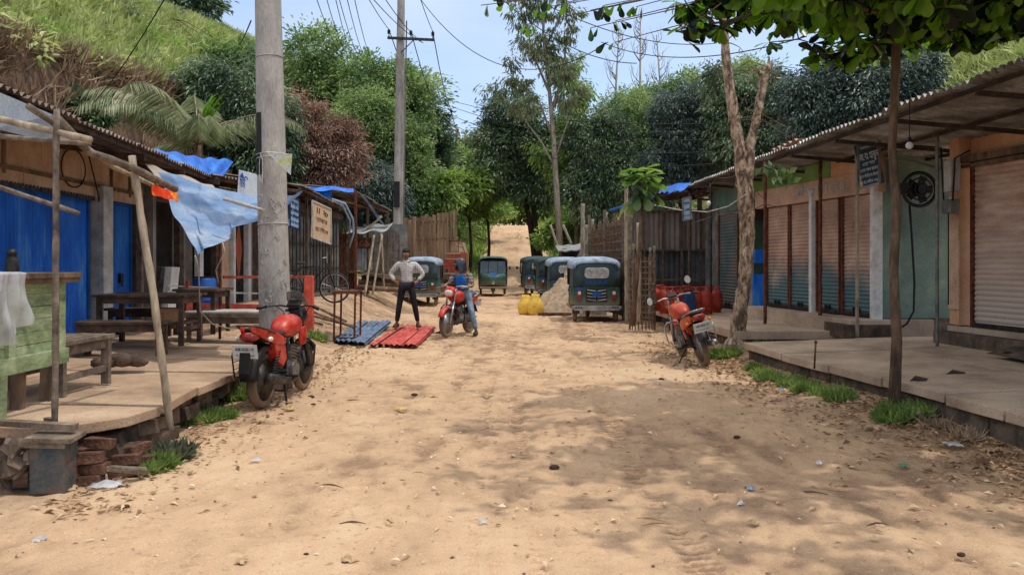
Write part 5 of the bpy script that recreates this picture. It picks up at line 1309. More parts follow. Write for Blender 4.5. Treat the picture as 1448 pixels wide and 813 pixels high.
MB().slab([(BX(13.2)-.55, 13.2), (7, 13.2), (7, 17.6), (BX(17.6)-.4, 17.6)], .38, .66).build('plinth', m_slabr, t, bevel=.01)
MB().slab([(BX(13.2)-.72, 13.1), (BX(13.2)+.1, 13.1), (BX(13.2)+.1, 13.3), (BX(13.6)-.56, 14.6)], .36, .58).build('timber_step', m_dkwood, t)
text_obj('নিউ আল মদিনা স্টোর', .2, frame_m((BX(15.0)-.085, 15.0, 2.98), (.165, -1, 0)), m_signtxt, t, width=1.7)
# dark bay with blue goods, white pillar
t = thing('open_bay_shop', 'dark open bay with blue goods beside a whitewashed pillar', 'shop', (5.4, 18.4, .45))
MB().box((5.32, 17.95, 1.75), (.2, .16, 2.5)).build('pillar', m_offwhite, t)
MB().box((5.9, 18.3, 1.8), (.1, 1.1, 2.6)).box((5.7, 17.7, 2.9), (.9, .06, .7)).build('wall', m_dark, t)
MB().box((5.5, 17.75, 1.0), (.25, .1, .7)).box((5.5, 17.74, 1.75), (.2, .1, .3)).build('blue_goods', m_blue, t)
# third shop dark shutter
t = thing('shuttered_shop', 'dim shop with a dark teal shutter behind the gas cylinders', 'shop', (5.1, 20, .45))
shutter(t, (5.3, 18.6), (5.22, 20.0), .5, 2.85, m_shut3)
MB().beam((5.36, 18.1, 3.15), (5.25, 21.0, 3.15), .12, .6).build('fascia', m_wallgreen, t)
MB().corr((5.2, 20.1, .45), (-.02, 1.2, 0), (0, 0, 2.6), pitch=.12, amp=.015).build('tin_wall', m_tin, t, smooth=True)
MB().box((6.0, 18.2, 1.8), (1.2, .08, 2.9)).build('wall', m_wallgreen, t)
MB().slab([(3.7, 20.6), (7, 20.6), (7, 22.5), (3.5, 22.5)], .1, .42).build('plinth', m_dkconc, t)
# tin shed with perpendicular tin wall
t = thing('tin_shed', 'low shed walled with rusty corrugated tin and a barred rail', 'shed', (4.2, 21.6, .3))
a = P(884, 440, 21.8); b = P(1018, 440, 21.2)
MB().corr((a.x, 21.8, 1.95), (b.x-a.x, -.5, 0), (0, 0, 1.05), pitch=.14, amp=.02, warp=.01).build('upper_wall', mat('rust_streaked_tin', [(88, 80, 74), (122, 112, 104), (104, 78, 62)], 3, .6, metal=.2, stretch=(1, 1, .3)), t, smooth=True)
MB().corr((a.x, 21.9, .3), (b.x-a.x, -.5, 0), (0, 0, 1.7), pitch=.14, amp=.02).build('lower_wall', mat('dark_tin', [(40, 44, 46), (64, 68, 70), (84, 86, 86)], 3, .6, metal=.2), t, smooth=True)
mb = MB()
for z in (.7, 1.15, 1.95, 3.0): mb.beam((a.x, 21.72, z), (b.x, 21.2, z), .05)
for k in range(6): x = lerp(a.x, b.x, k/5); mb.beam((x, 21.7-.1*k, .3), (x, 21.7-.1*k, 3.02), .05)
mb.build('rail', m_dkwood, t)
corr_roof('roof', t, (3.6, 20.9, 3.42), (5.0, 20.4, 3.5), (.3, 3.5, .1), 0, battens=4)
o = sheet([P(925, 266, 21.5), P(978, 257, 20.5), P(968, 268, 20.3), P(930, 277, 21.0)], 12, 4, lambda u, v: Vector((0, 0, .02*math.sin(u*12)))).build('tarpaulin', m_tarpblue, smooth=True); tag(o, 'bright blue tarpaulin corner on the right shed roof', 'tarpaulin')
o = MB().tube([P(862, 298, 21.5), P(925, 278, 20.8)], .03, 7).build('blue_pipe', m_tarpblue, smooth=True); tag(o, 'thin blue pipe jutting left from the right shed roof', 'pipe')
# ---- long right roof
t = thing('lean_to_roof', 'long corrugated tin lean to roof over the right pavement', 'roof', (5.2, 12, 3.4))
corr_roof('sheet', t, (5.12, 3.4, 3.56), (4.45, 22.4, 3.6), (3.4, 0, -.30), 0, pitch=.13, amp=.03, rm=mat('dark_rafter_timber', [(34, 28, 25), (56, 46, 39), (82, 66, 56)], 5, .8), rw=.045, battens=4, material=mat('galvanised_roof', [(96, 90, 86), (142, 138, 134), (190, 194, 198)], 2.2, .5, metal=.3, bump=.15, bscale=30))  # rafters in a darker timber than those of the left roofs
MB().corr((5.1, 14.2, 3.82), (.0, 1.5, 0), (1.2, 0, .05), pitch=.3, amp=.03, seg=2).build('loose_sheet', mat('fawn_tin', [(150, 112, 92), (190, 150, 124)], 3, .6), t)
gpo = 'posts holding the right lean to roof'
mpost = [(1325, 496, 11.3, m_tin, .024, 'dark steel post in front of the fan and green wall'), (1212, 476, 12.9, m_bamboo, .028, 'pale timber post under the black lettered sign'), (1160, 456, 14.3, m_rust, .032, 'dark post between the two pairs of shutters'), (1082, 458, 14.6, m_rust, .03, 'dark post left of the paired shutters'), (1005, 447, 18.4, m_dksteel, .03, 'post standing among the gas cylinders'), (975, 440, 20.6, m_dkwood, .035, 'post at the corner of the barred tin wall')]
for px, py, D_, m, r, lab in mpost:
    p = P(px, py, D_); pole_('roof_post', [(p.x, D_, p.z), (p.x, D_, 3.45)], r, m, lab, 'post', gpo)
# signs right
signboard('black sign with white lettering hung beneath the eave', P(1214, 206, 12.5), P(1244, 197, 12.3), .68, m_signdk, m_signtxt, [('বিসমিল্লাহির রহমানির', .1, .06, .8, None), ('মোঃ হারুন', .31, .16, .88, None), ('এন্ড সন্স', .48, .07, .6, None), ('এখানে সকল প্রকার', .62, .07, .85, None), ('গ্যাস সিলিন্ডার পাওয়া', .76, .07, .9, None), ('যায় মোবাইল ০১৮', .9, .07, .88, None)], frame=m_tin)
signboard('small blue sign hanging near the gas cylinders', P(966, 281, 17.6), P(977, 279, 17.5), .48, m_signblue, m_navy, [('গ্যাস', .25, .08, .7, None), ('১২ কেজি', .55, .07, .8, None), ('০১৮', .8, .06, .7, None)], frame=m_tin)
for (px, py, D_, lab) in ((983, 290, 17.4, 'green bulb holder hanging above the cylinders'), (1002, 288, 17.4, 'white bulb hanging above the cylinders')):
    q = P(px, py, D_); t = thing('hanging_bulb', lab, 'bulb', q); MB().sphere(q, .05, 10, (1, 1, 1.3)).build('glass', m_white if px > 990 else m_greenband, t, smooth=True); MB().tube([q+Vector((0, 0, .05)), q+Vector((.02, 0, .4))], .006, 5).build('flex', m_cable, t)
o = MB().tube([P(925, 290, 19), P(960, 297, 18.5), P(1000, 300, 17), P(1030, 292, 14.5), P(1055, 275, 13.5)], .012, 6).build('cable', m_offwhite, smooth=True); tag(o, 'pale cable sagging from the right shed to the forked tree', 'cable')
# gas cylinders
def cylinder_proto():
    t = thing('gas_cylinder', 'x', 'gas cylinder', (0, 0, 0))
    mo = mat('cylinder_red', [(120, 34, 22), (156, 52, 34), (172, 78, 56)], 6, .55, bump=.08)
    MB().lathe([(.1, .05), (.14, .07), (.155, .14), (.158, .3), (.155, .42), (.13, .5), (.07, .545), (.04, .55)], n=22).build('body', mo, t, smooth=True, local=True)
    MB().lathe([(.12, 0), (.12, .06)], n=18).build('foot_ring', mo, t, local=True)
    mb = MB()
    for a in (0.4, 2.0, 3.6, 5.2): mb.beam((.1*math.cos(a), .1*math.sin(a), .5), (.1*math.cos(a), .1*math.sin(a), .62), .03, .01)
    mb.ring((0, 0, .62), .105, .012, axis='z', n=20, m=6); mb.build('collar', mo, t, local=True)
    MB().cyl((0, 0, .54), (0, 0, .61), .025, 8).build('valve', m_steel, t, local=True)
    return t
gc0 = cylinder_proto()
cyls = [(928, 437, 19.6), (940, 443, 18.5), (951, 444, 18.4), (962, 443, 18.7), (984, 445, 18.3), (998, 445, 18.3), (1012, 442, 18.9), (972, 440, 19.4), (1003, 440, 19.5), (935, 437, 20.0)]
labs = ['leftmost orange red gas cylinder, behind the parked motorcycle', 'orange red gas cylinder second from the left in the front row', 'orange red gas cylinder third from the left, behind the motorcycle mirror', 'orange red gas cylinder touching the blue jerrycan', 'orange red gas cylinder just right of the blue jerrycan', 'orange red gas cylinder beside the thin post', 'rightmost orange red gas cylinder by the dark shutter', 'gas cylinder hidden in the back row behind the blue jerrycan', 'gas cylinder in the back row behind the thin post', 'gas cylinder in the back row at the left end']
for i, (px, py, D_) in enumerate(cyls):
    o = gc0 if i == 0 else copy_tree(gc0); o.location = ((px-724)/F*D_, D_, .425); o.rotation_euler = (0, 0, i*1.3); o['label'] = labs[i]; o['group'] = 'gas cylinders on the right pavement'
t = thing('jerrycan', 'blue plastic jerrycan among the gas cylinders', 'jerrycan', (4.0, 18.0, .42))
MB().box((4.0, 18.0, .68), (.3, .3, .5), top=.8).build('body', mat('dull_blue_plastic', [(16, 44, 78), (26, 62, 98)], 4, .45, bump=.02), t, bevel=.04); MB().cyl((4.05, 18, .92), (4.05, 18, .99), .05, 12).build('cap', m_black, t)
MB().tube([(3.92, 18, .92), (3.92, 18, .98), (4.0, 18, .98)], .015, 6).build('handle', m_black, t)
# ---- bamboo pens
t = thing('bamboo_pen', 'tall cylinder of split bamboo lattice standing before the tin shed', 'bamboo pen', P(905, 455, 18.6))
m_split = mat('split_bamboo', [(70, 56, 46), (108, 88, 72), (138, 116, 96)], 7, .85, bump=.3)
mb = MB()
c = P(908, 455, 18.6)
for k in range(22):
    a = 2*PI*k/22; x = c.x+.3*math.cos(a); y = 18.6+.3*math.sin(a)
    mb.tube([(x, y, .05), (x+random.uniform(-.03, .03), y, 1.75+random.uniform(-.15, .1))], .013, 5)
for z in np.arange(.2, 1.75, .13): mb.ring((c.x, 18.6, z), .3, .011, axis='z', n=20, m=5)
mb.build('lattice', m_split, t)
gb = 'bamboo stakes before the tin shed'
for i, (px, pb_, ptp, D_, r) in enumerate([(903, 455, 315, 18.0, .045), (890, 455, 300, 19.0, .05), (895, 452, 345, 18.4, .03), (918, 455, 350, 18.2, .03), (924, 455, 348, 18.5, .025), (886, 455, 255, 21.0, .05)]):
    pole_('bamboo_stake', [P(px, pb_, D_), P(px+random.uniform(-2, 2), ptp, D_)], r, m_bamboo if i in (0, 5) else m_bamboodk, ['thick pale bamboo stake in front of the lattice pen', 'dark stake left of the lattice pen', 'thin stake leaning on the lattice pen', 'stake at the right side of the lattice pen', 'rightmost thin stake of the lattice pen', 'tall weathered pole at the corner of the tin shed'][i], 'stake', gb)
t = thing('bamboo_mat_fence', 'fence of woven bamboo mats behind the parked auto rickshaws', 'fence', P(865, 430, 25))
a = P(884, 440, 22.2); b = P(835, 430, 27.5)
mb = MB(); M_ = frame_m((a.x, a.y, 0), (b.x-a.x, b.y-a.y, 0)); W_ = math.hypot(b.x-a.x, b.y-a.y)
for k in range(int(W_/.16)):
    u = k*.16; p0 = a.lerp(b, u/W_); h = 3.0-.25*u/W_+.15*math.sin(k*.9); mb.beam((p0.x, p0.y, .1), (p0.x, p0.y, h), .05, .015)
for z in np.arange(.3, 2.9, .24): mb.beam((a.x-.01, a.y-.02, z), (b.x-.01, b.y-.02, z), .012, .05)
mb.build('lattice', m_split, t)
MB().beam((a.x+.04, a.y+.05, 1.5), (b.x+.04, b.y+.05, 1.4), .01, 2.6).build('mat', mat('woven_mat', [(96, 82, 70), (136, 118, 102), (158, 142, 126)], 12, .9, bump=.3), t)
for f in (0, .5, 1): p0 = a.lerp(b, f); MB().beam((p0.x-.05, p0.y-.05, 0), (p0.x-.05, p0.y-.05, 3.25), .09).build('post', m_bamboodk, t)
# sheds/poles beyond
t = thing('low_shed', 'low shed with a pale tin roof behind the row of auto rickshaws', 'shed', P(815, 355, 33))
sheet([P(785, 348, 33), P(835, 345, 32), P(835, 352, 29), P(790, 356, 30)], 12, 3, lambda u, v: Vector((0, 0, .02*math.sin(u*20)))).build('roof', m_tinlt, t, solid=.04)
MB().box((3.0, 31.5, 1.2), (2.2, 1.8, 1.9)).build('wall', m_dkwood, t)
t = thing('curved_tin_hut', 'small hut with curved tin sides behind the front auto rickshaw', 'hut', P(845, 350, 29))
mb = MB(); c = P(845, 372, 29)
mb.loft([[(c.x-.7, y, 0.1), (c.x-.72, y, 1.8), (c.x-.5, y, 2.35), (c.x, y, 2.65), (c.x+.5, y, 2.75), (c.x+.7, y, 2.7), (c.x+.7, y, .1)] for y in (28.4, 29.8)], closed=True).build('wall', m_tin, t)
mb = MB()
for z in (1.9, 2.3): mb.beam((c.x-.7, 28.3, z), (c.x+.6, 28.3, z), .06)
for x in (-.65, 0, .6): mb.beam((c.x+x, 28.3, .1), (c.x+x, 28.3, 2.6), .06)
mb.build('frame', m_bamboo, t)
gk = 'tall bare stakes behind the auto rickshaws'
for i, (px, y0, y1, D_) in enumerate([(824, 370, 288, 28), (856, 360, 300, 27), (829, 352, 318, 29.5), (838, 350, 310, 29.3), (790, 352, 318, 33), (808, 345, 318, 32)]):
    dx = -12 if i >= 4 else 0
    pole_('tall_stake', [P(px, y0, D_), P(px+dx, y1, D_)], .07 if i < 2 else .05, m_barkpale, ['tallest weathered stake left of the curved tin hut', 'weathered stake right of the curved tin hut', 'short stake at the left side of the tin hut', 'short stake on the tin hut roof line', 'slanting pale pole left of the low shed', 'slanting pale pole over the low shed'][i], 'stake', gk)
# ---- forked tree 
def forked():
    D = 13.9; k = F/D
    t = thing('forked_tree', 'bare forked tree with flaking bark growing before the right platform', 'tree', (P(1040, 487, D).x, D, .1))
    mb = MB()
    tr = [([(1040, 495), (1042, 478), (1046, 440), (1053, 400), (1057, 350), (1057, 290), (1055, 250), (1053, 228)], [18, 12.5, 10.8, 10, 9.5, 9.5, 8.5, 5]),
          ([(1054, 330), (1050, 260), (1045, 205), (1037, 160), (1031, 120), (1027, 85), (1024, 50), (1021, 15), (1020, -30)], [8, 9, 8, 7.5, 7, 6.6, 6, 5, 4]),
          ([(1055, 330), (1057, 255), (1060, 210), (1068, 175), (1076, 135), (1082, 105), (1090, 90)], [7, 8.5, 7.5, 6.5, 6, 6, 4]),
          ([(1080, 110), (1070, 98), (1060, 100)], [4, 3, 1.5])]
    for pts, rs in tr:
        P2 = []; R2 = []
        for i in range(len(pts)-1):
            for s in range(6):
                u = s/6; P2.append(P(lerp(pts[i][0], pts[i+1][0], u), lerp(pts[i][1], pts[i+1][1], u), D)+Vector((0, random.uniform(-.01, .01), 0))); R2.append(lerp(rs[i], rs[i+1], u)/k*random.uniform(.88, 1.12))
        P2.append(P(*pts[-1], D)); R2.append(rs[-1]/k)
        mb.tube(P2, R2, 14)
    mb.build('trunk', m_barkr, t, smooth=True)
    mb = MB(); rng = random.Random(3)
    for q in range(26):
        a = P(*rng.choice([(1030, 110), (1040, 170), (1075, 130), (1085, 95), (1058, 300), (1060, 260), (1025, 60)]), D)
        b = a+Vector((rng.uniform(-.9, .9), rng.uniform(-.4, .4), rng.uniform(-.4, .5))); m = a.lerp(b, .5)+Vector((0, 0, rng.uniform(.0, .25)))
        mb.tube([a, m, b, b+Vector((rng.uniform(-.2, .2), 0, -.2))], [.012, .009, .006, .003], 5)
    mb.build('twigs', m_bark, t)
    pos = []
    for (px, py, n) in ((1110, 245, 16), (1095, 235, 10), (1190, 262, 0)):
        for i in range(n): pos.append(P(px+rng.uniform(-18, 18), py+rng.uniform(-9, 14), D-.6))
    pos = np.array([tuple(p) for p in pos]); n = len(pos); r_ = np.random.default_rng(2)
    V, Fc = leaf_geo(pos, r_.normal(size=(n, 3))+np.array([.3, 0, -.5]), r_.normal(size=(n, 3))*.4+np.array([0, -1, .6]), np.full(n, .2), np.full(n, .1))
    V = V-np.array(tuple(t.location)); link_mesh('leaves', np_mesh('leaves', V, Fc, lf_mid), t)
forked()
# ---- almond sapling with broad leaves
def broad_leaf_geo(pos, ax, nr, L, W):
    """obovate leaf from 2x4 strip"""
    ax = unit(ax); sd_ = unit(np.cross(ax, nr)); up = unit(np.cross(sd_, ax))
    st = [(0, .05), (.2, .28), (.5, .7), (.78, 1.0), (.93, .72), (1.0, .1)]
    rows = []
    for (u, w_) in st:
        c = pos+ax*(L*u)[:, None]-up*(L*.22*u*u)[:, None]
        rows.append(c-sd_*(W*.5*w_)[:, None]+up*(W*w_*.1)[:, None]); rows.append(c-up*(W*w_*.03)[:, None]); rows.append(c+sd_*(W*.5*w_)[:, None]+up*(W*w_*.1)[:, None])
    V = np.stack(rows, 1); n = len(pos); m = len(rows)
    V = V.reshape(-1, 3); i = np.arange(n)*m; Fc = []
    for s in range(len(st)-1):
        for q in (0, 1):
            a = i+s*3+q; Fc.append(np.stack([a, a+1, a+4], 1)); Fc.append(np.stack([a, a+4, a+3], 1))
    return V, np.stack(Fc, 1).reshape(-1, 3)
def almond():
    rng = np.random.default_rng(21)
    bx, by = 3.98, 8.3; base = Vector((bx, by, .1))
    t = thing('almond_tree', 'slender stemmed tree with broad glossy leaves overhanging the right side', 'tree', base)
    mb = MB(); pts = [(bx, by, .05), (bx+.035, by+.01, .8), (bx-.005, by, 1.5), (bx+.03, by, 2.2), (bx-.02, by, 2.8), (bx+.02, by, 3.6), (bx+.02, by, 4.3), (bx, by, 5.2)]
    mb.tube(pts, [.064, .052, .046, .048, .04, .046, .042, .03], 12)
    nodes = []
    def clear(p):
        """keep the crown inside the outline seen: True when allowed"""
        k = F/p[1]; px = 724+p[0]*k; py = HZ-(p[2]-CAMZ)*k
        lim = np.interp(px, [660, 760, 830, 900, 960, 1010, 1100, 1200, 1260, 1320, 1380, 1448, 1600], [-10, 0, 4, 26, 56, 88, 104, 104, 96, 84, 76, 56, 50])
        return py < lim
    br = []
    for q in range(66):
        az = rng.uniform(0, 2*PI) if q < 44 else rng.uniform(-2.5, -.5); z0 = rng.uniform(3.95, 5.2); Lb = rng.uniform(1.2, 2.9) if q < 44 else rng.uniform(2.2, 4.0)
        d = Vector((math.cos(az)*1.0-.05, math.sin(az)*.95-.15, 0))
        a = Vector((bx, by, z0)); pp = [a]
        for s in range(1, 8): 
            u = s/7; pp.append(a+d*Lb*u+Vector((rng.normal()*.05, rng.normal()*.05, .28*u-.35*u*u+rng.normal()*.03)))
        br.append(pp)
    LP, LA, LN, LL = [], [], [], []
    for pp in br:
        used = [pp[0]]
        for i in range(1, 8):
            if not clear(pp[i]-Vector((0, 0, .06))): break
            used.append(pp[i])
            for c in range(3 if i > 2 else 1):
                cc = pp[i]+Vector((rng.normal()*.24, rng.normal()*.24, rng.normal()*.1+.02))
                if not clear(cc): continue
                mb.tube([pp[i], cc], [.009, .006], 5)
                for l in range(rng.integers(8, 14)):
                    a = rng.uniform(0, 2*PI); e = rng.normal()*.55-.55
                    ax = (math.cos(a), math.sin(a), e); tipz = cc+Vector(ax).normalized()*.2-Vector((0, 0, .04))
                    if not clear(tipz): continue
                    LP.append(tuple(cc)); LA.append(ax); LN.append((rng.normal()*.45, rng.normal()*.45, 1)); LL.append(rng.uniform(.13, .27))
        if len(used) > 1: mb.tube(used, [lerp(.028, .008, i/len(used)) for i in range(len(used))], 6)
    # long outer sprays reaching over the road at the top of the view
    for (px, py, D_) in [(680, 8, 7.4), (720, 2, 7.6), (765, 12, 7.8), (800, 4, 7.8), (835, 40, 8), (835, 15, 7.9), (870, 30, 8), (870, 60, 8.2), (900, 10, 8), (880, 5, 7.5), (780, 0, 7.4), (700, -8, 7.5), (745, 35, 8.3), (855, 8, 7.6)]:
        c = P(px, py, D_); mb.tube([c, c.lerp(Vector((bx, by, c.z+.4)), .3)+Vector((0, 0, .12)), Vector((bx-1.4, by, max(c.z, 4.3)+.3))], [.004, .006, .01], 5)
        for l in range(rng.integers(2, 5)):
            LP.append(tuple(c+Vector((rng.normal()*.04, 0, 0)))); LA.append((rng.normal()*.5, rng.normal()*.4, -.8)); LN.append((rng.normal(), -1, .4)); LL.append(rng.uniform(.09, .15))
    mb.build('trunk', m_bark, t, smooth=True)
    LP, LA, LN, LL = map(np.array, (LP, LA, LN, LL))
    V, Fc = broad_leaf_geo(LP, LA, LN, LL, LL*.48)
    V = V-np.array(tuple(base)); link_mesh('crown', np_mesh('crown', V, Fc, lf_almond, smooth=True), t)
    print('almond leaves', len(LP))
almond()
def big_leaf_plant():
    rng = np.random.default_rng(8); D = 16.5
    c = P(908, 262, D); t = thing('broad_leaf_sapling', 'sapling with a tuft of big bright leaves above the tin shed', 'sapling', (c.x, D, .3))
    MB().tube([(c.x-.2, D, .3), (c.x-.05, D, 2), (c.x, D, c.z)], [.05, .04, .03], 8).build('trunk', m_bark, t, smooth=True)
    for (nm, n, dz, e0, m, pz) in (('upper_leaves', 44, .1, .1, lf_light, .15), ('lower_leaves', 22, -.15, -.9, lf_mid, -.25)):
        a = rng.uniform(0, 2*PI, n); pos = np.tile(np.array([[c.x, D, c.z+dz]]), (n, 1))+rng.normal(size=(n, 3))*.1
        V, Fc = broad_leaf_geo(pos, np.stack([np.cos(a), np.sin(a), rng.normal(size=n)*.3+e0], 1), np.tile(np.array([[0, 0, 1.0]]), (n, 1))+rng.normal(size=(n, 3))*.2, rng.uniform(.34, .52, n), rng.uniform(.16, .24, n))
        link_mesh(nm, np_mesh(nm, V-np.array([c.x, D, .3]), Fc, m, smooth=True), t)
big_leaf_plant()
# ================================================================== MOTORCYCLES
m_redtail = mat('tail_lens', [(120, 20, 14), (150, 34, 24)], 6, .3, bump=0, spec=.6)
m_plate = mat('number_plate', [(178, 180, 178), (204, 206, 204)], 8, .5, bump=0)
m_lens = mat('clear_lens', [(196, 186, 166), (220, 214, 200)], 8, .15, bump=0, spec=.8)
m_seat = mat('seat_vinyl', [(18, 18, 18), (30, 29, 28)], 8, .55, bump=.15)
m_visor = mat('smoked_visor', [(90, 96, 100), (130, 136, 140)], 5, .2, bump=0, alpha=.6, spec=.7)
m_mirror = mat('mirror_glass', [(220, 224, 230)], 5, .05, metal=1, bump=0)
m_engine = mat('engine_alloy', [(70, 68, 66), (112, 110, 106), (150, 146, 140)], 12, .45, metal=.6, bump=.2)
m_rimg = mat('alloy_rim', [(110, 110, 112), (150, 150, 152)], 8, .4, metal=.5, bump=.05)
def oval(x, w, z0, z1, n=14, p=2.4, y0=0):
    out = []
    for k in range(n):
        a = 2*PI*k/n; c, s = math.cos(a), math.sin(a)
        out.append((x, y0+w*math.copysign(abs(c)**(2/p), c), (z0+z1)/2+(z1-z0)/2*math.copysign(abs(s)**(2/p), s)))
    return out
def motorcycle(label, loc, heading, lean=0, style=0, group='parked motorcycles', front='round'):
    """x forward, rear axle x=0, front axle x=1.27"""
    t = thing('motorcycle', label, 'motorcycle', loc, (0, 0, 0), group)
    R = Matrix.Rotation(heading, 4, 'Z') @ Matrix.Rotation(lean, 4, 'X')
    t.rotation_euler = R.to_euler()
    body = m_redpaint if style != 2 else mat('faded_orange_red', [(140, 40, 24), (176, 66, 40), (190, 100, 70)], 4, .4, bump=.04)
    B = lambda mb, name, m, par=t, **kw: mb.build(name, m, par, local=True, **kw)
    for wx, wide in ((0, .058 if style != 2 else .05), (1.27, .048)):
        w_ = B(MB().lathe([(.225, -wide*.7), (.262, -wide*.95), (.288, -wide*.85), (.303, -wide*.5), (.308, 0), (.303, wide*.5), (.288, wide*.85), (.262, wide*.95), (.225, wide*.7), (.225, -wide*.7)], (wx, 0, .308), axis='y', n=36), 'wheel', m_rubber, smooth=True)
        B(MB().lathe([(.232, -wide*.75), (.215, -wide*.3), (.215, wide*.3), (.232, wide*.75)], (wx, 0, .308), axis='y', n=32), 'rim', m_rimg if style != 0 else m_dksteel, w_, smooth=True)
        mb = MB()
        ns_ = 6 if style != 2 else 18
        for k in range(ns_):
            a = 2*PI*k/ns_+.3; c, s = math.cos(a), math.sin(a)
            mb.beam((wx+.04*c, 0, .308+.04*s), (wx+.22*c, 0, .308+.22*s), .028 if ns_ == 6 else .006, .03 if ns_ == 6 else .006, up=(0, 1, 0))
        mb.cyl((wx, -.06, .308), (wx, .06, .308), .05, 14); B(mb, 'spokes', m_rimg if style != 0 else m_dksteel, w_)
    # frame, swingarm
    mb = MB()
    for sy in (-1, 1):
        mb.tube([(0, sy*.075, .308), (.45, sy*.09, .36)], .02, 7)
        mb.tube([(.45, sy*.09, .36), (.5, sy*.1, .68), (.95, sy*.03, .95)], .018, 7)
        mb.tube([(.5, sy*.1, .68), (-.2, sy*.09, .76)], .014, 7)
    mb.tube([(.95, 0, .95), (.86, 0, .45), (.7, 0, .24), (.45, 0, .28)], .022, 8); B(mb, 'frame', m_black, smooth=True)
    for sy in (-1, 1):
        s_ = B(MB().tube([(.0, sy*.115, .33), (.2, sy*.115, .66)], .02, 8), 'shock_absorber', m_dksteel, smooth=True)
        mb = MB()
        for k in range(9): f = k/9; mb.ring((.04+.15*f, sy*.115, .39+.24*f), .034, .007, axis='z', n=12, m=5)
        B(mb, 'spring', m_black, s_, smooth=True)
    # engine
    mb = MB().box((.62, 0, .36), (.34, .24, .2), top=.92).box((.73, 0, .52), (.17, .18, .2), rot=(0, .25, 0))
    for k in range(6): mb.box((.72+.012*k, 0, .44+k*.034), (.22, .23, .01), rot=(0, .25, 0))
    for sy in (-1, 1): mb.cyl((.57, sy*.1, .36), (.57, sy*.17, .36), .095, 18).cyl((.7, sy*.1, .34), (.7, sy*.15, .34), .07, 16)
    B(mb, 'engine', m_engine, bevel=.006)
    ex = B(MB().tube([(.84, -.04, .5), (.9, -.07, .36), (.82, -.11, .24), (.5, -.14, .22), (.2, -.15, .27)], .02, 9), 'exhaust', m_dksteel, smooth=True)
    B(MB().tube([(.26, -.16, .27), (.2, -.165, .28), (-.2, -.175, .36), (-.24, -.175, .37)], [.028, .05, .056, .045], 14), 'muffler', m_dksteel if style != 2 else m_steel, ex, smooth=True)
    # tank
    secs = [oval(.42, .07, .74, .84), oval(.5, .115, .72, .92), oval(.62, .15, .7, .985), oval(.76, .165, .7, 1.0), oval(.88, .15, .73, .98), oval(.96, .1, .77, .93), oval(1.0, .04, .8, .88)]
    tk = B(MB().loft(secs), 'fuel_tank', body, smooth=True, sub=1)
    B(MB().cyl((.72, 0, .985), (.72, 0, 1.012), .04, 16), 'cap', m_steel, tk)
    if style == 0:
        for sy in (-1, 1): B(MB().loft([oval(.78, .012, .60, .82, y0=sy*.14), oval(.9, .02, .62, .84, y0=sy*.165), oval(1.0, .01, .68, .78, y0=sy*.15)]), 'tank_shroud', body, tk, smooth=True)
    # seat and tail
    secs = [oval(.5, .1, .76, .82), oval(.36, .13, .74, .815), oval(.15, .135, .76, .83), oval(.02, .13, .79, .885), oval(-.22, .11, .83, .915), oval(-.32, .08, .86, .9)]
    B(MB().loft(secs), 'seat', m_seat, smooth=True, sub=1)
    if style == 0:
        for sy in (-1, 1): B(MB().loft([oval(.4, .02, .66, .72, y0=sy*.12), oval(.2, .03, .66, .8, y0=sy*.13), oval(-.05, .03, .72, .87, y0=sy*.12), oval(-.3, .025, .82, .93, y0=sy*.085), oval(-.42, .01, .88, .93, y0=sy*.05)]), 'tail_panel', body, smooth=True, sub=1)
        for sy in (-1, 1): B(MB().sphere((-.2, sy*.185, .78), .034, 10, (1.4, .8, .8)), 'indicator', m_lens, smooth=True)
    else:
        for sy in (-1, 1): B(MB().loft([oval(.4, .02, .56, .72, y0=sy*.12), oval(.2, .03, .56, .78, y0=sy*.13), oval(-.05, .03, .68, .84, y0=sy*.12), oval(-.3, .025, .76, .86, y0=sy*.095)]), 'tail_panel', body, smooth=True, sub=1)
        for sy in (-1, 1): B(MB().tube([(-.25, sy*.08, .74), (-.27, sy*.16, .74)], .008, 6).sphere((-.27, sy*.18, .74), .03, 10, (1.3, 1, .9)), 'indicator', mat('amber', [(196, 110, 30)], 5, .3, bump=0), smooth=True)
    B(MB().loft([oval(-.28, .1, .76, .86), oval(-.36, .095, .755, .86), oval(-.40, .06, .78, .84)]), 'tail_light', m_redtail, smooth=True)
    # grab rail
    mb = MB()
    for sy in (-1, 1): mb.tube([(.05, sy*.14, .82), (-.2, sy*.15, .88), (-.4, sy*.1, .93), (-.44, 0, .935)], .011, 7)
    B(mb, 'grab_rail', m_dksteel if style == 0 else m_steel, smooth=True)
    # rear fender and number plate
    V = []; Fs = []
    na = 12; wf = .085 if style == 0 else .075
    for k in range(na+1):
        a = math.radians(60+(118 if style == 0 else 100)*k/na); r = .36+.02*(k/na)
        for q, (yy, dr) in enumerate(((-1, -.05), (-.8, 0), (0, .012), (.8, 0), (1, -.05))): V.append((r_ := 0) or ((r+dr)*math.cos(a), yy*wf*(1+.15*k/na), .308+(r+dr)*math.sin(a)*1.02+.02))
    for k in range(na):
        for q in range(4): a = k*5+q; Fs.append((a, a+1, a+6, a+5))
    B(MB().add(V, Fs), 'rear_fender', m_black if style != 2 else m_dksteel, smooth=True, solid=.006)
    px_ = -.43 if style == 0 else -.42
    pl = B(MB().box((px_, 0, .665), (.008, .27, .15), rot=(0, -.25, 0)), 'number_plate', m_plate)
    for j, s_ in enumerate(('ঢাকা মেট্রো ল', '২৭-৪৮৯১')):
        cu = text_obj(s_, .055, Matrix.Translation((px_-.007-.0+(.012 if j else -.006), 0, .69-.055*j)) @ frame_m((0, 0, 0), (0, -1, 0), (0, 0, 1)), m_black, None, 'lettering', width=.2)
        cu.parent = pl
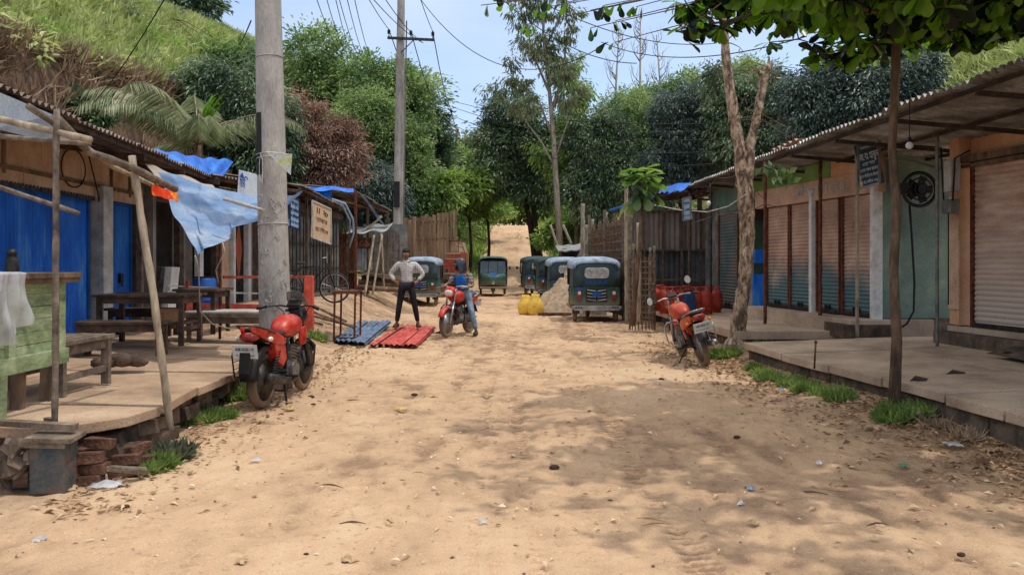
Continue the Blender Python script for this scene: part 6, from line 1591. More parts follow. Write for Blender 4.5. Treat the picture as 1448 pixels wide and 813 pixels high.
    if style == 0: B(MB().prismy([(-.3, .70), (-.42, .72), (-.47, .44), (-.43, .40), (-.36, .52)], -.055, .055), 'mud_flap', m_black)
    # front end
    for sy in (-1, 1):
        B(MB().tube([(.95, sy*.085, 1.03), (1.06, sy*.085, .75)], .02, 9).tube([(1.06, sy*.085, .75), (1.27, sy*.085, .3)], .028, 9), 'fork', m_steel if style else m_dksteel, smooth=True)
    V = []; Fs = []
    for k in range(13):
        a = math.radians(25+130*k/12)
        for q, (yy, dr) in enumerate(((-1, -.04), (-.8, 0), (0, .01), (.8, 0), (1, -.04))): V.append((1.27+(.345+dr)*math.cos(a), yy*.065, .308+(.345+dr)*math.sin(a)))
    for k in range(12):
        for q in range(4): a = k*5+q; Fs.append((a, a+1, a+6, a+5))
    B(MB().add(V, Fs), 'front_fender', m_dksteel if style == 0 else body, smooth=True, solid=.006)
    hb = B(MB().tube([(.76, -.36, 1.05), (.84, -.3, 1.07), (.93, -.16, 1.08), (.95, 0, 1.05), (.93, .16, 1.08), (.84, .3, 1.07), (.76, .36, 1.05)], .012, 8), 'handlebar', m_dksteel if style == 0 else m_steel, smooth=True)
    for sy in (-1, 1):
        B(MB().tube([(.75, sy*.38, 1.05), (.83, sy*.29, 1.07)], .019, 9), 'grip', m_black, hb, smooth=True)
        B(MB().tube([(.84, sy*.27, 1.06), (.87, sy*.36, 1.05), (.85, sy*.42, 1.04)], .006, 5), 'lever', m_steel, hb)
    hl = B(MB().loft([oval(.96, .1, .88, 1.08), oval(1.06, .125, .84, 1.1), oval(1.13, .12, .84, 1.06), oval(1.16, .1, .86, 1.02)]), 'headlamp_cowl', m_black if style == 0 else body, smooth=True, sub=1)
    B(MB().loft([oval(1.155, .1, .865, 1.01), oval(1.18, .075, .88, .99)]), 'headlight', m_lens, hl, smooth=True)
    B(MB().box((.98, 0, 1.1), (.12, .16, .04), rot=(0, -.5, 0)), 'gauges', m_black, hl, bevel=.01)
    if style == 0:
        V = [(x, y, z) for (x, z, w_) in ((1.14, 1.08, .13), (1.06, 1.17, .12), (.98, 1.235, .09), (.94, 1.25, .05)) for y in (-w_, -w_*.5, 0, w_*.5, w_)]
        V = [(x+(.04 if abs(y) < .02 else 0)-(0.03 if i_ % 5 in (0, 4) else 0), y, z) for i_, (x, y, z) in enumerate(V)]
        Fs = [(j*5+i, j*5+i+1, j*5+i+6, j*5+i+5) for j in range(3) for i in range(4)]
        B(MB().add(V, Fs), 'visor', m_visor, hl, smooth=True, solid=.006)
    if style == 2 or style == 1:
        for sy in ((1, -1) if style == 2 else ()):
            top = (.86, sy*.3, 1.3) if sy == -1 else (.72, .44, 1.12)
            mi = B(MB().tube([(.88, sy*.24, 1.07), (.88, sy*.28, 1.2), top], .007, 6), 'mirror', m_black)
            B(MB().lathe([(.06, -.008), (.066, 0), (.06, .008)], (0, 0, 0), axis='x', n=18, M=Matrix.Translation(top) @ Euler((0, -.1, .3*sy)).to_matrix().to_4x4() @ Matrix.Diagonal((1, .85, 1.1, 1))), 'mirror_shell', m_black, mi, smooth=True)
            B(MB().lathe([(.058, -.010), (.001, -.011)], (0, 0, 0), axis='x', n=18, M=Matrix.Translation(top) @ Euler((0, -.1, .3*sy)).to_matrix().to_4x4() @ Matrix.Diagonal((1, .85, 1.1, 1))), 'mirror_glass', m_white, mi)  # white paint stands in for the bright reflection in the mirror
    # crash guard
    for sy in (-1, 1):
        B(MB().tube([(.88, sy*.05, .66), (.93, sy*.2, .68), (.95, sy*.27, .6), (.9, sy*.27, .38), (.84, sy*.2, .3), (.74, sy*.08, .27)], .013, 8), 'crash_guard', m_black if style != 2 else m_steel, smooth=True)
        B(MB().tube([(.42, sy*.1, .3), (.42, sy*.26, .3)], .014, 8), 'foot_peg', m_black)
        B(MB().tube([(.22, sy*.12, .36), (.12, sy*.24, .38)], .012, 8), 'rear_foot_peg', m_black)
    # saree guard (left) rack loops (right side of picture on the parked one)
    if style in (0, 2):
        sy = 1 if style == 0 else -1
        mb = MB().tube([(.12, sy*.2, .66), (-.2, sy*.22, .68), (-.26, sy*.22, .6), (-.2, sy*.22, .36), (.05, sy*.2, .34), (.12, sy*.2, .42), (.12, sy*.2, .66)], .009, 7)
        for z in (.45, .53, .6): mb.tube([(.12, sy*.2, z), (-.24, sy*.22, z)], .005, 5)
        B(mb, 'side_guard', m_dksteel if style == 0 else m_steel, smooth=True)
        B(MB().prismy([(.12, .5), (.05, .7), (.36, .66), (.4, .5), (.3, .42)], -.135 if style == 0 else -.12, .135 if style == 0 else .12), 'side_panel', body, bevel=.01)
    if lean or style == 0:
        B(MB().tube([(.5, .1, .26), (.46, .2+.1, .0+(.05 if lean else 0))], .012, 7) if style != 0 else MB().tube([(.38, -.1, .28), (.3, -.17, .0)], .013, 7).tube([(.38, .1, .28), (.3, .17, .0)], .013, 7).tube([(.34, -.14, .14), (.34, .14, .14)], .01, 6), 'stand', m_black)
    B(MB().tube([(1.0, .05, .95), (1.1, .1, .8), (1.2, .09, .5)], .006, 5).tube([(.95, -.2, 1.06), (1.05, -.12, .98), (1.0, -.05, .8)], .006, 5).tube([(.95, .2, 1.06), (1.07, .12, .96), (1.0, .05, .8)], .006, 5), 'cables', m_cable)
    return t
b1 = motorcycle('red and black motorcycle with small windscreen parked before the big concrete pole', (-2.80, 8.72, .0), math.radians(84.5), math.radians(0), 0)
b1.location = (-2.76, 8.78, g1(-2.8, 9.2)+.005)
b3 = motorcycle('orange red motorcycle leaning on its stand before the gas cylinders', (3.0, 12.35, g1(3, 12.6)), math.radians(93), math.radians(-15), 2)
b2 = motorcycle('red motorcycle facing the camera with its helmeted rider seated on it', (0, 0, 0), 0, 0, 1)
b2.location = (-.98, 18.1, g1(-1.1, 17.6)+.02); b2.rotation_euler = (0, 0, math.radians(-109))
# ================================================================== PEOPLE
def skin_mesh(name, verts, edges, radii, material, parent, root=0, sub=2, local=True):
    me = bpy.data.meshes.new(name); me.from_pydata([tuple(v) for v in verts], edges, []); me.update()
    o = bpy.data.objects.new(name, me); COL.objects.link(o)
    md = o.modifiers.new('skin', 'SKIN'); md.use_smooth_shade = True; md.branch_smoothing = .6
    for i, r in enumerate(radii):
        sv = me.skin_vertices[0].data[i]; sv.radius = (r, r) if not isinstance(r, tuple) else r; sv.use_root = (i == root)
    s2 = o.modifiers.new('s', 'SUBSURF'); s2.levels = sub; s2.render_levels = sub
    bpy.context.view_layer.update()
    me2 = bpy.data.meshes.new_from_object(o.evaluated_get(bpy.context.evaluated_depsgraph_get()))
    bpy.data.objects.remove(o); me2.materials.clear(); me2.materials.append(material)
    o = bpy.data.objects.new(name, me2); COL.objects.link(o)
    me2.polygons.foreach_set('use_smooth', [True]*len(me2.polygons))
    if parent: o.parent = parent; reg(o, WM.get(parent.name, Matrix.Identity(4)))
    return o
m_skin = mat('brown_skin', [(118, 80, 60), (148, 106, 80), (164, 122, 96)], 5, .55, bump=.05, fine=.1)
m_hair = mat('black_hair', [(10, 9, 9), (20, 18, 17)], 20, .6, bump=.5)
m_jeansdk = mat('black_jeans', [(16, 16, 18), (28, 28, 32), (44, 44, 50)], 7, .85, bump=.3)
m_jeans = mat('blue_jeans', [(82, 104, 124), (116, 140, 158), (146, 166, 180)], 6, .85, bump=.3)
m_shoe = mat('brown_shoe', [(44, 32, 26), (72, 54, 42)], 9, .7, bump=.1)
def checked(name, base, line, scale, bg2=None):
    m, nt, b, out = _nodes(name); L = nt.links.new
    tc = nt.nodes.new('ShaderNodeTexCoord'); sp = nt.nodes.new('ShaderNodeSeparateXYZ'); L(tc.outputs['Object'], sp.inputs[0])
    acc = None
    for ax in (0, 2):
        f = nt.nodes.new('ShaderNodeMath'); f.operation = 'MULTIPLY'; L(sp.outputs[ax], f.inputs[0]); f.inputs[1].default_value = scale
        g_ = nt.nodes.new('ShaderNodeMath'); g_.operation = 'FRACT'; L(f.outputs[0], g_.inputs[0])
        h = nt.nodes.new('ShaderNodeMath'); h.operation = 'LESS_THAN'; L(g_.outputs[0], h.inputs[0]); h.inputs[1].default_value = .25
        if acc is None: acc = h
        else:
            a_ = nt.nodes.new('ShaderNodeMath'); a_.operation = 'MAXIMUM'; L(acc.outputs[0], a_.inputs[0]); L(h.outputs[0], a_.inputs[1]); acc = a_
    x = nt.nodes.new('ShaderNodeMix'); x.data_type = 'RGBA'; L(acc.outputs[0], x.inputs[0]); x.inputs[6].default_value = (*lin(base), 1); x.inputs[7].default_value = (*lin(line), 1)
    L(x.outputs[2], b.inputs['Base Color']); b.inputs['Roughness'].default_value = .85
    n = nt.nodes.new('ShaderNodeTexNoise'); n.inputs['Scale'].default_value = 9; bp = nt.nodes.new('ShaderNodeBump'); bp.inputs['Strength'].default_value = .6; bp.inputs['Distance'].default_value = .03; L(n.outputs[0], bp.inputs['Height']); L(bp.outputs[0], b.inputs['Normal'])
    return m
def person(t, J, skin_v, shirt_m, trouser_m, face_dir, hair=True, helmet=False, sleeves='long'):
    """J: dict of joints. face_dir: unit vector of the face."""
    fd = Vector(face_dir).normalized(); up = Vector((0, 0, 1)); side = fd.cross(up).normalized()
    H = J['head']; neck = J['neck']
    v = []; e = []; r = []
    def add(p, rad, par=None):
        v.append(Vector(p)); r.append(rad)
        if par is not None: e.append((par, len(v)-1))
        return len(v)-1
    pel = add(J['pelvis'], .1); sp_ = add(J['spine'], .1, pel); ch = add(J['chest'], .115, sp_); nk = add(neck, .05, ch); nk2 = add(Vector(neck).lerp(H, .45), .05, nk)
    chin = add(Vector(H)+fd*.02-up*.045, (.062, .068), nk2); cr_ = add(Vector(H)+up*.035, (.074, .084), chin); tp = add(Vector(H)+up*.095-fd*.01, (.052, .058), cr_)
    for s, S_ in ((-1, 'L'), (1, 'R')):
        sh = add(J['sh'+S_], .06, ch); el = add(J['el'+S_], .042, sh); fm = add(Vector(J['el'+S_]).lerp(J['wr'+S_], .4), .04, el); wr_ = add(J['wr'+S_], .026, fm)
        d = (Vector(J['hd'+S_])-Vector(J['wr'+S_])); ha = add(Vector(J['wr'+S_])+d*.5, .034, wr_)
        dn = d.normalized(); sd_ = dn.cross(fd).normalized() if abs(dn.dot(fd)) < .95 else dn.cross(up).normalized()
        for k in range(4):
            b_ = add(Vector(J['hd'+S_])+sd_*(k-1.5)*.02, .009, ha); c_ = add(v[b_]+dn*.035*(1-.12*abs(k-1.3))-fd*.008, .0085, b_); add(v[c_]+dn*.03-fd*.016, .007, c_)
        th = add(v[ha]+sd_*(-.045)+dn*.01, .01, ha); add(v[th]+dn*.035-sd_*.008, .0085, th)
        hp = add(J['hip'+S_], .085, pel); kn = add(J['kn'+S_], .056, hp); ca = add(Vector(J['kn'+S_]).lerp(J['an'+S_], .35), .052, kn); an = add(J['an'+S_], .036, ca)
        he = add(Vector(J['an'+S_])-up*.04, .034, an); add(J['to'+S_], .026, he)
    body = skin_mesh('body', v, e, r, m_skin, t, 0)
    # face parts
    c = Vector(H)
    MB().loft([[c+fd*q[0]+side*x*q[2]+up*(q[1]) for x in (-1, 0, 1)]+[c+fd*(q[0]-.03)+up*q[1]] for q in ((.078, .03, .008), (.095, .0, .012), (.105, -.02, .018), (.082, -.032, .014))]).build('nose', m_skin, body, local=True, smooth=True)
    for s in (-1, 1):
        ey = MB().sphere(c+fd*.079+side*.03*s+up*.018, .011, 8).build('eye', m_white, body, smooth=True, local=True)
        MB().sphere(c+fd*.087+side*.03*s+up*.018, .0055, 8).build('iris', m_hair, body, smooth=True, local=True)
        MB().beam(c+fd*.083+side*.014*s+up*.04, c+fd*.076+side*.05*s+up*.042, .008, .008).build('eyebrow', m_hair, body, local=True)
        MB().sphere(c+side*.083*s-up*.0, .02, 8, (.6, .8, 1.4)).build('ear', m_skin, body, smooth=True, local=True)
    MB().tube([c+fd*.078+side*-.028-up*.055, c+fd*.088-up*.054, c+fd*.078+side*.028-up*.055], .007, 6).build('mouth', mat('lips', [(70, 34, 30)], 5, .5, bump=0), body, local=True, smooth=True)
    if hair:
        V = []; Fs = []; n = 22; m = 9
        for j in range(m+1):
            for i in range(n):
                a = 2*PI*i/n; d = fd*math.cos(a)+side*math.sin(a)
                front = math.cos(a) > .35
                low = .045 if front else (-.01 if math.cos(a) > -.2 else -.06)
                ph = (PI/2)*(1-j/m)
                R_ = .094+.006*math.sin(i*3+j)
                z = .125*math.sin(ph) if j < m else 0
                zz = low+(.125+.012*math.sin(i*2.1)-low)*math.sin(ph)
                V.append(c+d*R_*math.cos(ph)**.6*(.92 if not front else .9)+up*(zz+.0)-fd*.008)
        for j in range(m):
            for i in range(n): a = j*n+i; b_ = j*n+(i+1) % n; Fs.append((a, b_, b_+n, a+n))
        MB().add(V, Fs).build('hair', m_hair, body, local=True, smooth=True)
    # shirt
    v, e, r = [], [], []
    base = Vector(J['pelvis'])
    a0 = add(base-up*.0, (.155, .115)); a1 = add(base.lerp(Vector(J['spine']), .5), (.145, .11), a0); a2 = add(J['spine'], (.145, .112), a1); a3 = add(J['chest'], (.155, .118), a2); a4 = add(Vector(J['chest']).lerp(neck, .62), (.1, .085), a3); add(Vector(neck)-up*.0, .064, a4)
    for S_ in 'LR':
        sh = add(J['sh'+S_], .078, a3); mid = add(Vector(J['sh'+S_]).lerp(J['el'+S_], .6), .066, sh)
        if sleeves == 'long':
            el = add(J['el'+S_], .06, mid); f1 = add(Vector(J['el'+S_]).lerp(J['wr'+S_], .5), .052, el); add(Vector(J['el'+S_]).lerp(J['wr'+S_], .88), .043, f1)
        else: add(Vector(J['sh'+S_]).lerp(J['el'+S_], .8), .066, mid)
    sh_ = skin_mesh('shirt', v, e, r, shirt_m, t, 0)
    # trousers
    v, e, r = [], [], []
    p0 = add(base-up*.02, (.148, .11))
    for S_ in 'LR':
        hp = add(J['hip'+S_], .1, p0); md_ = add(Vector(J['hip'+S_]).lerp(J['kn'+S_], .5), .085, hp); kn = add(J['kn'+S_], .07, md_); ca = add(Vector(J['kn'+S_]).lerp(J['an'+S_], .45), .066, kn); add(Vector(J['kn'+S_]).lerp(J['an'+S_], .97), .052, ca)
    skin_mesh('trousers', v, e, r, trouser_m, t, 0)
    for S_ in 'LR':
        a = Vector(J['an'+S_]); d = Vector(J['to'+S_])-a; d.z = 0; d.normalize(); h = Vector((a.x, a.y, J['to'+S_][2]-.03))
        secs = []
        sd_ = d.cross(up)
        for (f, w_, z1) in ((-.07, .03, .07), (-.03, .042, .1), (.04, .042, .095), (.11, .048, .065), (.165, .042, .05), (.195, .02, .035)):
            secs.append([h+d*f+sd_*w_*x+up*(.0 if zz == 0 else z1*zz) for (x, zz) in ((-1, 0), (-1, .6), (-.5, 1), (.5, 1), (1, .6), (1, 0))])
        MB().loft(secs).build('shoe', m_shoe, t, local=True, smooth=True, auto=50)
    return body, sh_
D_ = 17.7
t = thing('person', 'man in pale checked shirt standing hands on hips on red sheets', 'person', (-2.31, 17.5, g1(-2.31, 17.5)+.10), (0, 0, math.radians(0)))
V3 = lambda x, y, z: Vector((x, y, z))
J = dict(pelvis=V3(0, 0, .95), spine=V3(0, .0, 1.12), chest=V3(0, .01, 1.32), neck=V3(-.01, .01, 1.47), head=V3(-.015, -.02, 1.595),
         shL=V3(-.17, .01, 1.40), elL=V3(-.37, .06, 1.17), wrL=V3(-.245, -.06, .99), hdL=V3(-.18, -.09, .965),
         shR=V3(.17, .01, 1.39), elR=V3(.36, .07, 1.15), wrR=V3(.22, .0, 1.0), hdR=V3(.165, -.03, .965),
         hipL=V3(-.09, 0, .9), knL=V3(-.16, -.03, .5), anL=V3(-.22, 0, .1), toL=V3(-.25, -.14, .03),
         hipR=V3(.09, 0, .9), knR=V3(.17, -.03, .5), anR=V3(.24, .02, .1), toR=V3(.28, -.12, .03))
m_check1 = checked('checked_cream_shirt', (206, 204, 196), (150, 152, 150), 26)
bd, sh_ = person(t, J, m_skin, m_check1, m_jeansdk, (.15, -1, -.02))
# placket
MB().tube([V3(0, -.118, 1.0), V3(0, -.125, 1.2), V3(0, -.125, 1.36), V3(0, -.1, 1.44)], .008, 6).build('placket', m_offwhite, sh_, local=True)
MB().loft([[V3(x, y, z) for (x, y, z) in ((-.07, -.07, 1.45), (-.01, -.115, 1.40), (-.015, -.1, 1.43), (-.06, -.06, 1.475))], [V3(x, y-.01, z) for (x, y, z) in ((-.07, -.07, 1.45), (-.01, -.115, 1.40), (-.015, -.1, 1.43), (-.06, -.06, 1.475))]]).build('collar', m_offwhite, sh_, local=True)
# rider in bike coordinates (x forward)
t = thing('person', 'rider in dark helmet and vivid blue shirt front astride the middle red motorcycle', 'person', tuple(b2.location), (0, 0, math.radians(-109)))
J = dict(pelvis=V3(.3, 0, .9), spine=V3(.33, 0, 1.06), chest=V3(.40, 0, 1.26), neck=V3(.44, 0, 1.41), head=V3(.47, -.02, 1.52),
         shL=V3(.40, .17, 1.34), elL=V3(.42, .27, 1.08), wrL=V3(.6, .14, 1.04), hdL=V3(.66, .10, 1.05),
         shR=V3(.42, -.17, 1.34), elR=V3(.56, -.25, 1.12), wrR=V3(.74, -.28, 1.09), hdR=V3(.79, -.31, 1.08),
         hipL=V3(.33, .1, .87), knL=V3(.5, .26, .54), anL=V3(.42, .34, .1), toL=V3(.55, .37, .03),
         hipR=V3(.33, -.1, .87), knR=V3(.55, -.25, .52), anR=V3(.56, -.38, .1), toR=V3(.62, -.52, .03))
m_check2 = checked('dark_checked_shirt', (150, 150, 148), (64, 66, 70), 14)
bd, sh_ = person(t, J, m_skin, m_check2, m_jeans, (.45, -1, -.12), hair=False, sleeves='short')
m_bluecloth = mat('vivid_blue_cloth', [(14, 90, 176), (24, 118, 206)], 6, .8, bump=.2)
secs = []
for (z, x, w_, d_) in ((.99, .455, .11, .03), (1.06, .475, .13, .045), (1.16, .5, .125, .05), (1.24, .535, .11, .04), (1.31, .535, .07, .03)):
    secs.append([V3(x-d_*.6+d_*math.cos(a), w_*math.sin(a), z) for a in np.linspace(0, 2*PI, 14, endpoint=False)])
MB().loft(secs).build('blue_shirt_front', m_bluecloth, sh_, local=True, smooth=True)
m_helm = mat('helmet_shell', [(26, 34, 44), (38, 48, 60)], 6, .25, bump=0, spec=.6)
hc = V3(.465, -.015, 1.545); fd = Vector((.45, -1, -.05)).normalized(); sdv = fd.cross(V3(0, 0, 1)).normalized()
V = []; Fs = []
for j in range(11):
    for i in range(28):
        a = 2*PI*i/28; d = fd*math.cos(a)+sdv*math.sin(a); f = math.cos(a)
        low = -.145 if f < .25 else (.0 if f > .55 else -.09)
        ph = PI/2*(1-j/10); z = low+(.145-low)*math.sin(ph) if ph > 0 else low
        V.append(hc+d*.138*max(.02, math.cos(ph))**.55*(1+.06*(f < -.3))+V3(0, 0, z))
for j in range(10):
    for i in range(28): a = j*28+i; b_ = j*28+(i+1) % 28; Fs.append((a, b_, b_+28, a+28))
hm = MB().add(V, Fs).build('helmet', m_helm, bd, local=True, smooth=True)
V = []
for j in range(4):
    for i in range(9): a = math.radians(-58+116*i/8); V.append(hc+(fd*math.cos(a)+sdv*math.sin(a))*(.142+.035*j/3+.03*math.cos(a)*j/3)+V3(0, 0, .03-.012*j))
MB().add(V, [(j*9+i, j*9+i+1, j*9+i+10, j*9+i+9) for j in range(3) for i in range(8)]).build('peak', m_black, hm, local=True, smooth=True, solid=.006)
# chin and dark face cloth
MB().sphere(hc+fd*.06+V3(0, 0, -.075), .062, 12, (1, 1, .9)).build('face_mask', m_black, bd, local=True, smooth=True)
# ================================================================== AUTO RICKSHAWS
m_rgreen = mat('rickshaw_green', [(28, 56, 52), (42, 80, 70), (80, 106, 94)], 5, .5, bump=.06, zgrad=(.38, .75, (128, 112, 92), .5))
m_rcurt = mat('rickshaw_rexine', [(36, 54, 58), (52, 72, 76), (72, 90, 92)], 3, .6, bump=.15)
m_rroof = mat('rickshaw_hood', [(104, 122, 142), (142, 158, 176), (176, 188, 202)], 3, .6, bump=.15)
m_win = mat('plastic_window', [(120, 124, 122), (160, 162, 158), (190, 190, 186)], 14, .3, bump=.3)
m_rblue = mat('rickshaw_blue', [(20, 60, 120), (30, 84, 156)], 5, .5, bump=0)
m_wind = mat('windscreen', [(84, 96, 98), (112, 124, 126)], 2, .08, bump=0, alpha=.45, spec=.8)
def rickshaw(label, loc, heading, text=None, grille=True, hood=None, group='auto rickshaws along the road', detail=True):
    t = thing('auto_rickshaw', label, 'auto rickshaw', loc, (0, 0, 0), group); t.rotation_euler = (0, 0, heading)
    B = lambda mb, name, m, par=t, **kw: mb.build(name, m, par, local=True, **kw)
    def sec(x, w, z0, z1, rr=.08, n=5):
        pts = []
        for (cx, cz, a0) in ((w-rr, z1-rr, 0), (-(w-rr), z1-rr, 90), (-(w-rr), z0+rr, 180), (w-rr, z0+rr, 270)):
            for k in range(n): a = math.radians(a0+90*k/(n-1)); pts.append((x, cx+rr*math.cos(a), cz+rr*math.sin(a)))
        return pts
    B(MB().loft([sec(-1.18, .62, .44, .97), sec(-1.1, .66, .42, .98), sec(-.5, .67, .42, .98), sec(-.3, .66, .42, .97)]), 'rear_body', m_rgreen, smooth=True, auto=40)
    B(MB().box((.1, 0, .37), (2.3, 1.22, .08)), 'floor', m_rgreen, bevel=.02)
    B(MB().loft([sec(.62, .6, .36, 1.0, .1), sec(.8, .58, .36, 1.0, .14), sec(1.0, .44, .42, .98, .16), sec(1.16, .26, .5, .9, .14), sec(1.22, .14, .58, .82, .1)]), 'front_cowl', m_rgreen, smooth=True, auto=40)
    # hood
    def arch(x, w, z0, z1, n=12, sq=3.2):
        out = []
        for k in range(n+1):
            a = PI*k/n; c, s = math.cos(a), math.sin(a)
            out.append((x, w*math.copysign(abs(c)**(2/sq), c), z0+(z1-z0)*abs(s)**(2/sq)))
        return out
    hd = hood or m_rroof
    B(MB().loft([arch(-1.24, .58, 1.46, 1.6), arch(-1.2, .64, 1.44, 1.68), arch(-1.05, .67, 1.44, 1.75), arch(-.3, .68, 1.46, 1.78), arch(.45, .66, 1.48, 1.76), arch(.68, .62, 1.5, 1.7)], closed=False), 'hood', hd, smooth=True, solid=.02)
    # rear curtain
    rc = B(MB().loft([[(x, y*w_, z) for y in (-1, -.6, 0, .6, 1)] for (x, w_, z) in ((-1.19, .64, .96), (-1.22, .645, 1.2), (-1.225, .62, 1.48), (-1.22, .56, 1.6))], closed=False), 'rear_curtain', m_rcurt, smooth=True, solid=.012)
    for sy in (-1, 1):
        B(MB().add([(-1.19, sy*.645, .96), (-.55, sy*.67, .96), (-.75, sy*.67, 1.5), (-1.22, sy*.63, 1.5)], [(0, 1, 2, 3)]), 'side_curtain', m_rcurt, solid=.012)
        B(MB().tube([(.62, sy*.62, .98), (.55, sy*.63, 1.52)], .022, 7), 'pillar', m_black)
        B(MB().tube([(-.28, sy*.65, .5), (-.35, sy*.665, 1.5)], .02, 7), 'rear_pillar', m_black)
        B(MB().tube([(-.28, sy*.65, .95), (.62, sy*.62, .78)], .016, 7), 'side_bar', m_dksteel)
        # wheels, mudguards
        w_ = B(MB().lathe([(.13, -.05), (.19, -.055), (.215, -.03), (.22, 0), (.215, .03), (.19, .055), (.13, .05)], (-.86, sy*.56, .22), axis='y', n=24), 'wheel', m_rubber, smooth=True)
        B(MB().lathe([(.02, sy*.04), (.08, sy*.05), (.13, sy*.045), (.135, 0), (.001, 0)], (-.86, sy*.56, .22), axis='y', n=20), 'rim', m_rimg, w_, smooth=True)
        B(MB().box((-.86, sy*.57, .43), (.6, .2, .05)).box((-1.17, sy*.56, .33), (.02, .2, .2)), 'mudguard', m_dksteel)
        tl = B(MB().box((-1.2, sy*.47, .72), (.05, .1, .26)), 'tail_lamp', m_redtail, bevel=.01)
        B(MB().box((-1.227, sy*.47, .79), (.02, .08, .08)), 'lens', m_lens, tl)
        m_ = B(MB().tube([(.66, sy*.6, 1.2), (.74, sy*.72, 1.24)], .01, 6), 'mirror', m_black)
        B(MB().box((.74, sy*.76, 1.24), (.02, .08, .13)), 'mirror_glass', m_dksteel, m_)
    w_ = B(MB().lathe([(.13, -.045), (.19, -.05), (.215, -.03), (.22, 0), (.215, .03), (.19, .05), (.13, .045), (.001, .03)], (1.02, 0, .22), axis='y', n=24), 'wheel', m_rubber, smooth=True)
    B(MB().loft([[(1.02+.27*math.cos(a), y, .22+.27*math.sin(a)) for y in (-.09, 0, .09)] for a in np.linspace(.2, 2.6, 9)], closed=False), 'front_mudguard', m_dksteel, w_, smooth=True, solid=.01)
    B(MB().tube([(1.02, .07, .22), (.95, .07, .6)], .025, 7).tube([(1.02, -.07, .22), (.95, -.07, .6)], .025, 7), 'fork', m_black)
    # rear window
    def rrect(cy, cz, w, h, x, rr):
        pts = []
        for (sx, sz, a0) in ((1, 1, 0), (-1, 1, 90), (-1, -1, 180), (1, -1, 270)):
            for k in range(5): a = math.radians(a0+90*k/4); pts.append((x, cy+sx*(w/2-rr)+rr*math.cos(a), cz+sz*(h/2-rr)+rr*math.sin(a)))
        return pts
    rw = B(MB().loft([rrect(0, 1.33, .66, .29, -1.236, .1), rrect(0, 1.33, .64, .27, -1.245, .1)]), 'rear_window', m_win)
    mb = MB()
    rg = random.Random(int(loc[1]*10))
    for k in range(14): 
        y = -.26+.04*k; mb.beam((-1.248, y, 1.33-.09*rg.random()), (-1.248, y+rg.uniform(-.03, .03), 1.33+.1*rg.random()), .012, .004)
    B(mb, 'window_print', m_grey, rw)
    B(MB().ring((0, 0, 0), 1, .0, n=3, m=3), 'seam', m_black) if False else None
    # grille
    B(MB().box((-1.195, 0, .73), (.03, .56, .34)), 'grille_backing', m_black)
    for k in range(4):
        z = .6+.085*k
        B(MB().beam((-1.215, -.26, z+.02), (-1.22, -.02, z-.01), .02, .03).beam((-1.215, .26, z+.02), (-1.22, .02, z-.01), .02, .03), 'grille_bar', m_tinlt if k != 1 else m_rimg)
    B(MB().box((-1.232, 0, .75), (.012, .24, .12)), 'number_plate', m_rblue)
    B(MB().box((-1.205, .48, .9), (.02, .2, .08)), 'sticker', m_rblue)
    B(MB().box((-1.24, 0, .40), (.05, 1.34, .09)).box((-1.25, 0, .335), (.04, 1.26, .035)), 'bumper', m_tinlt, bevel=.01)
    mb = MB()
    for sy in (-1, 1):
        for k in range(3): mb.box((-1.268, sy*(.42+k*.07), .40), (.01, .035, .04))
    B(mb, 'bumper_slots', m_black)
    if text:
        o = text_obj(text, .16, frame_m((-1.235, 0, 1.08), (0, -1, 0)), m_rblue, None, 'lettering', width=.62, thick=.004); o.parent = rc
    # windscreen
    B(MB().add([(.66, -.58, 1.0), (.66, .58, 1.0), (.6, .56, 1.55), (.6, -.56, 1.55)], [(0, 1, 2, 3)]), 'windscreen', m_wind, solid=.006)
    B(MB().tube([(.665, -.6, .99), (.665, .6, .99), (.605, .59, 1.57), (.605, -.59, 1.57), (.665, -.6, .99)], .025, 6).tube([(.665, -.22, 1.0), (.61, -.2, 1.55)], .01, 5).tube([(.665, .22, 1.0), (.61, .2, 1.55)], .01, 5), 'windscreen_frame', m_black)
    B(MB().lathe([(.1, 0), (.1, .05), (.07, .08)], (1.14, 0, .62), axis='x', n=20), 'headlight', m_lens, smooth=True)
    B(MB().box((1.03, 0, .93), (.2, .3, .1), rot=(0, .5, 0)), 'front_plate', m_rblue)
    B(MB().box((.0, 0, .7), (.5, 1.1, .1)).box((-.3, 0, .95), (.1, 1.1, .5)), 'seat', m_dark, bevel=.03)
    B(MB().tube([(.5, -.25, 1.02), (.52, 0, 1.0), (.5, .25, 1.02)], .014, 6), 'handlebar', m_black)
    return t
up_ = math.radians(90)
def gl(x, y, e=.0): return (x, y, g1(x, y)+e)
rickshaw('nearest auto rickshaw seen from behind with blue lettering under its window', gl(2.27, 22.75), math.radians(91), 'RELAX', hood=m_rroof)
rickshaw('auto rickshaw partly hidden by the sand heap', gl(1.92, 29.5), math.radians(93))
rickshaw('auto rickshaw second from the far end of the right row', gl(1.6, 33.0), math.radians(95), hood=m_rcurt)
rickshaw('farthest auto rickshaw of the right row', gl(1.08, 37.0), math.radians(97), hood=m_rcurt)
rickshaw('auto rickshaw facing the camera in the middle of the road', gl(-.88, 36.6), math.radians(-88), hood=m_rgreen)
rickshaw('auto rickshaw behind the standing man', gl(-3.3, 30.0, .0), math.radians(88))
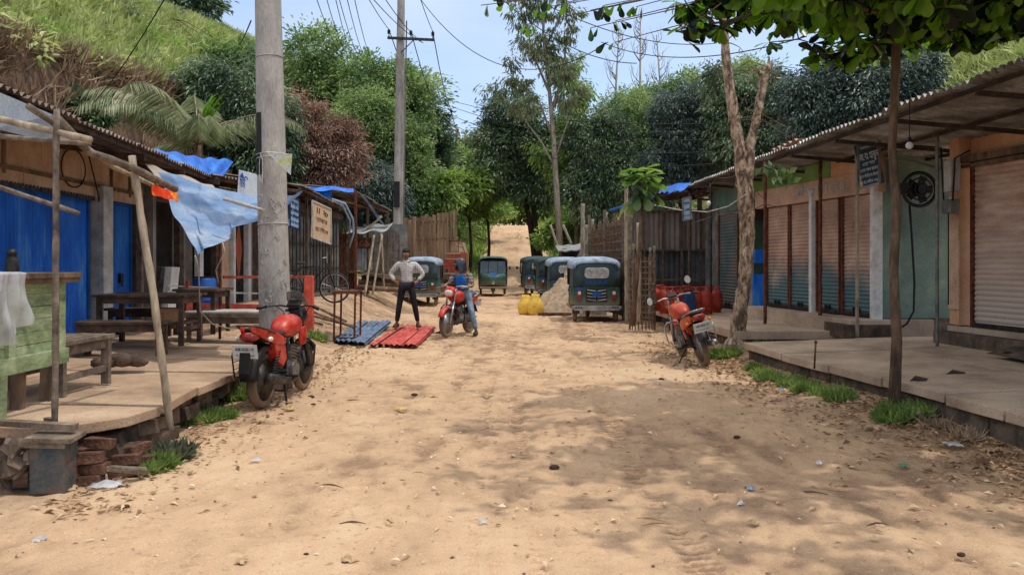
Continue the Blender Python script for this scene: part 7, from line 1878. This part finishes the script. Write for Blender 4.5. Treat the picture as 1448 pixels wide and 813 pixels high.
# red truck
def truck():
    x, y = -3.15, 35.5
    t = thing('pickup_truck', 'small red and tan truck seen from behind beyond the left auto rickshaw', 'truck', gl(x, y)); t.rotation_euler = (0, 0, math.radians(-3)); t.scale = (1.12, 1.15, 1.27)
    m_rt = mat('truck_red', [(120, 44, 28), (150, 66, 44), (166, 100, 74)], 4, .6, bump=.1); m_rt2 = mat('truck_tan', [(128, 104, 80), (160, 134, 106), (178, 156, 130)], 4, .7, bump=.1)
    B = lambda mb, name, m, par=t, **kw: mb.build(name, m, par, local=True, **kw)
    B(MB().box((0, 0, 1.1), (1.6, .06, .9)).box((-.78, 1.1, 1.1), (.05, 2.2, .9)).box((.78, 1.1, 1.1), (.05, 2.2, .9)).box((0, 1.1, .7), (1.6, 2.2, .08)), 'cargo_bed', m_rt, bevel=.01)
    for z in (.8, 1.02, 1.3, 1.5): B(MB().box((0, -.04, z), (1.56, .03, .06)), 'tailgate_bar', m_rt2)
    pnl = B(MB().box((.15, -.05, 1.15), (.9, .02, .28)), 'tailgate_panel', m_redbeam)
    mb = MB()
    for x_ in np.linspace(-.7, .7, 5): mb.tube([(x_, -.02, 1.55), (x_*.95, 0, 1.95), (x_*.95, 2.2, 1.95)], .02, 6)
    mb.tube([(-.7, 0, 1.95), (.7, 0, 1.95)], .02, 6); B(mb, 'roof_rack', m_rust)
    B(MB().loft([[(w_*x_, y_, z_) for (x_, z_) in ((-1, .7), (-1, 1.5), (-.75, 2.0), (.75, 2.0), (1, 1.5), (1, .7))] for (y_, w_) in ((2.3, .72), (3.3, .72), (3.5, .6))]), 'cab', m_rt2)
    B(MB().loft([[(-.68, y_, 1.5), (-.55, y_, 1.86), (.55, y_, 1.86), (.68, y_, 1.5)] for y_ in (.05, 2.15)]), 'load_cover', m_rt2)
    for sx in (-1, 1):
        for y_ in (.5, 3.0):
            w_ = B(MB().lathe([(.16, -.07), (.26, -.075), (.29, -.04), (.29, .04), (.26, .075), (.16, .07), (.001, .05)], (0, 0, 0), axis='x', n=22, M=Matrix.Translation((sx*.62, y_, .29))), 'wheel', m_rubber, smooth=True)
        B(MB().box((sx*.68, -.05, .82), (.12, .04, .14)), 'tail_lamp', m_redtail)
    B(MB().box((0, -.06, .5), (1.5, .08, .1)).box((0, 1, .56), (.9, 3, .1)), 'bumper', m_dksteel)
truck()
# ================================================================== sand, sacks
def heap():
    n = 60; V = []; Fs = []
    cx, cy = 1.85, 25.4
    for j in range(n):
        for i in range(n):
            u, v_ = (i/(n-1)-.5)*2, (j/(n-1)-.5)*2; x, y = cx+u*1.45, cy+v_*1.1; rr = math.hypot(u, v_)
            h = max(0, 1-rr)**.9*1.18+.12*float(vnoise(x*4, y*4, 3))*max(0, 1-rr)*3
            V.append((x, y, g1(x, y)-.03+h+.02*float(vnoise(x*14, y*14, 5))))
    for j in range(n-1):
        for i in range(n-1): a = j*n+i; Fs.append((a, a+1, a+n+1, a+n))
    o = MB().add(V, Fs).build('sand_heap', mat('heap_sand', [(122, 104, 84), (160, 140, 116), (184, 166, 142)], 6, .95, bump=.8, bscale=30), smooth=True)
    tag(o, 'heap of grey brown sand between two auto rickshaws', 'sand heap')
heap()
m_sack = mat('yellow_sack', [(196, 150, 40), (216, 178, 70), (222, 190, 90), (190, 80, 40)], 7, .75, bump=.5, bscale=20)
for i, (px, py, w_, h_, D_, lab) in enumerate([(743, 435, .42, .6, 24.8, 'left yellow sack standing at the foot of the sand heap'), (757, 434, .44, .64, 24.6, 'right yellow sack leaning on the sand heap')]):
    p = P(px, py, D_); z0 = g1(p.x, p.y); secs = []
    for k in range(9):
        f = k/8; rr = (.5+.5*math.sin(PI*min(1, f*1.15+.12))**.5)*w_*.5*1.15
        secs.append([(p.x+rr*math.cos(a)*(1+.08*math.sin(a*5+k)), p.y+rr*.7*math.sin(a), z0+h_*f+.02*math.sin(a*3)) for a in np.linspace(0, 2*PI, 18, endpoint=False)])
    tag(MB().loft(secs).build('sack', m_sack, smooth=True), lab, 'sack', 'yellow sacks by the sand heap')
o = MB()
for k in range(4): p = P(768+k*11, 434, 24.3); o.box((p.x, p.y, g1(p.x, p.y)+.04), (.28, .12, .09), rot=(0, 0, random.random()), jit=.01)
tag(o.build('broken_bricks', m_brick), 'broken bricks along the front of the sand heap', 'bricks', kind='stuff')
# ================================================================== ground clutter
def grass_patch(name, label, pts, n, L=.16, W=.014, m=lf_weed, cat='grass', up=.8, spread=.75, kind='stuff', z=None):
    rng = np.random.default_rng(int(abs(pts[0][0])*100)+n); P_ = []
    for (x, y, r) in pts:
        a = rng.uniform(0, 2*PI, n); q = r*np.sqrt(rng.random(n)); P_.append(np.stack([x+q*np.cos(a), y+q*np.sin(a)], 1))
    P_ = np.concatenate(P_); zz = G(P_[:, 0], P_[:, 1]) if z is None else np.full(len(P_), z)
    pos = np.concatenate([P_, zz[:, None]], 1); N = len(pos)
    ax = rng.normal(size=(N, 3))*spread+np.array([0, 0, up]); nr = rng.normal(size=(N, 3))
    V, Fc = leaf_geo(pos, ax, nr, L*(.3+.9*rng.random(N))*.8, W*1.5*(.6+.8*rng.random(N)), .15, .4)
    c = np.array([pts[0][0], pts[0][1], float(zz.min())]); o = link_mesh(name, np_mesh(name, V-c, Fc, m)); o.location = c; tag(o, label, cat, kind=kind)
grass_patch('grass', 'grass tuft at the foot of the right sapling stem', [(3.95, 8.1, .2), (3.8, 7.9, .18), (4.1, 8.0, .15)], 900, .16, .015)
grass_patch('grass', 'strip of green grass along the right kerb', [(3.72, 9.0, .16), (3.7, 9.35, .2), (3.62, 9.8, .18), (3.6, 10.3, .2), (3.5, 10.8, .18), (3.5, 11.2, .14), (3.55, 11.7, .1)], 550, .15, .015)
grass_patch('grass', 'green tuft growing by the bark of the forked tree', [(3.55, 13.2, .22), (3.4, 13.3, .12), (4.25, 13.5, .2)], 700, .22, .025)
grass_patch('grass', 'small grass tuft behind the rear wheel of the left motorcycle', [(-3.15, 8.1, .18), (-3.0, 8.25, .14), (-3.3, 8.0, .14)], 900, .15, .014)
grass_patch('grass', 'weeds growing behind the left motorcycle at the pavement edge', [(-3.25, 9.3, .15), (-3.3, 9.7, .12)], 500, .2, .022)
grass_patch('grass', 'green tuft below the near corner of the left pavement', [(-2.85, 6.15, .15), (-2.78, 6.3, .12)], 900, .15, .013)
grass_patch('grass', 'few green blades by the iron stand', [(-3.75, 15.3, .2)], 300, .2, .02)
grass_patch('weed', 'purplish leafy weed beside the leaning bamboo prop', [(-2.78, 6.55, .13), (-2.8, 6.45, .1)], 420, .2, .03, lf_purple, 'weed', kind=None)
grass_patch('weed', 'dry grey weed beside the kerb under the right sapling', [(4.0, 7.5, .15), (4.05, 7.1, .1)], 160, .18, .008, lf_dead, 'weed', .6, 1.0, kind=None)
def litter_leaves():
    rng = np.random.default_rng(77)
    def band(n, fx, fy, L, m, name, label, flat=.25):
        x = fx(n); y = fy(n); z = G(x, y)+.012
        pos = np.stack([x, y, z], 1); a = rng.uniform(0, 2*PI, n); ax = np.stack([np.cos(a), np.sin(a), rng.normal(size=n)*.12+.05], 1)
        nr = rng.normal(size=(n, 3))*flat+np.array([0, 0, 1.0]); LL = L*(.4+rng.random(n))
        V, Fc = leaf_geo(pos, ax, nr, LL, LL*(.25+.35*rng.random(n)), .3, .5)
        o = link_mesh(name, np_mesh(name, V, Fc, m)); tag(o, label, 'leaves', kind='stuff')
    ke = lambda y: np.interp(y, [k[1] for k in KERB]+[20], [k[0] for k in KERB]+[3.6])
    n = 4200; yy = rng.uniform(4.8, 16, n)
    lm = leafmat('dry_leaf_litter', (112, 86, 64), (160, 130, 100), (204, 178, 146), 3, .1, .85)
    band(n, lambda n: ke(yy)-np.abs(rng.normal(0, .55, n)), lambda n: yy, .07, lm, 'dry_leaves', 'dry leaves drifted along the right kerb')
    yy2 = 4.2+18*rng.random(1300)**.8
    band(1300, lambda n: rng.uniform(-4, 4, n), lambda n: yy2, .045, lm, 'dry_leaves', 'scattered dry leaves and chaff over the dirt road')
    yy4 = 4.2+14*rng.random(1000)**1.1
    band(1000, lambda n: rng.uniform(-3.2, 3.8, n), lambda n: yy4, .05, leafmat('straw_bits', (176, 150, 120), (206, 184, 152), (226, 212, 186), 3, .1, .85), 'straw_bits', 'pale straw and paper bits strewn over the dirt road')
    yy3 = rng.uniform(5, 16, 1500)
    band(1500, lambda n: -2.95-.1*(yy3 > 9)*(yy3-9)*.3+np.abs(rng.normal(0, .35, n))-.1, lambda n: yy3, .06, lm, 'dry_leaves', 'dry leaves and scraps along the left pavement edge')
    # pebbles
    n = 1700; x = rng.uniform(-4.5, 4.2, n); y = 4+18*rng.random(n)**1.3; w_ = np.where(np.abs(x) > 2.4, 1, .3); k = rng.random(n) < w_; x, y = x[k], y[k]; n = len(x); z = G(x, y)
    base = np.array([[1, 0, 0], [-1, 0, 0], [0, 1, 0], [0, -1, 0], [0, 0, .7], [0, 0, -.7]], float)
    s = .004+.012*rng.random(n)**3; V = np.stack([x, y, z+.004], 1)[:, None, :]+base[None]*s[:, None, None]*(.6+.8*rng.random((n, 6, 1)))
    tri = np.array([[0, 2, 4], [2, 1, 4], [1, 3, 4], [3, 0, 4], [2, 0, 5], [1, 2, 5], [3, 1, 5], [0, 3, 5]])
    Fc = (np.arange(n)*6)[:, None, None]+tri[None]
    o = link_mesh('pebbles', np_mesh('pebbles', V.reshape(-1, 3), Fc.reshape(-1, 3), mat('pebble_stone', [(90, 72, 58), (136, 110, 88), (170, 150, 128)], 20, .95))); tag(o, 'small stones and clods scattered over the dirt road', 'pebbles', kind='stuff')
litter_leaves()
# individual litter 
m_paper = mat('white_litter', [(186, 184, 180), (212, 210, 206), (226, 226, 224)], 14, .7, bump=.3)
m_poly = mat('thin_polythene', [(176, 178, 180), (206, 208, 210)], 9, .3, bump=.6, bscale=20, alpha=.7)
m_clay = mat('dark_clod', [(54, 40, 32), (84, 62, 48)], 14, .95, bump=.5)
m_greenp = mat('green_wrapper', [(70, 130, 90), (120, 160, 130)], 9, .5)
m_yel = mat('yellow_wrapper', [(190, 150, 50), (206, 180, 110)], 9, .5)
m_bluep = mat('blue_wrapper', [(70, 120, 170), (130, 160, 190)], 9, .5)
m_drypale = mat('pale_dry_leaf', [(150, 124, 92), (186, 160, 124)], 14, .8)
def gp_(px, py):
    D = 1.6*F/(py-HZ)
    for _ in range(6):
        x = (px-724)/F*D; D = (1.6-g1(x, D))*F/(py-HZ)
    return (px-724)/F*D, D
def crumple(px, py, size, material, name, label, cat, h=.04, flat=False, asp=1.6):
    x, y = gp_(px, py); z = g1(x, y); V = []; Fs = []; n = 7; rg = random.Random(px*31+py); a0 = rg.uniform(0, PI)
    for j in range(n):
        for i in range(n):
            u, v_ = i/(n-1)-.5, j/(n-1)-.5; rr = 1-.35*rg.random()*(max(abs(u), abs(v_)) > .4)
            dx = u*size*asp*rr; dy = v_*size*rr
            V.append((x+dx*math.cos(a0)-dy*math.sin(a0), y+dx*math.sin(a0)+dy*math.cos(a0), z+.012+(h*rg.random()*(1-max(abs(u), abs(v_))*1.2) if not flat else h*.15*rg.random())))
    for j in range(n-1):
        for i in range(n-1): a = j*n+i; Fs.append((a, a+1, a+n+1, a+n))
    tag(MB().add(V, Fs).build(name, material, smooth=True), label, cat, 'litter on the dirt road')
def clod(px, py, s, label):
    x, y = gp_(px, py); tag(MB().sphere((x, y, g1(x, y)+s*.3), s, 8, (1.4, 1, .7)).build('clod', m_clay, smooth=True), label, 'clod', 'dark clods on the dirt road')
def curl(px, py, L, m, label, r=.005, name='dry_husk', cat='husk'):
    x, y = gp_(px, py); z = g1(x, y)+.012; rg = random.Random(px); a = rg.uniform(-.5, .5)
    pts = [(x+L*(f-.5)*math.cos(a)+.004*math.sin(f*7), y+L*(f-.5)*math.sin(a)+.012*math.sin(f*3), z+.01*math.sin(f*3)) for f in np.linspace(0, 1, 8)]
    tag(MB().tube(pts, [r*.4, r, r*1.3, r*1.3, r*1.2, r, r*.7, r*.3], 6, flat=.5).build(name, m, smooth=True), label, cat, 'litter on the dirt road')
crumple(1293, 588, .13, m_paper, 'plastic_bag', 'crumpled white plastic bag at the foot of the right sapling', 'bag', .13, asp=1.0)
crumple(237, 647, .12, m_paper, 'paper_sheet', 'printed white paper lying off the left pavement corner', 'paper', flat=True)
crumple(56, 767, .055, m_poly, 'plastic_scrap', 'small clear plastic scrap near the lower left corner', 'plastic')
crumple(608, 561, .13, m_drypale, 'paper_scrap', 'pale scrap on the road beyond the yellow wrapper', 'paper')
crumple(566, 580, .09, m_yel, 'wrapper', 'yellow and white wrapper in the middle left of the road', 'wrapper')
crumple(411, 580, .07, m_yel, 'wrapper', 'small yellow wrapper just below the left motorcycle', 'wrapper')
crumple(362, 653, .06, m_poly, 'plastic_scrap', 'grey plastic scrap on a stain left of the road centre', 'plastic')
crumple(683, 741, .045, m_poly, 'plastic_scrap', 'shiny scrap near the bottom centre of the road', 'plastic')
crumple(342, 797, .06, m_drypale, 'dry_leaf', 'pale dry leaf at the bottom edge left of centre', 'leaf')
crumple(490, 795, .06, m_drypale, 'dry_leaf', 'pale dry leaf at the bottom edge near centre', 'leaf')
crumple(1066, 742, .05, m_drypale, 'dry_leaf', 'pale leaf lying in the lower patch of tree shade', 'leaf')
crumple(1278, 661, .06, m_greenp, 'wrapper', 'small green wrapper right of the tree shade', 'wrapper')
crumple(1206, 661, .06, m_drypale, 'dry_leaf', 'pale leaf just left of the green wrapper', 'leaf')
crumple(1158, 657, .05, m_paper, 'paper_scrap', 'small white scrap left of the pale leaf and green wrapper', 'paper')
crumple(1104, 554, .06, m_bluep, 'wrapper', 'small blue wrapper near the litter strip', 'wrapper')
crumple(1047, 716, .04, m_paper, 'paper_scrap', 'tiny white scrap between the two patches of shade', 'paper')
crumple(1061, 694, .05, m_bluep, 'wrapper', 'bluish scrap above the lower patch of shade', 'wrapper')
crumple(1348, 632, .12, m_poly, 'plastic_scrap', 'torn clear plastic among dry leaves below the right kerb', 'plastic', .05)
crumple(1398, 640, .1, m_drypale, 'dry_leaf', 'curled pale leaf near the right kerb end', 'leaf', .06)
crumple(1390, 658, .09, mat('brown_leaf', [(84, 60, 44), (120, 90, 68)], 9, .8), 'dry_leaf', 'curled brown leaf near the right edge of the picture', 'leaf', .08)
crumple(1180, 690, .05, m_drypale, 'dry_leaf', 'small leaf by the lower right shade', 'leaf')
crumple(150, 690, .16, m_poly, 'plastic_scrap', 'dusty polythene below the brick stack', 'plastic', .06)
crumple(96, 692, .14, m_drypale, 'paper_scrap', 'torn pale paper right of the rusty bin', 'paper', .04)
crumple(22, 650, .1, m_paper, 'paper_scrap', 'white scrap beside the rubble at the left edge', 'paper', .04)
crumple(688, 560, .12, m_drypale, 'dry_leaf', 'pale leaf in the distance at the road centre', 'leaf')
for i, (px, py, s, lab) in enumerate([(586, 559, .03, 'dark clod left of the pale scrap'), (784, 662, .03, 'dark clod at the road centre'), (1042, 619, .025, 'dark clod inside the upper patch of shade'), (1359, 785, .018, 'dark clod near the bottom right'), (65, 789, .014, 'dark clod at the bottom left'), (935, 537, .03, 'dark clod right of centre in the distance'), (433, 784, .012, 'small dark clod at the bottom left of centre'), (440, 562, .03, 'dark clod right of the left motorcycle'), (443, 573, .025, 'flat dark clod below the left motorcycle front wheel'), (178, 717, .02, 'dark clod below the paper sheet')]): clod(px, py, s, lab)
for (px, py, L_, m, lab) in [(496, 568, .3, m_wood, 'dark stick lying on the road left of centre'), (922, 738, .2, m_drypale, 'long pale curled strip of dried stalk'), (926, 745, .18, m_drypale, 'second pale dried stalk beside the long curled one'), (591, 672, .12, m_drypale, 'short pale stalk left of the road centre'), (498, 743, .16, m_wood, 'thin twig at the lower left of centre'), (470, 690, .2, m_wood, 'faint twig left of centre'), (1240, 745, .14, m_wood, 'dark twig in the lower right shade'), (1150, 700, .2, m_wood, 'twig crossing the lower right sunlit gap')]: curl(px, py, L_, m, lab)
# things on the right slab
for (px, py, L_, D_, lab) in [(1300, 541, .2, 8.4, 'curled brown leaf on the right pavement'), (1352, 535, .22, 8.8, 'dark leaf on the right pavement nearer the shutter')]:
    p = P(px, py, D_); p.z = rz(p.x, D_)+.02
    tag(MB().tube([p+Vector((-L_/2, 0, 0)), p+Vector((-.03, .02, .025)), p+Vector((.05, -.01, .01)), p+Vector((L_/2, .01, .02))], [.004, .028, .024, .003], 6, flat=.35).build('dry_leaf', m_dkwood, smooth=True), lab, 'leaf')
t = P(1440, 482, 10.2); o = sheet([(6.0, 9.75, .5), (6.55, 9.3, .5), (6.7, 9.9, .52), (6.2, 10.1, .5)], 16, 12, lambda u, v: Vector((0, 0, .09*math.sin(PI*u)*math.sin(PI*v)+.02*math.sin(u*17+v*11)))).build('cloth_heap', m_dkwood, smooth=True); tag(o, 'dark cloth dropped on the pavement before the wide shutter', 'cloth')
tag(MB().cyl((3.72, 9.8, .3), (3.73, 9.78, .62), .012, 7).sphere((3.73, 9.78, .63), .022, 8).build('iron_peg', m_rust, smooth=True), 'short iron peg standing at the right pavement edge', 'peg')
# rags on left slab, planks across
for i, (a, b) in enumerate([(P(300, 495, 9.6), P(170, 490, 9.4)), (P(330, 510, 9.0), P(235, 500, 8.9))]):
    pass
